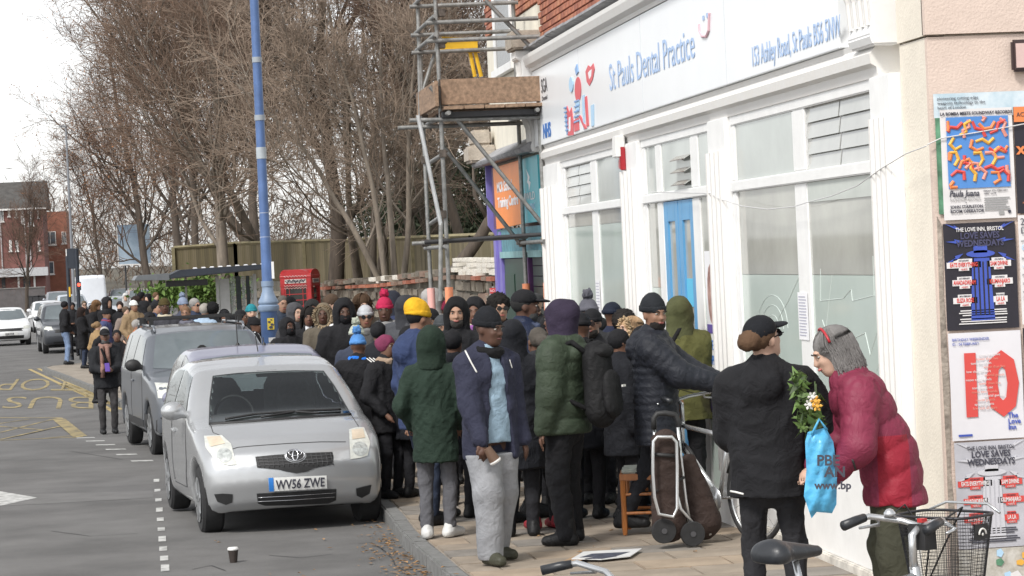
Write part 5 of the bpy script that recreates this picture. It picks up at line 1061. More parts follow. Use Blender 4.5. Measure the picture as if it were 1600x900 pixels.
    def seams(s):
        c = s.c; w0, w1 = c['win'][0], c['win'][1] if len(c['win']) > 1 else c['win'][0]; xm = w0[-1][0]-.03
        for v in 'LR':
            s.strip('door_seam', m_seam, [(xm, c['belt']+.05), (xm-.02, .6), (xm+.05, .36)], v); s.strip('door_seam', m_seam, [(w0[0][0]+.02, c['belt']+.03), (w0[0][0]+.06, .6), (w0[0][0]-.05, .36), (xm+.05, .34)], v)
            b = MB(); p, n = s.hit((xm+.18, 4 if v == 'L' else -4, c['belt']-.1), (0, -1 if v == 'L' else 1, 0)); b.box(p+n*.012, (.2, .03, .03)); b.build('door_handle', s.m, s.t, bevel=.008)
def paint(key, col, metal=.55, rough=.32): return mat(key, col, rough, metal=metal, var=.03, vscale=3, coat=.6)
# --- silver hatchback in front
d = np.array([.24, -2.3]); d /= np.linalg.norm(d); left = np.array([-d[1], d[0]])  # car's left in world
fw = gp(316, 831); ctr = fw[:2]-d*1.25+left*.77
ang = math.atan2(d[1], d[0])
m_silver = paint('silver_paint', (.47, .48, .49), .55, .27)
y_ = Car('hatchback_car', 'silver hatchback with rounded nose parked foremost at the kerb', 'hatch', (ctr[0], ctr[1], float(GZ(ctr[1]))), ang, m_silver, .026)
y_.t.rotation_euler[1] = 0
y_.wheels()
# see-through glazing: open the shell under each pane and furnish the cabin
WS = [(333, 588), (372, 583.5), (418, 581), (462, 579.5), (505, 580), (522, 603), (548, 648), (500, 651), (443, 655), (385, 659.5), (327, 663), (328, 625)]
m_clr = bpy.data.materials.new('clear_car_glass'); m_clr.use_nodes = True; MATS['clear_car_glass'] = m_clr; _t = m_clr.node_tree; _t.nodes.clear()
_o = _t.nodes.new('ShaderNodeOutputMaterial'); _mxs = _t.nodes.new('ShaderNodeMixShader'); _tr = _t.nodes.new('ShaderNodeBsdfTransparent'); _gl = _t.nodes.new('ShaderNodeBsdfGlossy'); _fr = _t.nodes.new('ShaderNodeFresnel')
_tr.inputs[0].default_value = (.72, .78, .77, 1); _gl.inputs[0].default_value = (.9, .93, .95, 1); _gl.inputs['Roughness'].default_value = .02; _fr.inputs[0].default_value = 1.62
_t.links.new(_fr.outputs[0], _mxs.inputs[0]); _t.links.new(_tr.outputs[0], _mxs.inputs[1]); _t.links.new(_gl.outputs[0], _mxs.inputs[2]); _t.links.new(_mxs.outputs[0], _o.inputs[0])
_bmx = bmesh.new(); _bmx.from_mesh(y_.me); _bmx.faces.ensure_lookup_table(); _FC = np.array([f.calc_center_median() for f in _bmx.faces]); _FN = np.array([f.normal for f in _bmx.faces]); _W = _FC @ np.array(y_.M.to_3x3()).T+np.array(y_.M.translation)-CAM
_px = 800+FPX*(_W@Rv)/(_W@Fv); _py = 450-FPX*(_W@Uv)/(_W@Fv); kill = (poly_sd(_px, _py, WS) < -1.5) & (_FN[:, 0] > .15) & (_FC[:, 2] > .95)
for w_ in y_.c['win']: kill |= (poly_sd(_FC[:, 0], _FC[:, 2], w_) < -.008) & (np.abs(_FN[:, 1]) > .4) & (np.abs(_FC[:, 1]) > .35)
RW = [(-.55, 1.08), (.55, 1.08), (.46, 1.30), (-.46, 1.30)]; kill |= (poly_sd(_FC[:, 1], _FC[:, 2], RW) < -.01) & (_FN[:, 0] < -.2) & (_FC[:, 0] < -1.0)
bmesh.ops.delete(_bmx, geom=[_bmx.faces[i] for i in np.nonzero(kill)[0]], context='FACES'); _bmx.to_mesh(y_.me); _bmx.free()
y_.glazing(ws=False, mg=m_clr); y_.patch('rear_window', m_clr, RW, 'r', .005, .08)
m_cab = mat('cabin_grey', (.055, .055, .058), .85, var=.1); m_seat = mat('seat_cloth', (.10, .10, .105), .9, var=.15, vscale=20)
b = MB(); b.bx((-1.45, -.60, .3), (.52, .60, .80)); b.build('cabin_floor', m_cab, y_.t)
b = MB(); b.prism([(.50, .60), (.46, .93), (.60, 1.0), (.92, 1.005), (1.0, .95), (1.0, .60)], (0, 1.24, 0), (0, -.62, 0), (1, 0, 0), (0, 0, 1)); b.build('dashboard', m_cab, y_.t, bevel=.02)
for sy in (-.33, .33):
    for sx_ in (-.05, -.95):
        S_ = SDF(); S_.cone((sx_-.02, sy, .80), (sx_-.16, sy, 1.12), .20, .17, .04, side=(0, 1, 0), q=.45); S_.cone((sx_-.19, sy-.06, 1.24), (sx_-.19, sy+.06, 1.24), .055, .055, .02); V, Q = S_.mesh(.03); obj('seat', qmesh('seat', V, Q), m_seat, y_.t)
b = MB(); a_w = np.linspace(0, 2*math.pi, 24, endpoint=False); b.tube([(.43-.06*math.sin(a), -.33+.175*math.cos(a), .98+.165*math.sin(a)) for a in a_w], .014, 6, closed=True); b.build('steering_wheel', m_blk, y_.t, smooth=True)
b = MB(); b.box((.30, 0, 1.33), (.03, .2, .06)); b.build('rear_view_mirror', m_blk, y_.t, bevel=.01)
ws = y_.patch('windscreen', m_clr, [(333, 588), (372, 583.5), (418, 581), (462, 579.5), (505, 580), (522, 603), (548, 648), (500, 651), (443, 655), (385, 659.5), (327, 663), (328, 625)], 'p', .006, .05)
for nm, pl in (('headlight', [(319, 682), (346.5, 681), (361, 694), (370, 726.5), (357, 727.5), (344, 725), (333, 715), (322, 700)]), ('headlight', [(545, 672), (556, 669), (568.5, 668.5), (578, 692), (574, 712), (562, 716), (547, 718)])): y_.patch(nm, m_lamp, pl, 'p', .008, .04)
for pl in ([(323, 684), (344, 683), (352, 694), (330, 699)], [(549, 673), (567, 671), (570, 685), (550, 688)]): y_.patch('indicator', m_amb, pl, 'p', .012, .03)
for cx, cy in ((351, 712), (562, 702)): y_.patch('lamp_bowl', mat('lamp_glass', (.40, .42, .41), .1, var=.35, vscale=30, coat=1.), ring(cx, cy, 12, 11, 14), 'p', .011, .04)
gr = y_.patch('grille', m_blk, [(399, 714), (430, 711), (480, 708), (519, 706.5), (521, 714), (520, 725), (492, 731), (479, 737), (463, 739.5), (447, 737), (435, 734), (402, 731)], 'p', .006, .04)
for i in range(16): x = 402+i*7.6; y_.strip('grille_bar', m_seam, [(x, 714-(x-400)*.05), (x+4, 731-(x-400)*.04)], 'p', .004, .008, parent=gr)
for i in range(3): y_.strip('grille_bar', mat('grille_grey', (.10, .10, .105), .5, var=0), [(401, 718+i*5), (460, 715+i*5), (519, 711+i*5)], 'p', .003, .009, parent=gr)
em = y_.patch('emblem', m_silver, ring(461, 713, 17, 10.5, 20), 'p', .012, .03); y_.patch('emblem_field', m_blk, ring(461, 712.6, 14, 8.6, 20), 'p', .018, .03, parent=em)
for rg in (ring(461, 712.6, 14.2, 8.7, 20), ring(461, 712.8, 4.2, 8.2, 16), ring(461, 709.4, 10, 4.0, 18)): y_.strip('emblem_ring', m_chr, rg+rg[:1], 'p', .006, .02, parent=em)
pl_ = y_.patch('number_plate', m_plate, [(419, 746.5), (509, 742.8), (510, 761.8), (420.3, 766.6)], 'p', .022, .05)
y_.patch('plate_band', mat('plate_blue', (.03, .20, .60), .4, var=0), [(419.2, 746.5), (427, 746.2), (427.8, 766.2), (420.4, 766.5)], 'p', .026, .03, parent=pl_)
def pix_text(car, s_, x0, x1, yl, yr, hpx, m, par):
    t = text(s_, 1, 'lettering', m, par, Matrix(), ext=0, bold=.02, world=False); co = np.array([v.co for v in t.data.vertices]); lo = co.min(0); hi = co.max(0)
    for v, c_ in zip(t.data.vertices, co):
        u = (c_[0]-lo[0])/(hi[0]-lo[0]); q = (c_[1]-lo[1])/(hi[1]-lo[1]); px = x0+(x1-x0)*u; py = yl+(yr-yl)*u-hpx*q
        p, n = car.hit(car.Mi @ Vector(CAM), car.Mi.to_3x3() @ Vector(ray(px, py))); v.co = p+n*.028
pix_text(y_, 'WV56 ZWE', 430.5, 506, 763.5, 758.6, 13.5, m_ink, pl_)
lg = y_.patch('lower_grille', m_blk, [(401, 771), (460, 768), (525.4, 763.7), (525, 781), (513, 786), (460, 788.5), (414, 789.5), (403, 786)], 'p', .006, .05)
for k in range(2): y_.strip('grille_bar', m_chr, [(403, 777+k*6), (460, 774+k*6), (524, 769.5+k*6)], 'p', .003, .009, parent=lg)
for pl in ([(335, 772), (349, 771), (364, 772), (363, 785), (353, 788.5), (340, 783.5)], [(556, 763), (568, 760), (580, 757), (577, 771), (565, 777.5), (557, 774)]): y_.patch('fog_recess', m_blk, pl, 'p', .006, .04)
y_.strip('bonnet_seam', m_seam, [(362, 702), (372, 699), (400, 696.5), (450, 693), (500, 690.5), (540, 690.5)], 'p', .005)
y_.strip('bonnet_seam', m_seam, [(329, 664), (333, 676), (346, 681)], 'p', .004); y_.strip('bonnet_seam', m_seam, [(549, 649), (560, 666)], 'p', .004)
y_.strip('windscreen_trim', m_blk, [(327, 663), (385, 659.5), (443, 655), (500, 651), (548, 648)], 'p', .018); y_.strip('windscreen_trim', m_seam, [(327, 662), (328, 625), (333, 588), (372, 583.5), (418, 581), (462, 579.5), (505, 580), (522, 603), (548, 648)], 'p', .007)
y_.strip('wiper', m_blk, [(352, 658), (400, 650), (455, 646), (500, 649)], 'p', .011, .02); y_.strip('wiper', m_blk, [(408, 655), (470, 645), (532, 643)], 'p', .011, .02)
y_.mirrors(m_silver, .0, sides=(-1,)); y_.seams()
b = MB(); b.cyl((-.2, 0, 1.52), (-.32, 0, 1.66), .005, n=6); b.build('aerial', m_blk, y_.t)
# seats and dash seen faintly behind the glass are implied by the tinted glazing
# --- lilac car tucked behind it
m_lil = paint('lilac_paint', (.26, .26, .345), .4, .35)
c2 = at_z(388, 640, .3); fw = gp(268, 755)
pc = Car('hatchback_car', 'pale lilac hatchback squeezed between the silver hatchback and the estate car', 'mpv', (.98, 28.1, float(GZ(27.9))), ang-.02, m_lil, .04)
pc.t.scale = (1, 1, .95); pc.wheels(False); pc.glazing(); pc.mirrors(m_lil, sides=(-1,)); pc.seams(); pc.front(.72, .62)
for x in (.1, -.25): b = MB(); b.cyl((x-.3, .15 if x > 0 else -.1, 1.56), (x-.36, .15 if x > 0 else -.1, 1.66 if x > 0 else 1.92), .006, n=6); b.lathe((x-.3, .15 if x > 0 else -.1, 1.555), [(.035, 0), (.012, .05)], 8); b.build('aerial', m_blk, pc.t)
# --- grey four-by-four with roof bars
m_gr = paint('grey_blue_paint', (.155, .168, .19), .5, .34)
fw = gp(240, 710); d2 = np.array([.33, -2.6]); d2 /= np.linalg.norm(d2); l2 = np.array([-d2[1], d2[0]]); ctr = fw[:2]-d2*1.35+l2*.85
cv = Car('suv_car', 'blue grey four by four with black roof bars at the kerb', 'suv', (ctr[0], ctr[1], float(GZ(ctr[1]))), math.atan2(d2[1], d2[0]), m_gr, .034)
cv.wheels(); cv.glazing(); cv.mirrors(m_blk, .02); cv.seams(); cv.front(.88, .80, wl=.42, lz=.22)
for v, sg in (('R', -1), ('L', 1)):
    b = MB(); b.tube([(.25, sg*.62, 1.62), (.15, sg*.62, 1.70), (-1.6, sg*.61, 1.70), (-1.75, sg*.61, 1.62)], .018, 6); b.build('roof_rail', m_gr, cv.t, smooth=True)
    cv.patch('bumper_trim', m_blk, [(sg*.9, .33), (sg*.3, .33), (sg*.3, .52), (sg*.9, .55)], 'f', .005, .07); cv.patch('sill_trim', m_blk, [(1.0, .36), (-.9, .36), (-.9, .46), (1.0, .46)], v, .006, .08)
for x in (-.1, -1.2):
    b = MB(); b.box((x, 0, 1.79), (.05, 1.36, .03)); b.box((x, -.62, 1.74), (.07, .06, .1)); b.box((x, .62, 1.74), (.07, .06, .1)); b.build('roof_bar', m_blk, cv.t, bevel=.005)
b = MB(); b.lathe((.75, -.05, 1.36), [(.07, -.02), (.07, .02)], 10, axis='x'); b.build('rear_view_mirror', m_blk, cv.t)
# --- traffic and parked cars further down
def far_car(label, kind, px, py, heading, col, metal=.3, name='hatchback_car', plate='', h=.06, z=None):
    p = gp(px, py); c_ = Car(name, label, kind, (p[0], p[1], float(GZ(p[1]))), math.radians(heading), paint('paint_'+str(len(MATS)), col, metal), h); c_.wheels(False); c_.glazing()
    if kind != 'van': c_.mirrors(c_.m); c_.front(.70 if kind == 'hatch' else .86, .62 if kind == 'hatch' else .75, plate=plate)
    return c_
far_car('small white hatchback driving up the empty road towards the bus stop', 'hatch', 12, 539, -82, (.74, .75, .76), .05, plate='HX60 KUE')
far_car('white car following the small hatchback with its bonnet showing', 'hatch', 76, 518, -84, (.70, .71, .73), .05)
hy = far_car('dark grey four by four parked where the kerb juts out', 'suv', 104, 549, -84, (.06, .065, .075), .4, 'suv_car')
far_car('silver grey saloon waiting beside the black signal posts', 'mpv', 92, 492, -84, (.34, .35, .38), .5)
far_car('pale car half hidden by the queue, beside the white van', 'hatch', 183, 508, -86, (.58, .62, .66), .3)
far_car('rose silver four by four with roof rails, beside the bus shelter roof end', 'suv', 222, 497, -86, (.42, .33, .31), .4, 'suv_car')
far_car('dark car parked behind the rose silver four by four', 'mpv', 192, 488, -86, (.08, .085, .09), .4)
far_car('pale blue car between the white hatchback and the signal posts', 'mpv', 113, 505, -84, (.55, .6, .66), .3)
vn = far_car('tall white panel van in the queue of traffic beyond the signal', 'van', 141, 490, 96, (.72, .75, .80), .0, 'van')
# ================================================================ people
def Rx(a): c, s_ = math.cos(a), math.sin(a); return np.array([[1, 0, 0], [0, c, -s_], [0, s_, c]])
def ik(S, T, l1, l2, pole):
    S = np.asarray(S, float); T = np.asarray(T, float); v = T-S; L = np.linalg.norm(v); L2 = min(L, (l1+l2)*.995); v = v/L; T = S+v*L2
    a = (l1*l1-l2*l2+L2*L2)/(2*L2); h_ = math.sqrt(max(0, l1*l1-a*a)); p = np.asarray(pole, float); p = p-v*(p@v); p /= np.linalg.norm(p)+1e-9; return S+v*a+p*h_, T
ARMS = {'rest': ((.26, .05, .80), (.25, -.9, 0)), 'pocket': ((.20, .13, .93), (.6, -.8, 0)), 'front': ((.07, .30, 1.08), (.6, -.5, -.5)), 'phone': ((.08, .32, 1.20), (.5, -.3, -.8)), 'face': ((.07, .20, 1.47), (.6, .3, -.8)), 'fold': ((-.06, .25, 1.12), (.8, -.1, -.5)), 'hold': ((.18, .34, 1.0), (.4, -.8, -.3)), 'hip': ((.27, .10, .86), (.5, -.8, 0))}
def fabric(key, col, rough=.85, var=.16, bump=.38, bscale=13):
    new = 'cloth_'+key not in MATS; m = mat('cloth_'+key, col, rough, var=var, vscale=5, bump=bump, bscale=bscale, spec=.25)
    if new:      # broad crumples from a warped noise, plus a fine weave
        nt = m.node_tree; bp = [n for n in nt.nodes if n.type == 'BUMP'][0]; n2 = bp.inputs['Height'].links[0].from_node
        n2.inputs['Distortion'].default_value = 1.6; n2.inputs['Detail'].default_value = 3; bp.inputs['Distance'].default_value = .035
        n3 = nt.nodes.new('ShaderNodeTexNoise'); n3.inputs['Scale'].default_value = 180; b2 = nt.nodes.new('ShaderNodeBump'); b2.inputs['Strength'].default_value = .12; b2.inputs['Distance'].default_value = .01
        nt.links.new([n for n in nt.nodes if n.type == 'TEX_COORD'][0].outputs['Object'], n3.inputs['Vector']); nt.links.new(n3.outputs['Fac'], b2.inputs['Height']); nt.links.new(bp.outputs[0], b2.inputs['Normal']); nt.links.new(b2.outputs[0], nt.nodes['Principled BSDF'].inputs['Normal'])
    return m
SK = {k: mat('skin_'+k, c, .55, var=.1, vscale=12, spec=.35) for k, c in (('deep', (.088, .044, .030)), ('dark', (.145, .075, .050)), ('brown', (.24, .13, .085)), ('tan', (.36, .21, .145)), ('light', (.52, .335, .25)))}
m_eyew = mat('eye_white', (.36, .33, .30), .35, var=0, spec=.3); m_pup = mat('pupil', (.012, .01, .01), .2, var=0)
def lipmat(sk): return mat('lip_'+sk, tuple(c*f for c, f in zip(SK_C[sk], (1.0, .72, .72))), .5, var=0)
SK_C = dict(deep=(.09, .035, .03), dark=(.15, .06, .05), brown=(.22, .085, .07), tan=(.34, .14, .12), light=(.48, .20, .18))
def skel(po):
    bend = math.radians(po.get('bend', 0)); hipz = po.get('hipz', .92); J = {}
    hip = np.array([0, 0, hipz]); B = Rx(-bend)
    def up(p): return hip+B@(np.asarray(p, float)-[0, 0, .92])
    J['up'] = up; J['hip'] = hip; J['waist'] = up((0, 0, 1.05)); J['chest'] = up((0, .0, 1.30)); J['neck'] = up((0, -.015, 1.46)); J['B'] = B
    nb = math.radians(po.get('hpitch', 0)); hy = math.radians(po.get('hyaw', 0))
    HM = B@Rz(-hy)@Rx(-nb); J['HM'] = HM; J['head'] = up((0, .0, 1.515))+HM@np.array([0, .025, .115])
    for k, sg in (('r', 1), ('l', -1)):
        S = up((sg*.172, -.005, 1.385)); a = po.get('arm_'+k, 'rest'); T, pole = ARMS[a] if isinstance(a, str) else a
        T = np.array(T, float)*[sg, 1, 1] if isinstance(a, str) else np.array(T, float); pole = np.array(pole, float)*[sg, 1, 1] if isinstance(a, str) else np.array(pole, float)
        if isinstance(a, str): T = up(T)
        E, T = ik(S, T, .29, .265, pole); J['sh_'+k], J['el_'+k], J['wr_'+k] = S, E, T
        hp = hip+np.array([sg*.09, 0, -.02]); ft = po.get('foot_'+k, (.10, 0., 0)); A = np.array([sg*ft[0], ft[1], .085+(ft[3] if len(ft) > 3 else 0)]); K, A = ik(hp, A, .407, .415, (sg*.12, 1, 0)); J['hp_'+k], J['kn_'+k], J['an_'+k] = hp, K, A; J['fy_'+k] = math.radians(ft[2]*sg)
    return J
def folds(V, N, amp, seed, f=1.0):
    r = np.random.default_rng(seed); d = np.zeros(len(V))
    for k in range(5):
        a = r.normal(0, 1, 3); a /= np.linalg.norm(a); b_ = r.normal(0, 1, 3); fr = f*r.uniform(14, 34); ph = r.uniform(0, 6.3, 2)
        w_ = np.sin(V@a*fr+2.2*np.sin(V@b_*fr*.28+ph[0])+ph[1]); d += (1-np.abs(w_))**1.5*.9-.35
    return V+N*(amp*d/2.2)[:, None]
def coat_mesh(J, h, hem=.82, bulk=.0, style='plain', hooddn=False, seed=1, openf=False, sleeve=1., collar=.085, belly=0.):
    S = SDF(); up = J['up']; b = bulk; X = J['B']@np.array([1., 0, 0])
    S.cone(up((0, 0, 1.0)), up((0, .0, 1.30)), .165+b, .19+b, .03, side=X, q=.70); [S.cone(up((0, -.012, 1.415)), up((sg*.15, -.01, 1.372)), .076+b*.3, .070+b*.45, .05) for sg in (-1, 1)]
    S.cone(up((0, -.01, 1.36)), up((0, -.005, 1.485)), .105+b*.5, collar+b*.2, .05)
    hz = min(hem, 1.0); lowc = J['hip']+np.array([0, 0, hz-.92-.06]); S.cone(up((0, 0, 1.02)), lowc, .168+b, .185+b*1.1, .05, side=X, q=.74)
    if belly: S.ell(up((0, .07, 1.08)), (.16+b, .13+belly, .2), .06)
    for k in 'rl':
        S.cone(J['sh_'+k], J['el_'+k], .073+b*.9, .058+b*.85, .03); fw = J['wr_'+k]-J['el_'+k]; S.cone(J['el_'+k], J['wr_'+k]-fw*.04, .058+b*.85, .043+b*.6, .025)
    if hooddn:
        for t in np.linspace(-1, 1, 5): S.ell(up((t*.115, -.10+.07*t*t, 1.462-.015*abs(t))), (.062, .062, .06), .03)
        S.ell(up((0, -.13-b*.4, 1.385)), (.125, .06, .10), .03)
    zc = J['hip'][2]+hem-.92; S.fn(lambda P, f_: np.maximum(f_, np.where(np.abs(P[..., 0]) < .245+b, zc-P[..., 2], -1.)))
    if openf: S.fn(lambda P, f_: np.maximum(f_, np.minimum(np.minimum(.04+.10*np.clip(1.45-P[..., 2], 0, 1)-np.abs(P[..., 0]-.01), P[..., 1]-.05), 1.52-P[..., 2])))
    V, Q = S.mesh(h); N = vnorm(V, Q)
    if style == 'puffer' or style == 'baffle':
        sp_ = .055 if style == 'puffer' else .135; dep = .011 if style == 'puffer' else .017; best = np.full(len(V), .26); s_ = None; z_loc = (V-J['hip'])@(J['B']@np.array([0, 0, 1.])); s_ = z_loc.copy()
        dt, _ = cone_d(V, up((0, 0, .9)), up((0, 0, 1.40)), .19+b, .2+b, X, .72); best = dt
        for k in 'rl':
            L1 = np.linalg.norm(J['el_'+k]-J['sh_'+k]); L2_ = np.linalg.norm(J['wr_'+k]-J['el_'+k])
            for a, c_, off, L in ((J['sh_'+k], J['el_'+k], 0, L1), (J['el_'+k], J['wr_'+k], L1, L2_)):
                d_, t = cone_d(V, a, c_, .07+b, .055+b); m_ = d_ < best; s_ = np.where(m_, off+t*L, s_); best = np.minimum(best, d_)
        arm_ = (best < dt); V = V+N*(dep*np.where(arm_, .6, 1.)*(np.abs(np.sin(math.pi*s_/sp_))**.4-.75)*1.15)[:, None]; V = folds(V, vnorm(V, Q), .005, seed, 1.4)
    else: V = folds(V, N, .016, seed, .8)
    return V, Q
def trouser_mesh(J, h, wide=0., seed=1, top=9.):
    S = SDF(); S.cone(J['hip']+[0, 0, .1], J['hip']+[0, 0, -.06], .15+wide*.4, .15+wide*.5, .04, side=(1, 0, 0), q=.78)
    for k in 'rl':
        S.cone(J['hp_'+k], J['kn_'+k], .092+wide, .068+wide, .025); an = J['an_'+k]; S.cone(J['kn_'+k], an+[0, 0, -.01], .067+wide, .056+wide*.9, .03)
    S.fn(lambda P, f_: np.maximum(np.maximum(f_, .035-P[..., 2]), P[..., 2]-top)); V, Q = S.mesh(h); return folds(V, vnorm(V, Q), .008 if wide > .03 else .012, seed, .9), Q
def shoe_mesh(J, k, h, boot=False):
    S = SDF(); an = J['an_'+k]; R_ = Rz(-J['fy_'+k]); g = an[2]-.085
    def f_(p): return np.array([an[0], an[1], g])+R_@np.asarray(p, float)
    S.cone(f_((0, -.045, .04)), f_((0, .15, .035)), .047, .042, .02); S.cone(f_((0, -.02, .05)), f_((0, -.015, .17 if boot else .10)), .05, .052 if boot else .045, .03); S.cone(f_((0, .02, .07)), f_((0, .09, .045)), .045, .04, .03)
    S.fn(lambda P, q: np.maximum(q, g+.002-P[..., 2])); return S.mesh(h)
def hand_prims(S, wr, el, sg, up_=None, grip=False):
    d = wr-el; d /= np.linalg.norm(d); sd_ = np.cross(d, [0, 0, 1.]); sd_ = sd_/np.linalg.norm(sd_) if np.linalg.norm(sd_) > .2 else np.array([1., 0, 0]); nn = np.cross(sd_, d)
    S.cone(wr, wr+d*.07, .027, .034, .012, side=sd_, q=.6)
    for i, (o, L) in enumerate(((-.027, .066), (-.009, .078), (.009, .074), (.027, .058))):
        a = wr+d*.075+sd_*o; c1 = a+d*L*.5-nn*(.008 if not grip else .025); c2 = c1+d*L*(.42 if not grip else .1)-nn*(.02 if not grip else .03); S.cone(a, c1, .0105, .0095, .006); S.cone(c1, c2, .0095, .008, .004)
    t0 = wr+d*.025+sd_*.03*sg; t1 = t0+d*.035+sd_*.022*sg-nn*.008; S.cone(t0, t1, .0125, .011, .01); S.cone(t1, t1+d*.03-nn*.01, .011, .009, .004)
def body_mesh(J, h, lod, grip=None):
    S = SDF(); c = J['head']; M = J['HM']; up = J['up']
    def q(p): return c+M@np.asarray(p, float)
    S.ell(q((0, -.015, .03)), (.075, .092, .086), .02, M); S.ell(q((0, .028, -.03)), (.061, .062, .086), .03, M); S.cone(q((-.02, .05, -.085)), q((.02, .05, -.085)), .03, .03, .03)
    S.cone(J['neck']-J['B']@np.array([0, 0, .04]), q((0, -.02, -.07)), .06, .055, .03)
    if lod < 2:
        S.ell(q((0, .088, .028)), (.05, .014, .012), .012, M); S.cone(q((0, .09, .012)), q((0, .107, -.03)), .009, .0155, .01); S.ell(q((0, .098, -.032)), (.021, .012, .01), .008, M)
        for sg in (-1, 1): S.ell(q((sg*.075, -.012, -.008)), (.012, .022, .032), .01, M); S.ell(q((sg*.036, .07, -.025)), (.022, .02, .02), .02, M); S.ell(q((sg*.031, .098, .006)), (.017, .016, .010), .01, M, op='-')
        S.ell(q((0, .086, -.062)), (.026, .014, .012), .008, M)
    S.cone(up((0, 0, 1.0)), up((0, 0, 1.34)), .11, .12, .03, side=(1, 0, 0), q=.7); S.cone(up((-.1, 0, 1.39)), up((.1, 0, 1.39)), .06, .06, .03); S.cone(J['hip']+[0, 0, .06], J['hip'], .11, .11, .03)
    for k, sg in (('r', 1), ('l', -1)):
        S.cone(J['sh_'+k], J['el_'+k], .045, .038, .02); S.cone(J['el_'+k], J['wr_'+k], .037, .025, .02); S.cone(J['hp_'+k], J['kn_'+k], .065, .045, .02); S.cone(J['kn_'+k], J['an_'+k], .045, .035, .02)
        if lod == 0: hand_prims(S, J['wr_'+k], J['el_'+k], sg, grip=(grip is not None and k in grip))
        else:
            d = J['wr_'+k]-J['el_'+k]; d /= np.linalg.norm(d); S.cone(J['wr_'+k], J['wr_'+k]+d*.09, .03, .034, .01); S.cone(J['wr_'+k]+d*.09, J['wr_'+k]+d*.155, .03, .018, .01)
    return S.mesh(h, 1)
_hw = {}
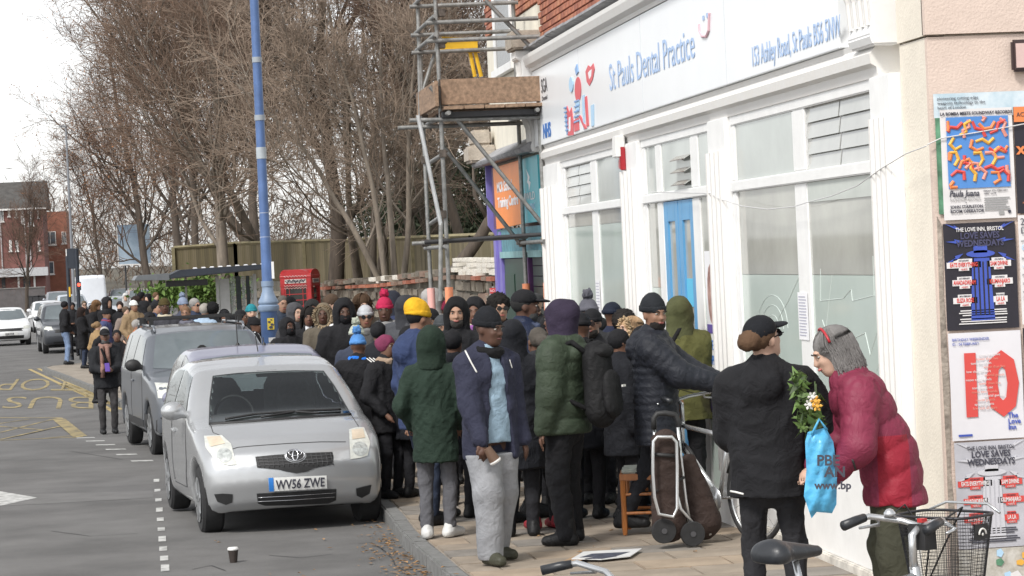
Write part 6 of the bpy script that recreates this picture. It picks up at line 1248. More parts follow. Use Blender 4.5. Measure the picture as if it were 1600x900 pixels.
def headwear(kind, h=.0145):
    if kind in _hw: return _hw[kind]
    S = SDF(); seed = len(_hw)+3; amp = .004; fr = 1.
    def cut(fn): S.fn(lambda P, f_: np.maximum(f_, fn(P)))
    if kind in ('beanie', 'beanie_tall', 'bobble', 'beanie_slouch'):
        tz = {'beanie': .10, 'beanie_tall': .122, 'bobble': .11, 'beanie_slouch': .115}[kind]; S.ell((0, -.018, .045), (.090, .108, tz), .02)
        if kind == 'beanie_slouch': S.ell((0, -.06, .10), (.075, .08, .07), .04)
        cut(lambda P: .022-.10*P[..., 1]*0-P[..., 2]+.14*P[..., 1]*-1*.6)
        S2 = SDF(); S2.ell((0, -.018, .045), (.097, .116, tz+.004), .02); S2.fn(lambda P, f_: np.maximum(f_, np.maximum(.018-.085*P[..., 1]-P[..., 2], P[..., 2]-(.068-.085*P[..., 1])))); A = S.mesh(h); B_ = S2.mesh(h); parts = [A, B_]
        if kind == 'bobble': S3 = SDF(); S3.ell((0, -.03, .185), (.05, .05, .048), .01); V, Q = S3.mesh(h); N = vnorm(V, Q); parts.append((V+N*RNG.normal(0, .008, (len(V), 1)), Q))
        V, Q = join(parts); amp = .0035; fr = 2.
    elif kind == 'cap':
        S.ell((0, -.012, .05), (.088, .106, .092), .02); cut(lambda P: .028-P[..., 2]); V0 = S.mesh(h); S2 = SDF(); S2.ell((0, .115, .045), (.075, .085, .014), .01, Rx(-.12)); S2.fn(lambda P, f_: np.maximum(f_, .075-P[..., 1])); S2.ell((0, -.012, .14), (.01, .01, .008), .004); V, Q = join([V0, S2.mesh(.008)]); amp = .001
    elif kind == 'flatcap':
        S.ell((0, .0, .062), (.096, .125, .06), .02); S.ell((0, .105, .045), (.07, .05, .012), .02); cut(lambda P: .03-P[..., 2]); V, Q = S.mesh(h)
    elif kind in ('hood', 'furhood', 'hood_big'):
        s_ = 1.1 if kind == 'hood_big' else 1.0; S.ell((0, -.03, .02), (.112*s_, .135*s_, .138*s_), .03); S.cone((0, -.03, -.03), (0, -.045, -.20), .11*s_, .125, .04, side=(1, 0, 0), q=.95); S.ell((0, -.12, .07), (.05, .06, .06), .05); S.ell((0, .15, -.02), (.078, .12, .112), .02, op='-'); S.ell((0, .10, -.16), (.075, .09, .09), .03, op='-'); cut(lambda P: -.215-P[..., 2]); V, Q = S.mesh(h); amp = .008
    elif kind == 'fur':
        pts = []
        for i in range(150):
            a = RNG.uniform(0, 2*math.pi); c_ = np.array([.098*math.cos(a), .055-.035*math.sin(a)*0+RNG.normal(0, .008), -.02+.122*math.sin(a)]); dr = np.array([math.cos(a), .7, math.sin(a)])+RNG.normal(0, .5, 3); dr /= np.linalg.norm(dr); pts.append(np.array([c_, c_+dr*.02, c_+dr*.045+[0, 0, -.006]]))
        P_ = np.array(pts); V, Q = tubes(P_, np.tile([.012, .009, .002], (150, 1)), 5); amp = 0
    elif kind in ('hijab', 'headwrap'):
        S.ell((0, -.018, .025), (.094, .112, .112), .03)
        if kind == 'hijab': S.cone((0, -.02, -.06), (0, -.02, -.19), .085, .115, .04); S.ell((0, .125, -.025), (.056, .07, .085), .015, op='-')
        else: S.ell((0, .13, -.05), (.075, .085, .1), .015, op='-'); S.ell((0, -.11, .03), (.06, .05, .06), .03); cut(lambda P: -.05-P[..., 2])
        V, Q = S.mesh(h); amp = .006
    elif kind in ('short', 'crop'):
        e = .006 if kind == 'crop' else .014; S.ell((0, -.022, .036), (.076+e, .092+e, .086+e), .02); S.ell((0, .115, -.04), (.085, .07, .11), .02, op='-'); cut(lambda P: -.055-P[..., 2]); V, Q = S.mesh(h); amp = .005 if kind == 'short' else .001; fr = 2.5
    elif kind == 'afro': S.ell((0, -.03, .045), (.115, .12, .115), .02); S.ell((0, .13, -.05), (.085, .08, .115), .02, op='-'); cut(lambda P: -.075-P[..., 2]); V, Q = S.mesh(h); N = vnorm(V, Q); V = V+N*RNG.normal(0, .006, (len(V), 1)); amp = .01; fr = 3
    elif kind in ('bob', 'long', 'curly'):
        S.ell((0, -.025, .035), (.106, .118, .105), .03); S.cone((0, -.04, -.01), (0, -.05, -.11 if kind == 'bob' else -.26), .105 if kind == 'bob' else .095, .112 if kind == 'bob' else .088, .03, side=(1, 0, 0), q=.9); S.ell((0, .135, -.075), (.07, .085, .115), .02, op='-'); V, Q = S.mesh(h); amp = .008; fr = 2.2
        if True:
            st = []
            for i in range(620 if kind == 'bob' else 330):
                a = RNG.uniform(-2.55, 2.55); A0 = np.array([math.sin(a), -math.cos(a), 0]); zb_ = {'bob': -.135, 'long': -.29, 'curly': -.22}[kind]*RNG.uniform(.8, 1.08); rr = RNG.uniform(1.0, 1.1); wv = 0 if kind != 'curly' else .012
                if abs(a) > 2.1: zb_ = .02
                st.append([np.array([0, -.025, .035])+A0*[.106, .118, 0]*rr*math.sin(q*1.57)+[0, 0, .107*rr*math.cos(q*1.57)] for q in np.linspace(.1, 1, 6)]+[np.array([0, -.03, 0])+A0*[.108, .112, 0]*rr*(1+.06*u)+np.array([0, 0, .035+(zb_-.035)*u])+RNG.normal(0, .004+wv, 3) for u in (.25, .5, .75, 1.)])
            SV, SQ = tubes(np.array(st), np.tile(np.linspace(.0034 if kind == 'bob' else .0055, .0018, 10), (len(st), 1)), 4); V, Q = join([(V, Q), (SV, SQ)]); amp = 0
        if kind == 'curly' and False: N = vnorm(V, Q); V = V+N*RNG.normal(0, .009, (len(V), 1)); amp = .016; fr = 3
    elif kind == 'bun': S.ell((0, -.022, .036), (.085, .10, .094), .02); S.ell((0, -.125, .03), (.062, .055, .055), .02); S.ell((0, .115, -.04), (.085, .07, .11), .02, op='-'); cut(lambda P: -.07-P[..., 2]); V, Q = S.mesh(h); amp = .007; fr = 3
    elif kind == 'beard': S.ell((0, .038, -.07), (.062, .06, .06), .02); S.ell((0, .11, -.052), (.024, .03, .012), .01, op='-'); cut(lambda P: P[..., 2]+.045); V, Q = S.mesh(.009); amp = .003; fr = 3
    elif kind == 'mask': S.ell((0, .04, -.055), (.066, .068, .068), .02); cut(lambda P: np.maximum(P[..., 2]+.012, .0-P[..., 1])); V, Q = S.mesh(.009)
    elif kind == 'scarf':
        for i in range(14): a = i*2*math.pi/14; S.ell((.088*math.cos(a), -.01+.085*math.sin(a), -.15-.012*math.sin(a)+.01*math.sin(i*2)), (.036, .036, .04), .03)
        V, Q = S.mesh(h); amp = .012; fr = 1.6
    elif kind == 'glasses':
        b = MB()
        for sg in (-1, 1): b.prism(ring(0, 0, .026, .02, 10), (0, .004, 0), (sg*.032, .098, .004))
        b.box((0, .1, .008), (.014, .004, .005)); b.box((-.068, .05, .008), (.004, .1, .006)); b.box((.068, .05, .008), (.004, .1, .006)); _hw[kind] = bm__ = bpy.data.meshes.new('glasses'); bm__.from_pydata(np.concatenate(b.v).tolist(), [], b.f); bm__.materials.append(None); return bm__
    elif kind == 'headphones':
        b = MB(); b.tube([(.10*math.cos(a), -.02, .02+.12*math.sin(a)) for a in np.linspace(0, math.pi, 14)], .012, 6); b.lathe((.098, -.02, -.005), [(.035, -.015), (.035, .015)], 12, axis='x'); b.lathe((-.098, -.02, -.005), [(.035, -.015), (.035, .015)], 12, axis='x'); _hw[kind] = bm__ = bpy.data.meshes.new('headphones'); bm__.from_pydata(np.concatenate(b.v).tolist(), [], b.f); bm__.materials.append(None); return bm__
    if amp: V = folds(V, vnorm(V, Q), amp, seed, fr)
    me = qmesh(kind, V, Q); me.materials.append(None); _hw[kind] = me; return me
PART = {'bobble': 'hat', 'beanie': 'hat', 'beanie_tall': 'hat', 'beanie_slouch': 'hat', 'cap': 'cap', 'flatcap': 'cap', 'hood': 'hood', 'hood_big': 'hood', 'fur': 'fur_trim', 'hijab': 'headscarf', 'headwrap': 'headscarf', 'short': 'hair', 'crop': 'hair', 'afro': 'hair', 'bob': 'hair', 'long': 'hair', 'curly': 'hair', 'bun': 'hair', 'beard': 'beard', 'mask': 'face_covering', 'scarf': 'scarf', 'glasses': 'glasses', 'headphones': 'headphones'}
_pc = {}; PINFO = []
_eye = MB(); _eye.lathe((0, 0, 0), [(.001, -.011), (.008, -.0085), (.0118, 0), (.008, .0085), (.001, .011)], 10); _em = bpy.data.meshes.new('eye'); _em.from_pydata(np.concatenate(_eye.v).tolist(), [], _eye.f); _em.materials.append(m_eyew)
_pm = bpy.data.meshes.new('pupil'); _pm.from_pydata((np.concatenate(_eye.v)*.55).tolist(), [], _eye.f); _pm.materials.append(m_pup)
_bw = MB(); _bw.tube([(-.018, 0, -.004), (0, .004, .003), (.018, 0, 0)], [.003, .0048, .003], 5); _bm = bpy.data.meshes.new('eyebrow'); _bm.from_pydata(np.concatenate(_bw.v).tolist(), [], _bw.f); _bm.materials.append(mat('brow_dark', (.015, .011, .009), .8, var=0))
_lp = MB(); _lp.tube([(-.024, -.008, .002), (-.01, .002, .002), (0, .003, 0), (.01, .002, .002), (.024, -.008, .002)], [.003, .0075, .0075, .0075, .003], 6); _lm = bpy.data.meshes.new('mouth'); _lm.from_pydata(np.concatenate(_lp.v).tolist(), [], _lp.f); _lm.materials.append(None)
def person(label, px, ytop, Z, face, coat=(.02, .02, .022), trou=(.015, .015, .018), skin='dark', hat=(), pose=None, lod=1, style='plain', hem=.82, bulk=.012, hooddn=False, wide=0., shoe=(.012, .012, .013), extra_top=.0, seed=None, group='people queueing along the pavement', H=None, road=False, openf=None, boot=False, belly=0., grip=None, loc=None, collar=.085, sleeve=1.):
    pose = dict(pose or {}); p = at_depth(px, ytop, Z) if loc is None else None
    if loc is None:
        g = float(GZ(p[1]))+(0. if road else .121); Hh = float(p[2]-g-extra_top) if H is None else H; x, y = p[0], p[1]
    else: x, y = loc; g = float(GZ(y))+(0. if road else .121); Hh = H
    PINFO.append((label[:40], round(float(x), 2), round(float(y), 2), round(Hh, 2)))
    Hh = min(max(Hh, 1.46), 1.93); s_ = Hh/1.75; a = math.radians(face)
    t = thing('person', label, 'person', (x, y, g), a+math.pi, group); t.scale = (s_, s_, s_)
    J = skel(pose); h = (.0145, .022, .03)[lod]; seed = seed or (len(PINFO)*7 % 97 if lod == 0 else 3); pk = (str(sorted(pose.items(), key=str)), lod)
    def cached(key, f):
        if key not in _pc: V, Q = f(); me = qmesh(key[0], V, Q); me.materials.append(None); _pc[key] = me
        return _pc[key]
    def put(nm, me, m, par=t): return obj(nm, me, m, par, link='OBJECT')
    bd_ = put('body', cached(('body', pk, lod == 0 and seed, grip), lambda: body_mesh(J, h+.003 if lod else .0135, lod, grip)), SK[skin])
    if coat is not None:
        cm = coat if not isinstance(coat, tuple) else fabric('c_%02x%02x%02x_%s' % (*[int(min(c, 1)*255) for c in coat], style), coat, rough=.6 if style != 'plain' else .85)
        put('coat', cached(('coat', pk, style, hem, bulk, hooddn, seed, openf is not None, collar, belly), lambda: coat_mesh(J, h, hem, bulk, style, hooddn, seed, openf is not None, sleeve, collar, belly)), cm)
    if openf is not None: put('shirt', cached(('shirt', pk, seed), lambda: coat_mesh(J, h, hem+.12, bulk-.028, 'plain', False, seed+1, belly=0.)), fabric('shirt_%d' % seed, openf))
    tm = trou if not isinstance(trou, tuple) else fabric('t_%02x%02x%02x' % tuple(int(min(c, 1)*255) for c in trou), trou)
    put('trousers', cached(('trousers', pk, wide, seed, hem), lambda: trouser_mesh(J, h, wide, seed, J['hip'][2]+hem-.92+.05)), tm)
    for k in 'rl': put('shoe', cached(('shoe', pk, k, boot), lambda: shoe_mesh(J, k, min(h, .018), boot)), shoe if not isinstance(shoe, tuple) else fabric('s_%02x%02x%02x' % tuple(int(min(c, 1)*255) for c in shoe), shoe, rough=.5))
    HMx = Matrix([list(J['HM'][i])+[J['head'][i]] for i in range(3)]+[[0, 0, 0, 1]])
    for kd, col in hat:
        m = col if not isinstance(col, tuple) else fabric('h_%02x%02x%02x' % tuple(int(min(c, 1)*255) for c in col), col, var=.25, bump=.25, bscale=30)
        o = put(PART[kd], headwear(kd), m); o.matrix_local = HMx @ Matrix.Scale(.93 if kd == 'bob' else 1., 4)
    if lod < 2:
        for sg in (-1, 1):
            for nm, me, pos in (('eye', _em, (.031*sg, .080, .006)), ('pupil', _pm, (.031*sg, .0868, .006)), ('eyebrow', _bm, (.032*sg, .097, .024))):
                o = obj(nm, me, None, t); o.matrix_local = HMx @ Matrix.Translation(pos) @ Matrix.Diagonal((1, 1, .62 if nm != 'eyebrow' else 1, 1))
        o = obj('mouth', _lm, lipmat(skin), t, link='OBJECT'); o.matrix_local = HMx @ Matrix.Translation((0, .0965, -.062))
    t['_J'] = 0; del t['_J']; return t, J
def wpt(t, p): return xf(t) @ Vector(p)
NV, BK, GY, DG = (.018, .022, .045), (.012, .012, .014), (.10, .10, .105), (.03, .031, .034)
JE, JD = (.16, .22, .34), (.03, .04, .07)
# ---- front of the queue
gp_t, gpJ = person('man in open navy coat and grey jogging bottoms holding a paper cup', 757, 483, 17.7, 30, coat=(.028, .030, .052), trou=(.25, .255, .27), skin='deep', lod=0, hem=.72, bulk=.035, wide=.04, openf=(.26, .36, .45), belly=.0, hooddn=True, hat=[('beanie_tall', (.010, .011, .014)), ('scarf', (.008, .008, .009))], pose=dict(arm_l='rest', arm_r=((.22, .20, .80), (.5, -.8, 0)), foot_r=(.12, .10, 10), foot_l=(.10, -.12, 10), hyaw=-14, hpitch=4), shoe=(.05, .05, .035), extra_top=.02, grip='r')
person('person seen from behind in dark green hooded parka and grey jeans', 672, 510, 19.6, 168, coat=(.017, .031, .022), trou=(.095, .095, .105), lod=0, hem=.64, bulk=.016, hat=[('hood_big', (.016, .029, .020))], pose=dict(arm_r='pocket', arm_l='pocket', foot_r=(.09, .02, 30), foot_l=(.10, -.02, 5)), shoe=(.55, .55, .54), extra_top=.03)
person('man in yellow woollen hat and blue jacket looking to the shopfront', 648, 470, 20.7, 118, coat=(.030, .045, .105), trou=(.022, .030, .052), skin='brown', lod=0, hem=.76, bulk=.028, hooddn=True, hat=[('beanie_slouch', (.66, .37, .02)), ('crop', BK)], pose=dict(arm_r='rest', arm_l='rest', hpitch=6, foot_l=(.09, .1, 0)), extra_top=.025)
person('man in black baseball cap and navy padded jacket seen in profile', 815, 452, 21, 86, coat=(.014, .020, .045), trou=BK, skin='deep', lod=0, style='puffer', hem=.70, bulk=.045, hat=[('cap', (.012, .014, .012)), ('crop', (.02, .02, .02)), ('beard', (.05, .05, .05)), ('scarf', (.07, .085, .14))], pose=dict(arm_r='front', arm_l='front'), extra_top=.02)
person('person in black hood standing right behind the navy coat', 800, 498, 19.4, 170, coat=(.012, .013, .017), lod=0, hem=.55, bulk=.035, hat=[('hood', (.012, .013, .017))], extra_top=.03)
person('short person in charcoal jacket with red shoes and lowered hood', 838, 512, 19.9, 195, coat=(.024, .025, .029), trou=BK, lod=0, hem=.72, bulk=.03, hooddn=True, hat=[('bun', (.08, .07, .06))], shoe=(.26, .02, .03), pose=dict(hpitch=-14))
pu_t, puJ = person('person in olive padded coat and plum hood wearing a black rucksack', 875, 467, 18.7, -128, coat=(.036, .050, .032), trou=(.014, .014, .015), lod=0, style='baffle', hem=.80, bulk=.05, wide=.02, hooddn=True, hat=[('hood', (.030, .022, .042))], pose=dict(foot_r=(.14, .05, 15), foot_l=(.15, -.05, 15), arm_r='rest', arm_l='rest'), boot=True, extra_top=.03)
person('person in grey and beige bobble hat by the shop window', 918, 455, 23, 170, coat=DG, hat=[('bobble', (.10, .10, .12))], extra_top=.09)
person('man in black woollen hat and sunglasses facing the street', 925, 482, 22, -25, coat=BK, skin='brown', lod=0, hem=.7, hat=[('beanie', (.014, .014, .015)), ('glasses', (.02, .012, .01)), ('beard', (.03, .025, .022))], extra_top=.02)
person('person in dark navy woollen hat close to the shop pilaster', 955, 472, 23.6, 140, coat=NV, hat=[('beanie', (.012, .016, .030))], extra_top=.02)
person('woman with fair fluffy fur hood among the dark coats', 984, 497, 21.6, -75, coat=(.55, .48, .36), skin='light', lod=0, hat=[('bob', (.40, .26, .15)), ('fur', (.46, .33, .20))], pose=dict(hpitch=-10))
person('person with black curly hair behind the fair fur hood', 975, 488, 23, 120, coat=BK, hat=[('afro', (.018, .015, .014))])
bpu_t, bpuJ = person('man in black quilted jacket glancing back, hand on the door frame', 1018, 462, 18.9, 72, coat=(.017, .019, .026), trou=(.022, .023, .028), skin='brown', lod=0, style='puffer', hem=.68, bulk=.05, hooddn=True, hat=[('beanie_tall', (.016, .018, .022)), ('beard', (.018, .014, .012))], pose=dict(hyaw=50, arm_r=((.16, .46, 1.12), (.5, -.6, -.6)), arm_l=((-.1, .46, 1.12), (-.6, -.4, -.6)), foot_l=(.13, -.30, 0, .02), foot_r=(.10, .05, 0)), extra_top=.02)
person('person in olive hooded top with a black strap across the back, at the door', 1060, 462, 20.3, 172, coat=(.095, .095, .032), trou=BK, lod=0, hem=.78, bulk=.045, hat=[('hood', (.075, .080, .035))], pose=dict(arm_l='front', arm_r='front'), extra_top=.03)
bc_t, bcJ = person('man in black hooded jacket and cap with a ponytail, back turned', 1192, 494, 13.7, 158, coat=(.013, .013, .013), trou=(.020, .020, .023), skin='light', lod=0, hem=.78, bulk=.045, hooddn=True, hat=[('cap', (.011, .011, .012)), ('bun', (.095, .055, .032)), ('glasses', BK)], pose=dict(hyaw=32, hpitch=-16, arm_r=((.26, .30, 1.02), (.8, -.5, -.2)), arm_l='front', foot_r=(.12, .02, 5), foot_l=(.12, .0, 5)), extra_top=.01, group='people by the shop window')
# woman in the crimson down jacket, stooping
m_rj = fabric('crimson', (.195, .028, .058), .55, .06, .35, 12)
_nt = m_rj.node_tree; _tc = [n for n in _nt.nodes if n.type == 'TEX_COORD'][0]; _sx = _nt.nodes.new('ShaderNodeSeparateXYZ'); _nt.links.new(_tc.outputs['Object'], _sx.inputs[0])
_ab = _nt.nodes.new('ShaderNodeMath'); _ab.operation = 'ABSOLUTE'; _nt.links.new(_sx.outputs['X'], _ab.inputs[0]); _gt = _nt.nodes.new('ShaderNodeMath'); _gt.operation = 'GREATER_THAN'; _gt.inputs[1].default_value = .135; _nt.links.new(_ab.outputs[0], _gt.inputs[0])
_zl = _nt.nodes.new('ShaderNodeMath'); _zl.operation = 'LESS_THAN'; _zl.inputs[1].default_value = 1.12; _nt.links.new(_sx.outputs['Z'], _zl.inputs[0]); _mu = _nt.nodes.new('ShaderNodeMath'); _mu.operation = 'MULTIPLY'; _nt.links.new(_gt.outputs[0], _mu.inputs[0]); _nt.links.new(_zl.outputs[0], _mu.inputs[1])
_yl = _nt.nodes.new('ShaderNodeMath'); _yl.operation = 'COMPARE'; _yl.inputs[1].default_value = .03; _yl.inputs[2].default_value = .085; _nt.links.new(_sx.outputs['Y'], _yl.inputs[0]); _x2 = _nt.nodes.new('ShaderNodeMath'); _x2.operation = 'LESS_THAN'; _x2.inputs[1].default_value = .245; _nt.links.new(_ab.outputs[0], _x2.inputs[0]); _m2 = _nt.nodes.new('ShaderNodeMath'); _m2.operation = 'MULTIPLY'; _nt.links.new(_yl.outputs[0], _m2.inputs[0]); _nt.links.new(_x2.outputs[0], _m2.inputs[1]); _m3 = _nt.nodes.new('ShaderNodeMath'); _m3.operation = 'MULTIPLY'; _nt.links.new(_mu.outputs[0], _m3.inputs[0]); _nt.links.new(_m2.outputs[0], _m3.inputs[1]); _mu = _m3
_mx = _nt.nodes.new('ShaderNodeMix'); _mx.data_type = 'RGBA'; _nt.links.new(_mu.outputs[0], _mx.inputs[0]); _rp = [n for n in _nt.nodes if n.type == 'VALTORGB'][0]; _nt.links.new(_rp.outputs[0], _mx.inputs[6]); _mx.inputs[7].default_value = (.27, .018, .034, 1); _nt.links.new(_mx.outputs[2], _nt.nodes['Principled BSDF'].inputs['Base Color'])
rw = at_depth(1352, 700, 13.4)
rd_t, rdJ = person('grey haired woman stooping in a crimson quilted down jacket', 1300, 525, 13.4, -100, coat=m_rj, trou=(.050, .050, .034), skin='light', lod=0, style='baffle', hem=.74, bulk=.042, wide=.03, hat=[('bob', (.20, .19, .185))], pose=dict(bend=25, hpitch=-6, hyaw=-8, arm_l=((-.20, .40, .90), (-.7, -.7, -.2)), arm_r=((.14, .42, .95), (.7, -.5, -.2)), foot_r=(.11, .02, 10), foot_l=(.11, -.02, 10)), loc=(float(rw[0])+.16, float(rw[1])), H=1.72, group='people by the shop window')
# ---- second row
person('bearded man in black hood looking straight at the camera', 712, 463, 22.6, -8, coat=BK, skin='tan', lod=0, hem=.6, bulk=.03, hat=[('hood', (.010, .010, .011)), ('beard', (.05, .045, .042))], extra_top=.03)
for lb, x, y, Z, fc, hats in (('person in black coat between the olive padded coat and the sunglasses man', 905, 486, 20.6, 150, [('beanie', BK)]), ('person in black hood squeezed behind the navy open coat', 776, 505, 20.6, 120, [('hood', (.016, .016, .02))]), ('person in dark coat beside the quilted jacket, facing the shop', 965, 510, 20.2, 100, [('short', BK)]), ('person in black behind the charcoal jacket with the lowered hood', 858, 492, 21.6, 160, [('hood', BK)]), ('person in long dark coat beside the green parka', 706, 512, 21.2, 150, [('short', BK)]), ('person in black coat standing behind the yellow hat and green parka', 640, 508, 23.5, 140, [('hood', BK)]), ('person in black coat behind the flowered headscarf', 590, 500, 26, 160, [('short', BK)]), ('person in black hat between the purple pilaster and the plum hood', 862, 478, 24, 165, [('beanie', BK)]), ('person in black coat under the brim of the profile cap', 752, 495, 23.2, 155, [('short', BK)]), ('person in dark coat right beside the shop pilaster and navy hat', 935, 492, 24.4, 120, [('short', BK)]), ('person in black coat next to the open door and chair', 1002, 505, 20.6, 120, [('short', BK)])):
    person(lb, x, y, Z, fc, coat=(.014, .014, .017), hat=hats, lod=1, hem=.6, bulk=.04, extra_top=.03)
R2 = [ # label, x, y, Z, face, coat, skin, hats, kwargs
 ('person in black woollen hat behind the yellow hat', 673, 480, 26, -20, BK, 'brown', [('beanie', BK)], {}),
 ('person in charcoal woollen hat peering over the green hood', 690, 490, 25, 0, BK, 'brown', [('beanie', (.05, .055, .06))], {}),
 ('person in black hood, lilac scarf and cream coat', 741, 463, 25, -15, (.50, .46, .35), 'dark', [('hood', BK), ('scarf', (.22, .08, .26))], {}),
 ('man with short afro hair and glasses beside the red notice', 778, 458, 25, 10, BK, 'tan', [('afro', (.014, .012, .011)), ('glasses', (.03, .03, .03))], {}),
 ('man in dark flat cap beside the green door', 835, 456, 26, -20, BK, 'tan', [('flatcap', (.04, .04, .042))], {}),
 ('person in pale grey hood under the pink scaffold sleeve', 676, 450, 31, 120, (.30, .29, .28), 'dark', [('hood', (.33, .32, .31))], {}),
 ('person in maroon woollen hat behind the scaffold standards', 696, 468, 31, 60, BK, 'dark', [('beanie', (.16, .015, .04))], {}),
 ('woman in flowered headscarf turned towards the shop', 601, 527, 23.6, 42, BK, 'dark', [('headwrap', (.16, .03, .07)), ('scarf', (.30, .22, .16))], dict(H=1.5)),
 ('person in green and white bobble hat and long navy coat', 556, 503, 27, 165, (.035, .042, .065), 'dark', [('bobble', (.42, .45, .38))], dict(extra_top=.05, hem=.6, bulk=.03)),
 ('white haired woman looking down in a black padded coat', 521, 505, 30, -5, BK, 'tan', [('short', (.60, .60, .60))], dict(style='puffer', pose=dict(hpitch=-22, arm_r='face'))),
 ('woman in pale grey woollen hat and sunglasses', 570, 475, 28.5, 0, (.07, .07, .07), 'brown', [('beanie', (.42, .43, .45)), ('glasses', BK), ('scarf', (.13, .13, .13))], {}),
 ('person in big black hood with covered face', 537, 467, 28.5, 0, BK, 'deep', [('hood_big', BK), ('mask', BK)], dict(bulk=.05)),
 ('man with curly brown hair by the foot of the stone wall', 565, 461, 33, 10, (.06, .05, .04), 'light', [('curly', (.06, .035, .02))], {}),
 ('person in crimson bobble hat', 600, 458, 28.5, -12, (.05, .05, .055), 'deep', [('bobble', (.40, .02, .07)), ('scarf', (.2, .2, .2))], dict(extra_top=.07)),
 ('person in bulky grey padded coat with the hood up, back turned', 634, 461, 26, 150, (.050, .052, .060), 'dark', [('hood', (.035, .036, .042))], dict(style='baffle', bulk=.06)),
 ('person in navy hood behind the crimson bobble hat', 612, 454, 33, 110, (.03, .04, .09), 'dark', [('hood', (.025, .028, .04))], {}),
 ('fair skinned man with brown hair gazing along the street', 517, 459, 34, 62, (.03, .04, .06), 'light', [('short', (.07, .045, .03)), ('scarf', (.20, .04, .04))], {}),
 ('person in fur trimmed hood', 505, 473, 32, -12, (.10, .085, .065), 'deep', [('hood', (.16, .13, .09)), ('fur', (.26, .20, .13))], {}),
 ('person in black hood close to the telephone box', 487, 467, 35, 5, BK, 'deep', [('hood', (.02, .02, .022))], {}),
 ('woman with black hair and white shirt under an open black coat', 482, 481, 34, -5, BK, 'dark', [('long', (.012, .010, .009))], dict(openf=(.62, .63, .66), pose=dict(arm_r='front', arm_l='front'))),
 ('person in lilac woollen hat', 493, 480, 36, 0, BK, 'brown', [('beanie', (.30, .16, .36))], {}),
 ('pale man in charcoal hood', 460, 472, 35.5, 28, (.05, .05, .055), 'light', [('hood', (.060, .060, .066))], {}),
 ('person wrapped in black looking at a phone, face covered', 449, 495, 33, 25, BK, 'deep', [('hood', BK), ('mask', BK)], dict(bulk=.05, hem=.5, pose=dict(arm_r='phone', arm_l='pocket', hpitch=-8))),
 ('pale woman with tied back hair beside the open black coat', 470, 486, 36.5, 5, (.4, .34, .25), 'light', [('bun', (.05, .03, .02)), ('scarf', (.4, .3, .22))], {}),
 ('man with cropped grey hair just right of the blue lamp', 441, 461, 38.6, 10, (.03, .04, .06), 'tan', [('crop', (.10, .09, .08))], {}),
 ('person in black cap with a white badge near the telephone box', 452, 464, 38.6, 150, BK, 'dark', [('cap', BK)], {}),
 ('bearded man in teal woollen hat left of the blue lamp', 392, 474, 40.5, 5, BK, 'light', [('beanie', (.02, .20, .24)), ('beard', (.02, .016, .013))], {}),
 ('woman in black beret and red jumper seen in profile', 397, 498, 39.4, 72, BK, 'dark', [('beanie_slouch', BK)], dict(openf=(.55, .02, .025))),
 ('person in light blue jacket half hidden by the blue lamp', 412, 494, 41.5, 150, (.38, .50, .66), 'dark', [('short', BK)], {}),
 ('person with dark hair in front of the teal hat', 375, 484, 39.6, 60, BK, 'dark', [('short', BK)], {}),
 ('dark haired person near the end of the black roof bar', 364, 493, 39.8, 40, BK, 'dark', [('long', BK)], {}),
 ('bearded man in black and gold woollen hat with pale scarf', 256, 463, 44, 5, (.05, .05, .06), 'deep', [('beanie', (.06, .045, .015)), ('scarf', (.40, .36, .27))], {}),
 ('woman with brown hair in a checked scarf', 290, 478, 44, -12, (.06, .06, .07), 'brown', [('bun', (.17, .10, .06)), ('scarf', (.12, .12, .15))], {}),
 ('person in blue checked hat behind the checked scarf', 285, 466, 47, 20, (.05, .055, .08), 'brown', [('bobble', (.20, .24, .33))], {}),
 ('man with grey hair and glasses near the shelter sign box', 303, 466, 47, 40, (.03, .04, .07), 'tan', [('short', (.26, .25, .24)), ('glasses', BK)], {}),
 ('person in pale denim jacket with the collar turned up', 319, 474, 46, 140, (.32, .42, .54), 'tan', [('short', (.3, .28, .25))], {}),
 ('person with round black afro hair by the shelter post', 332, 472, 46, 170, BK, 'dark', [('afro', (.010, .009, .009))], {}),
 ('person in black and white jacket next to the round afro', 350, 484, 44, 20, (.06, .06, .065), 'dark', [('headphones', BK), ('short', BK)], {}),
 ('person with dark face and black hood over the roof bar', 234, 487, 44, 5, BK, 'deep', [('hood', BK)], {}),
 ('grey haired person in bright orange jacket', 213, 499, 44.5, 60, (.70, .16, .02), 'tan', [('short', (.27, .26, .25))], {}),
 ('person in knitted dark hat behind the gold striped hat', 243, 470, 49, 40, (.03, .04, .08), 'tan', [('short', BK)], {}),
]
for lb, x, y, Z, fc, co, sk, hats, kw in R2:
    kw = dict(kw); kw.setdefault('pose', random.choice([dict(arm_r='pocket', arm_l='pocket'), dict(arm_r='front', arm_l='front'), dict()])); kw.setdefault('bulk', .03); kw.setdefault('hem', .7); kw.setdefault('extra_top', .03 if hats[0][0] in ('hood', 'hood_big', 'afro', 'beanie') else .01)
    person(lb, x, y, Z, fc, coat=co, skin=sk, hat=hats, lod=1, **kw)
bb_t, bbJ = person('woman in blue bobble hat and black jacket with white sleeve stripes', 558, 520, 24.3, 158, coat=(.012, .012, .014), trou=(.010, .010, .011), lod=0, hem=.72, bulk=.04, hat=[('bobble', (.08, .22, .50)), ('scarf', (.02, .16, .62))], pose=dict(arm_r='rest', arm_l='front'), extra_top=.03, wide=.02)
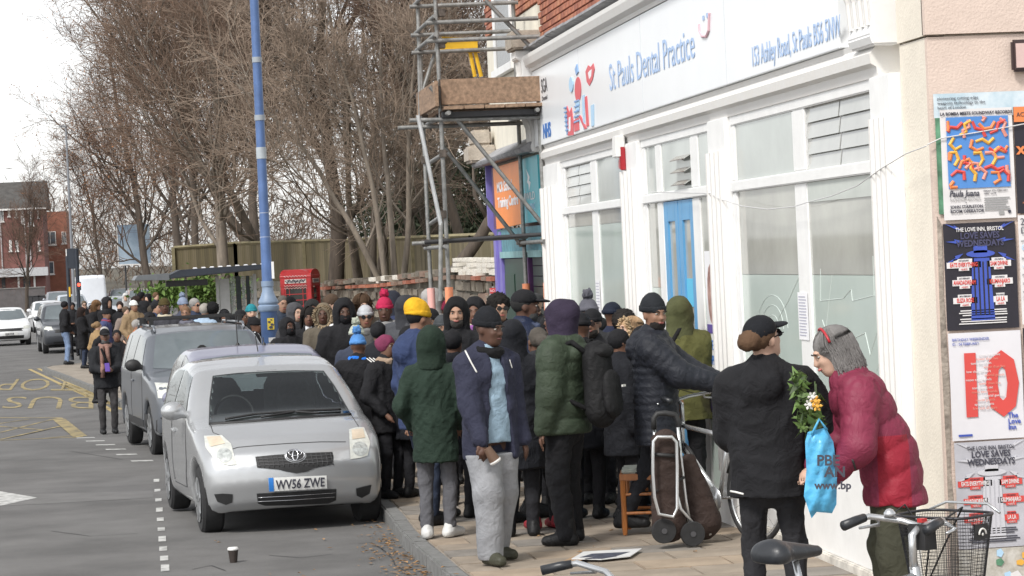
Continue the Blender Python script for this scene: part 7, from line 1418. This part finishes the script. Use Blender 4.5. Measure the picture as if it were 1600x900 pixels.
# ---- far end of the queue
sc_t, scJ = person('man in black cap and long brown scarf standing in the road', 163, 515, 40.2, 8, coat=(.016, .017, .02), trou=(.045, .043, .045), skin='dark', hat=[('cap', (.012, .012, .014)), ('beard', (.10, .10, .10)), ('scarf', (.24, .14, .115))], pose=dict(arm_r='front', arm_l='front'), road=True, lod=1, hem=.76, bulk=.03)
m_br = fabric('brown_scarf', (.24, .14, .115))
R3 = [
 ('man in black hooded top and blue jeans where the kerb juts out', 100, 470, 70.5, 100, BK, 'dark', [('short', BK)], dict(trou=JE, hem=.9)),
 ('woman in long black coat beside the man in blue jeans', 127, 480, 67, 80, BK, 'dark', [('long', (.03, .02, .018))], dict(trou=JD, hem=.55, bulk=.04)),
 ('man with glasses behind the long black coat', 131, 469, 72, 10, BK, 'light', [('crop', (.1, .08, .06)), ('glasses', BK)], {}),
 ('person with big curly light brown hair', 150, 469, 66, 60, BK, 'tan', [('curly', (.16, .09, .045))], {}),
 ('person in black hood turned to the shelter', 167, 464, 62, 40, BK, 'tan', [('hood', BK)], {}),
 ('person in black hat, red collar and blue coat', 164, 483, 58, 70, (.06, .07, .16), 'brown', [('beanie', BK), ('scarf', (.22, .05, .08))], {}),
 ('dark bearded man facing the street', 187, 470, 62, -5, BK, 'light', [('short', (.03, .022, .018)), ('beard', (.03, .022, .018))], {}),
 ('woman carrying a tan hood in front of the blue coat', 151, 502, 52, 120, (.30, .20, .10), 'light', [('bun', (.20, .13, .07))], {}),
 ('person in black jacket stooping behind the brown scarf', 148, 520, 48, 60, BK, 'dark', [('short', (.35, .34, .33))], dict(pose=dict(bend=20))),
 ('man in white skullcap and tan coat', 208, 469, 58, 30, (.24, .17, .10), 'brown', [('beanie', (.66, .66, .64))], {}),
 ('man with short black hair behind the brown scarf', 182, 514, 43, 0, BK, 'dark', [('short', BK)], dict(road=True, pose=dict(hpitch=-15))),
 ('man in grey coat beside the tan coat', 196, 478, 60, 30, (.20, .16, .14), 'light', [('short', (.1, .07, .05))], {}),
 ('person in pale hood far back by the traffic', 196, 458, 82, 0, (.3, .3, .3), 'light', [('hood', (.5, .5, .5))], {}),
 ('dark coated person far back with round black hair', 220, 457, 76, 60, BK, 'dark', [('afro', BK)], {}),
 ('woman with black headscarf far back by the shelter', 231, 458, 72, -30, BK, 'light', [('hijab', BK)], {}),
 ('person with brown hair far back beside the black headscarf', 243, 456, 78, 40, NV, 'light', [('short', (.12, .07, .04))], {}),
 ('man with cropped hair far back at the shelter post', 249, 452, 84, -20, (.07, .06, .06), 'tan', [('crop', BK)], {}),
 ('person in dark bulky coat far back in the middle of the queue', 212, 463, 66, 130, BK, 'dark', [('curly', (.03, .022, .018))], dict(bulk=.05)),
 ('person in black beside the round afro far back', 226, 470, 60, 100, (.02, .022, .03), 'dark', [('hood', BK)], {}),
 ('dark haired person glimpsed behind the man in blue jeans', 113, 472, 78, 0, BK, 'dark', [('short', BK)], {}),
 ('person in black jacket beside the big curly hair', 143, 476, 70, -30, BK, 'dark', [('beanie', BK)], {}),
 ('person in navy coat in front of the skullcap man', 237, 476, 52, 60, (.03, .045, .09), 'light', [('short', (.05, .04, .03))], {}),
]
for lb, x, y, Z, fc, co, sk, hats, kw in R3:
    kw = dict(kw); kw.setdefault('pose', random.choice([dict(arm_r='pocket', arm_l='pocket'), dict(arm_r='front', arm_l='front'), dict()])); kw.setdefault('bulk', .03); kw.setdefault('hem', .7); kw.setdefault('extra_top', .02)
    person(lb, x, y, Z, fc, coat=co, skin=sk, hat=hats, lod=1 if Z < 60 else 2, **kw)
for q in PINFO:
    if not 1.46 <= q[3] <= 1.93 or q[1] < kx(q[2]) and 'road' not in q[0]: print('PERSON?', q, 'kerb', round(kx(q[2]), 2))
# ================================================================ things carried, parked or dropped by the queue
def coat_bvh(t):
    c = [o for o in t.children if o.name.split('.')[0] in ('coat', 'body', 'hood', 'hat', 'trousers', 'shoe')]; out = []
    for o in c:
        M = wm(t) @ o.matrix_local if o.name.split('.')[0] in ('hood', 'hat') else wm(t)
        me = o.data; V = np.empty(len(me.vertices)*3); me.vertices.foreach_get('co', V); V = V.reshape(-1, 3); A = np.array(M); V = V@A[:3, :3].T+A[:3, 3]; out.append(BVHTree.FromPolygons(V.tolist(), [tuple(p.vertices) for p in me.polygons]))
    return out
_cb = {}
def draw_on(t, name, m, px, r=.006, off=.003):
    if t.name not in _cb: _cb[t.name] = coat_bvh(t)
    P = []; px = np.asarray(px, float); den = []
    for a, b_ in zip(px[:-1], px[1:]): den += [a+(b_-a)*j/6 for j in range(6)]
    for q in den+[px[-1]]:
        best = None
        for bv in _cb[t.name]:
            h = bv.ray_cast(Vector(CAM), Vector(ray(*q)))
            if h[0] is not None and (best is None or h[3] < best[3]): best = h
        if best is not None: P.append(np.array(best[0])-ray(*q)/np.linalg.norm(ray(*q))*off)
    if len(P) < 2: return None
    b = MB(); b.tube(P, r, 5); return b.build(name, m, t, smooth=True, world=True)
m_strap = fabric('strap_black', (.010, .010, .011)); m_cord = mat('cord_white', (.70, .69, .66), .7, var=0); m_zip = mat('zip_dark', (.03, .03, .03), .4, var=0)
draw_on(gp_t, 'drawstring', m_cord, [(722, 540), (727, 548), (736, 566), (745, 582)], .006); draw_on(gp_t, 'drawstring', m_cord, [(724, 536), (732, 540)], .014); draw_on(gp_t, 'drawstring', m_cord, [(796, 562), (800, 575)], .005)
for k in range(3): draw_on(bb_t, 'sleeve_stripe', m_cord, [(573+k*4, 560-k), (586+k*4, 570-k), (597+k*3, 584)], .006)
olive = [o for o in COL.objects if o.get('label', '').startswith('person in olive hooded')][0]
draw_on(olive, 'strap', m_strap, [(1068, 505), (1056, 525), (1044, 545), (1036, 560)], .022)
draw_on(bc_t, 'reflective_strip', m_cord, [(1133, 766), (1150, 769), (1162, 772)], .006)
draw_on(bpu_t, 'hat_mark', m_cord, [(1023, 481), (1026, 479), (1029, 482)], .003)
draw_on(rd_t, 'zip', m_zip, [(1332, 718), (1340, 742), (1346, 762)], .006); draw_on(rd_t, 'zip_pull', m_cord, [(1342, 764), (1341, 776)], .004)
draw_on(sc_t, 'scarf_tail', m_br, [(159, 541), (160, 560), (161, 590)], .038, .01); draw_on(sc_t, 'scarf_tail', m_br, [(167, 541), (169, 560), (171, 578)], .038, .01); draw_on(sc_t, 'shoulder_strap', m_strap, [(158, 545), (165, 562), (172, 575)], .02, .07)
wd_t = [o for o in COL.objects if o.get('label', '').startswith('woman in blue bobble')][0]
# hair band on the stooping woman
c_ = Vector(rdJ['head']); HMr = rdJ['HM']
b = MB(); b.tube([rdJ['head']+HMr@np.array([.109*math.cos(a), .012, .035+.107*math.sin(a)]) for a in np.linspace(.25, math.pi-.25, 14)], .008, 5); b.build('hair_band', mat('band_red', (.40, .02, .03), .4, var=0), rd_t, smooth=True)
# --- rucksack worn by the plum-hooded person
def on(t, p): return np.array(wpt(t, p))
RK = on(pu_t, (0, -.30, 1.17)); rk = thing('rucksack', 'black rucksack worn over an olive padded coat', 'rucksack', tuple(RK), pu_t.rotation_euler[2])
def rpart(nm, S, m, h=.014, amp=.006): V, Q = S.mesh(h); V = folds(V, vnorm(V, Q), amp, 5, 1.2); return obj(nm, qmesh(nm, V, Q), m, rk)
m_rk = fabric('rucksack', (.011, .011, .012), .7)
S = SDF(); S.cone((0, 0, -.18), (0, .02, .17), .155, .135, .03, side=(1, 0, 0), q=.72); rpart('main_bag', S, m_rk)
S = SDF(); S.cone((0, -.10, -.15), (0, -.09, -.01), .115, .105, .02, side=(1, 0, 0), q=.5); rpart('front_pocket', S, m_rk); S = SDF(); S.ell((0, -.02, .22), (.11, .09, .06), .02); rpart('lid', S, m_rk)
for sg in (-1, 1): b = MB(); b.tube([(sg*.09, .06, .22), (sg*.11, .16, .30), (sg*.12, .26, .27), (sg*.13, .33, .1), (sg*.13, .2, -.12), (sg*.12, .06, -.18)], .02, 6); b.build('strap', m_strap, rk, smooth=True)
b = MB(); b.tube([(-.03, .07, .26), (-.02, .06, .31), (.02, .06, .31), (.03, .07, .26)], .01, 6); b.build('handle', m_strap, rk, smooth=True); b = MB(); b.box((.05, -.165, -.03), (.05, .01, .015)); b.build('tab', m_cord, rk)
# --- paper cups
m_cup = mat('cup_brown', (.12, .07, .045), .6, var=.1); m_cupd = mat('cup_dark', (.035, .026, .022), .6, var=.1); m_lid = mat('cup_lid', (.72, .71, .69), .5, var=.03)
def cup(label, loc, R_, m):
    t = thing('paper_cup', label, 'cup', loc); b = MB(); b.lathe((0, 0, 0), [(.028, 0), (.040, .10)], 16, rot=R_); b.build('cup', m, t, smooth='auto'); b = MB(); b.lathe((0, 0, 0), [(.042, .098), (.043, .108), (.036, .118)], 16, rot=R_); b.build('lid', m_lid, t, smooth='auto')
HD = at_depth(769, 700, 17.35); cup('brown paper cup with white lid tipped down in a hand', tuple(on(gp_t, gpJ['wr_r'])+np.array([.03, -.06, -.04])), np.array(Matrix.Rotation(math.radians(150), 3, 'Y')), m_cup)
cp = gp(365, 879); cup('takeaway cup with white lid standing alone on the road', (cp[0], cp[1], float(GZ(cp[1]))), np.eye(3), m_cupd)
# --- shopping trolley
TY = 17.72; m_alu = mat('brushed_alloy', (.62, .63, .64), .3, metal=.8, var=.06); m_bag = fabric('trolley_brown', (.040, .026, .022), .7)
tr_ = thing('shopping_trolley', 'folded shopping trolley with silver frame and brown bag beside the chair', 'trolley', tuple(at_z(1062, 855, .121)))
def q3(cx, cy, y=TY): return at_y(930+cx/3.215, 590+cy/3.215, y)
def trp(nm, m, pts, r, y=TY, n=8, clos=False): b = MB(); b.tube([q3(*p, y) for p in pts], r, n, closed=clos); return b.build(nm, m, tr_, smooth=True, world=True)
trp('outer_tube', m_alu, [(296, 250), (300, 330), (330, 560), (352, 760)], .013, TY+.1); trp('outer_tube', m_alu, [(415, 250), (432, 420), (455, 620), (475, 730)], .013, TY+.06)
trp('handle', m_blk, [(296, 260), (294, 205), (310, 182), (350, 178), (400, 186), (418, 215), (420, 262)], .02, TY+.08)
trp('inner_hoop', m_alu, [(290, 395), (292, 320), (312, 298), (385, 298), (408, 325), (412, 450), (412, 655), (392, 700), (320, 685), (298, 600), (290, 480)], .012, TY-.06, clos=True)
trp('cross_bar', m_blk, [(290, 385), (415, 395)], .014, TY-.03); trp('cross_bar', m_blk, [(300, 575), (450, 500)], .010, TY-.0); trp('axle', m_alu, [(345, 770), (490, 785)], .01, TY+.03); trp('rear_stay', m_alu, [(405, 560), (430, 660), (500, 740)], .011, TY); trp('rear_stay', m_alu, [(490, 690), (560, 760), (580, 790)], .011, TY+.15)
for cx, cy, dy in ((345, 770, 0.), (490, 785, .0)):
    c0 = q3(cx, cy, TY+dy); R_ = np.array(Matrix.Rotation(math.radians(18), 3, 'Z')); b = MB(); b.lathe(c0, [(.055, -.02), (.084, -.02), (.09, 0), (.084, .02), (.055, .02)], 22, axis='y'); wh = b.build('wheel', m_tyre, tr_, smooth='auto', world=True)
    b = MB(); b.lathe(c0, [(.02, -.026), (.02, .026)], 12, axis='y')
    for k in range(5): a = k*1.2566; b.box(c0+np.array([math.cos(a)*.038, 0, math.sin(a)*.038]), (.06, .022, .018), rot=Matrix.Rotation(-a, 3, 'Y'))
    b.build('hub', mat('hub_grey', (.06, .06, .065), .4, var=0), wh, world=True)
S = SDF(); A = q3(350, 330, TY+.02); B_ = q3(372, 740, TY+.05); S.cone(A, B_, .105, .13, .02, side=(1, 0, 0), q=.45); C_ = q3(470, 420, TY+.2); D_ = q3(540, 720, TY+.22); S.cone(C_, D_, .06, .14, .04, side=(1, 0, 0), q=.8); V, Q = S.mesh(.014); V = folds(V, vnorm(V, Q), .008, 9, 1.); obj('bag', qmesh('bag', V, Q), m_bag, tr_, True)
# --- wooden chair
m_wood = mat('chair_wood', (.36, .13, .035), .4, var=.25, vscale=6, stretch=(6, 6, 1), coat=.3); c0 = at_z(977, 836, .121)
ch = thing('wooden_chair', 'varnished wooden dining chair with pale seat pad', 'chair', tuple(c0), math.radians(-12))
def chp(nm, m, f, bevel=.006): b = MB(); f(b); return b.build(nm, m, ch, False, bevel)
for x, y in ((0, 0), (.02, .38)): chp('leg', m_wood, lambda b: b.tube([(x, y, 0), (x, y, .05), (x, y, .2), (x, y, .43)], [.016, .022, .02, .024], 8), 0)
for y in (.0, .36): chp('back_post', m_wood, lambda b: b.tube([(.40, y, 0), (.39, y, .43), (.42, y, .75), (.45, y, .90), (.452, y, .94), (.455, y, .97)], [.018, .024, .02, .02, .026, .012], 8), 0)
chp('seat_frame', m_wood, lambda b: b.box((.2, .19, .43), (.45, .43, .05))); chp('seat_pad', mat('seat_pad', (.34, .36, .32), .9, var=.3, vscale=25), lambda b: b.box((.2, .19, .47), (.42, .40, .035)), .012)
for z in (.16, .30): chp('stretcher', m_wood, lambda b: b.cyl((0, 0, z), (.4, 0, z), .012), 0); chp('stretcher', m_wood, lambda b: b.cyl((0, .38, z), (.4, .36, z), .012), 0)
for z in (.60, .74, .87): chp('back_slat', m_wood, lambda b: b.box((.41+(z-.6)*.14, .18, z), (.02, .34, .055)))
# --- bicycles
m_bs = mat('bike_silver', (.55, .56, .57), .25, metal=.7, var=.04); m_sad = mat('saddle_black', (.022, .024, .028), .38, var=.15, vscale=6, bump=.1)
def bicycle(label, loc, ang, m, basket=False, steer=0., cables=True, bw=1.):
    t = thing('bicycle', label, 'bicycle', loc, ang)
    def bp2(nm, mm, f, smooth=True, parent=t): b = MB(); f(b); return b.build(nm, mm, parent, smooth)
    for x in (0, 1.05):
        w = bp2('wheel', m_tyre, lambda b: b.tube([(x+.33*math.cos(a), 0, .34+.33*math.sin(a)) for a in np.linspace(0, 2*math.pi, 36, endpoint=False)], .018, 6, closed=True))
        bp2('rim', m_bs, lambda b: b.tube([(x+.305*math.cos(a), 0, .34+.305*math.sin(a)) for a in np.linspace(0, 2*math.pi, 36, endpoint=False)], .011, 5, closed=True), parent=w); bp2('spokes', m_bs, lambda b: [b.cyl((x, (-1)**k*.02, .34), (x+.3*math.cos(k*.3927), 0, .34+.3*math.sin(k*.3927)), .0015, n=3) for k in range(16)], parent=w); bp2('mudguard', m_blk, lambda b: b.tube([(x+.365*math.cos(a), 0, .34+.365*math.sin(a)) for a in np.linspace(.4, 2.9, 14)], .014, 5))
    bp2('frame', m, lambda b: (b.cyl((.30, 0, .78), (.45, 0, .29), .017), b.cyl((.45, 0, .29), (.92, 0, .68), .02), b.cyl((.31, 0, .74), (.90, 0, .80), .018), b.cyl((.90, 0, .84), (.93, 0, .64), .021), b.cyl((0, .05, .34), (.45, .03, .29), .009), b.cyl((0, -.05, .34), (.45, -.03, .29), .009), b.cyl((0, .05, .34), (.31, .02, .72), .008), b.cyl((0, -.05, .34), (.31, -.02, .72), .008)))
    bp2('fork', m, lambda b: (b.tube([(.93, .045, .64), (.98, .05, .5), (1.05, .05, .34)], .012, 6), b.tube([(.93, -.045, .64), (.98, -.05, .5), (1.05, -.05, .34)], .012, 6)))
    bp2('seat_post', m_bs, lambda b: b.cyl((.31, 0, .74), (.265, 0, .93), .013)); bp2('crank', m_bs, lambda b: (b.lathe((.45, .05, .29), [(.09, -.004), (.09, .004)], 18, axis='y'), b.cyl((.45, .06, .29), (.58, .07, .2), .01), b.cyl((.45, -.06, .29), (.32, -.07, .38), .01), b.box((.58, .12, .2), (.09, .09, .02)), b.box((.32, -.12, .38), (.09, .09, .02))))
    S = SDF(); S.cone((.14, -.045, .965), (.14, .045, .965), .045, .045, .03); S.cone((.16, 0, .965), (.38, 0, .955), .055, .022, .04); S.fn(lambda P, f_: np.maximum(f_, .935-P[..., 2])); V, Q = S.mesh(.01, 2); obj('saddle', qmesh('saddle', V, Q), m_sad, t)
    R_ = Rz(steer); hc = np.array([.895, 0, .86])
    def hb(p): return hc+R_@(np.asarray(p, float)*[1, bw if abs(p[0]) < .2 and p[0] < .07 else 1, 1])
    bp2('stem', m_bs, lambda b: b.tube([hb((0, 0, -.03)), hb((0, 0, .10)), hb((.05, 0, .13))], .016, 8)); bp2('handlebar', m_bs, lambda b: b.tube([hb(p) for p in ((-.14, -.30, .15), (-.04, -.27, .17), (.04, -.12, .15), (.05, 0, .13), (.04, .12, .15), (-.04, .27, .17), (-.14, .30, .15))], .0125, 8))
    for sg in (-1, 1):
        bp2('grip', m_sad, lambda b: b.tube([hb((-.06, sg*.277, .167)), hb((-.10, sg*.288, .16)), hb((-.17, sg*.305, .145))], [.017, .019, .02], 10)); bp2('brake_lever', m_bs, lambda b: b.tube([hb((-.01, sg*.24, .16)), hb((.03, sg*.28, .13)), hb((-.06, sg*.32, .125))], [.012, .008, .006], 6)); cables and bp2('cable', m_blk, lambda b: b.tube([hb((.02, sg*.2, .16)), hb((.14, sg*.14, .2)), hb((.16, sg*.04, .06)), hb((.06, 0, -.12))], .004, 5))
    cables and bp2('bell', m_bs, lambda b: b.lathe(hb((.0, .16, .17)), [(.024, 0), (.024, .012), (.014, .026), (.003, .03)], 12))
    if basket:
        m_wire = mat('basket_wire', (.05, .05, .055), .4, metal=.6, var=0); x0_, x1_ = .08, .34; zb, zt_ = -.10, .16
        def ringp(z, n=40):
            s_ = .78+.22*(z-zb)/(zt_-zb); out_ = []
            for k in range(n): a = 2*math.pi*k/n; cx = math.copysign(abs(math.cos(a))**.5, math.cos(a)); sy = math.copysign(abs(math.sin(a))**.5, math.sin(a)); out_.append(hb(((x0_+x1_)/2+.13*s_*cx, .175*s_*sy, z)))
            return out_
        bk = bp2('basket', m_wire, lambda b: (b.tube(ringp(zt_), .006, 6, closed=True),)); bp2('bottom_ring', m_wire, lambda b: b.tube(ringp(zb), .004, 5, closed=True), parent=bk)
        def mesh_w(b):
            for z in np.linspace(zb, zt_, 20): b.tube(ringp(z, 28), .0011, 3, closed=True)
            lo_, hi_ = ringp(zb, 84), ringp(zt_, 84)
            for a, c_ in zip(lo_, hi_): b.tube([a, c_], .0011, 3, cap=False)
            for k in range(0, 42): b.tube([lo_[k], lo_[-k]], .0011, 3, cap=False)
        o = bp2('basket_mesh', m_wire, mesh_w, parent=bk); o['kind'] = 'stuff'
        bp2('basket_handle', m_bs, lambda b: b.tube([hb((.34, -.17, zt_)), hb((.36, -.1, zt_+.03)), hb((.36, .1, zt_+.03)), hb((.34, .17, zt_))], .006, 6), parent=bk)
        bp2('bracket', m_blk, lambda b: b.box(hb((.06, 0, .09)), (.06, .09, .1)), False); bp2('release_button', mat('button_red', (.45, .03, .03), .4, var=0), lambda b: b.box(hb((.04, -.03, .155)), (.03, .025, .015)), False)
        for k, (px, py) in enumerate(((1481, 806), (1512, 850))):
            for sg in ((-1,) if k == 0 else (1,)):
                pl = bp2('badge', m_blk, lambda b: b.box(hb((.21, -sg*.172, .10)), (.075, .008, .06)), False, parent=bk)
                bp2('badge_mark', m_cord, lambda b: (b.tube([hb((.21+.022*math.cos(a), -sg*.172-.007*(1 if sg > 0 else 1), .09+.022*math.sin(a))) for a in np.linspace(0, 3.14, 9)], .004, 5), b.cyl(hb((.21, -sg*.172-.006, .09)), hb((.21, -sg*.172-.009, .09)), .006)), parent=bk)
    return t
def ground_at(px, py, Z): p = at_depth(px, py, Z); return p
# basket bike by the corner wall, saddle at the bottom edge of the view
def bike_at(label, px, py, Z, ang, lx, lz, m, **kw):
    p = at_depth(px, py, Z); a_ = math.radians(ang); off = Rz(a_)@np.array([lx, 0, 0]); zr = float(p[2])-lz
    t = bicycle(label, (float(p[0]-off[0]), float(p[1]-off[1]), .121), a_, m, **kw); t.scale = (1, 1, max(.9, (float(p[2])-.121)/lz)); return t
bike_at('silver bicycle with wire mesh basket in front of the poster wall', 1222, 850, 9.5, 30, .2, 1.0, m_bs, basket=True, steer=.1, bw=.66)
gpt = at_depth(846, 888, 9.5); bk2 = bicycle('black bicycle by the kerb with only one handlebar grip in view', (float(gpt[0]-.725), float(gpt[1]-.305), .121), 0., mat('bike_black', (.02, .02, .022), .3, var=0), cables=False); bk2.scale = (1, 1, .945)
# bike by the door behind the trolley
bb1 = at_z(1075, 842, .121); bicycle('silver bicycle propped between the shopping trolley and the door', (4.12, 17.75, .121), math.radians(112), m_bs, steer=.25)
# --- carrier bag, flowers, dark red-based bag
bgc = at_depth(1285, 742, 13.15); cb_ = thing('carrier_bag', 'bright blue plastic carrier bag with black lettering', 'carrier bag', tuple(bgc))
m_cbg = mat('bag_blue', (.09, .40, .66), .32, var=.12, vscale=9, bump=.6, bscale=10)
pl2 = [(1258, 690), (1262, 675), (1290, 668), (1302, 690), (1308, 735), (1307, 788), (1300, 802), (1276, 800), (1268, 810), (1256, 775), (1260, 735)]
V2, Fc = tri_fill(pl2, 7.0); cc = np.array(pl2).mean(0); Vb = []
for sgn in (-1, 1):
    for q in V2: e = max(0., -float(poly_sd(np.array([q[0]]), np.array([q[1]]), pl2)[0])); Vb.append(at_depth(q[0], q[1], 13.15+sgn*(.012+.075*(1-math.exp(-e/14)))+.012*math.sin(q[0]*.31+q[1]*.12)+.008*math.sin(q[1]*.4)))
nv = len(V2); mk('bag', Vb, Fc+[tuple(i+nv for i in f[::-1]) for f in Fc], m_cbg, cb_, smooth=True, world=True)
def bag_text(s_, x, y, h_): p = at_depth(x, y, 13.02); text(s_, h_, 'lettering', m_ink, cb_, frame(p, Rv+Fv*.0, Uv), ext=.001, bold=.002)
bag_text('PBE', 1276, 727, .075); bag_text('AN', 1288, 745, .075); bag_text('www.bp', 1273, 764, .055)
b = MB(); b.tube([at_depth(*q, 13.1) for q in ((1268, 680), (1280, 655), (1292, 672))], .008, 5); b.build('handle', m_cbg, cb_, smooth=True, world=True)
fl = thing('flower_bunch', 'leafy bunch of greenery with yellow and white flowers between two people', 'flowers', tuple(at_depth(1268, 655, 13.25)))
m_leaf = mat('leaf_green', (.10, .17, .04), .6, var=.4, vscale=12); m_leafd = mat('leaf_dark', (.045, .075, .022), .6, var=.4, vscale=12); rr_ = random.Random(3)
for k in range(130):
    px, py = rr_.uniform(1244, 1284), rr_.uniform(584, 672); px = px if py > 618 else 1243+(px-1244)*.3; p = at_depth(px, py, 13.22+rr_.uniform(-.1, .12)); u = np.array([rr_.uniform(-1, 1), rr_.uniform(-1, 1), rr_.uniform(-.2, 1.2)]); u /= np.linalg.norm(u); w2 = np.cross(u, [rr_.uniform(-1, 1), rr_.uniform(-1, 1), .3]); w2 /= np.linalg.norm(w2); L = rr_.uniform(.035, .07); nn = np.cross(u, w2)
    mk('leaf', [p-u*L, p+w2*L*.32-nn*L*.08, p+u*L-nn*L*.15, p-w2*L*.32-nn*L*.08, p+nn*L*.06], [(0, 1, 4), (1, 2, 4), (2, 3, 4), (3, 0, 4)], m_leaf if k % 3 else m_leafd, fl, smooth=True, world=True)
for k in range(9): p = at_depth(rr_.uniform(1252, 1284), rr_.uniform(600, 668), 13.24); b = MB(); b.tube([p+[0, 0, .09], p, p+[rr_.uniform(-.02, .02), 0, -.14]], .004, 5); b.build('stem', m_leafd, fl, smooth=True, world=True)
for px, py, m in ((1277, 592, m_cord), (1272, 604, m_cord), (1281, 598, MATS['poster_amber']), (1284, 606, MATS['poster_amber']), (1262, 640, m_leaf)):
    p = at_depth(px-8, py+28, 13.06); b = MB()
    for k in range(6): a = k*1.047; b.add([p, p+np.array([.022*math.cos(a-.35), -.006, .022*math.sin(a-.35)]), p+np.array([.03*math.cos(a), -.012, .03*math.sin(a)]), p+np.array([.022*math.cos(a+.35), -.006, .022*math.sin(a+.35)])], [(0, 1, 2, 3)])
    b.lathe(p+np.array([0, -.015, 0]), [(.008, -.008), (.010, .008)], 8, axis='y'); b.build('flower', m, fl, world=True)
rb = thing('shoulder_bag', 'dark grey bag with red base hanging behind the black jacket', 'bag', tuple(at_depth(1252, 740, 13.45)))
S = SDF(); A = at_depth(1234, 690, 13.95); B_ = at_depth(1240, 765, 13.95); S.cone(A, B_, .08, .10, .03, side=(1, 0, 0), q=.7); V, Q = S.mesh(.014); V = folds(V, vnorm(V, Q), .01, 4, 1.2); obj('bag', qmesh('bag', V, Q), fabric('bag_grey', (.035, .034, .036), .7), rb, True)
S = SDF(); S.cone(at_depth(1225, 792, 13.95), at_depth(1258, 774, 13.95), .035, .03, .02); V, Q = S.mesh(.012); obj('base', qmesh('base', V, Q), fabric('bag_red', (.28, .02, .025), .6), rb, True)
# --- newspapers and scraps on the pavement
def flat(label, pts, m, z=.133, name='newspaper', cat='newspaper'):
    P = [at_z(*q, z) for q in pts]; t = thing(name, label, cat, tuple(np.mean(P, 0))); b = MB(); n = len(P); b.add(np.concatenate([np.array(P), np.array(P)+[0, 0, .006]]), [tuple(range(n-1, -1, -1)), tuple(range(n, 2*n))]+[(i, (i+1) % n, n+(i+1) % n, n+i) for i in range(n)]); b.build('sheet', m, t, world=True); return t
flat('flattened brown cardboard sheet on the paving by the boots', [(876, 880), (905, 866), (930, 866), (905, 878)], mat('cardboard', (.36, .24, .14), .85, var=.15), .131, 'cardboard_sheet', 'cardboard')
np_ = flat('open printed newspaper lying on the paving near the trolley', [(893, 874), (912, 863), (1003, 858), (985, 870), (940, 875)], mat('newsprint', (.55, .55, .55), .8, var=.1), .139)
for q in (((905, 871), (925, 865), (985, 862), (962, 869)), ((912, 873), (930, 870), (965, 869), (940, 873))): P = [at_z(*p, .1465) for p in q]; mk('printed_picture', P, [(0, 1, 2, 3)], mat('news_dark', (.05, .055, .08), .8, var=.4, vscale=20), np_, world=True)
flat('crumpled white scrap of paper among the dark shoes', [(829, 808), (834, 802), (840, 804), (838, 809)], m_paper, .14, 'paper_scrap', 'paper')
# --- phones
def phone(label, t, J, hand, off, m=None):
    p = on(t, J['wr_'+hand]+np.array(off)); o = thing('mobile_phone', label, 'phone', tuple(p), t.rotation_euler[2]); b = MB(); b.box((0, 0, 0), (.075, .012, .15), rot=Rx(.5)); b.build('case', m or m_blk, o, bevel=.004); b = MB(); b.box((0, -.0075, .003), (.066, .001, .135), rot=Rx(.5)); b.build('screen', m_cg, o)
phone('purple phone held in both hands by the man with the brown scarf', sc_t, scJ, 'r', (-.04, .12, .05), mat('phone_purple', (.10, .05, .30), .4, var=0))
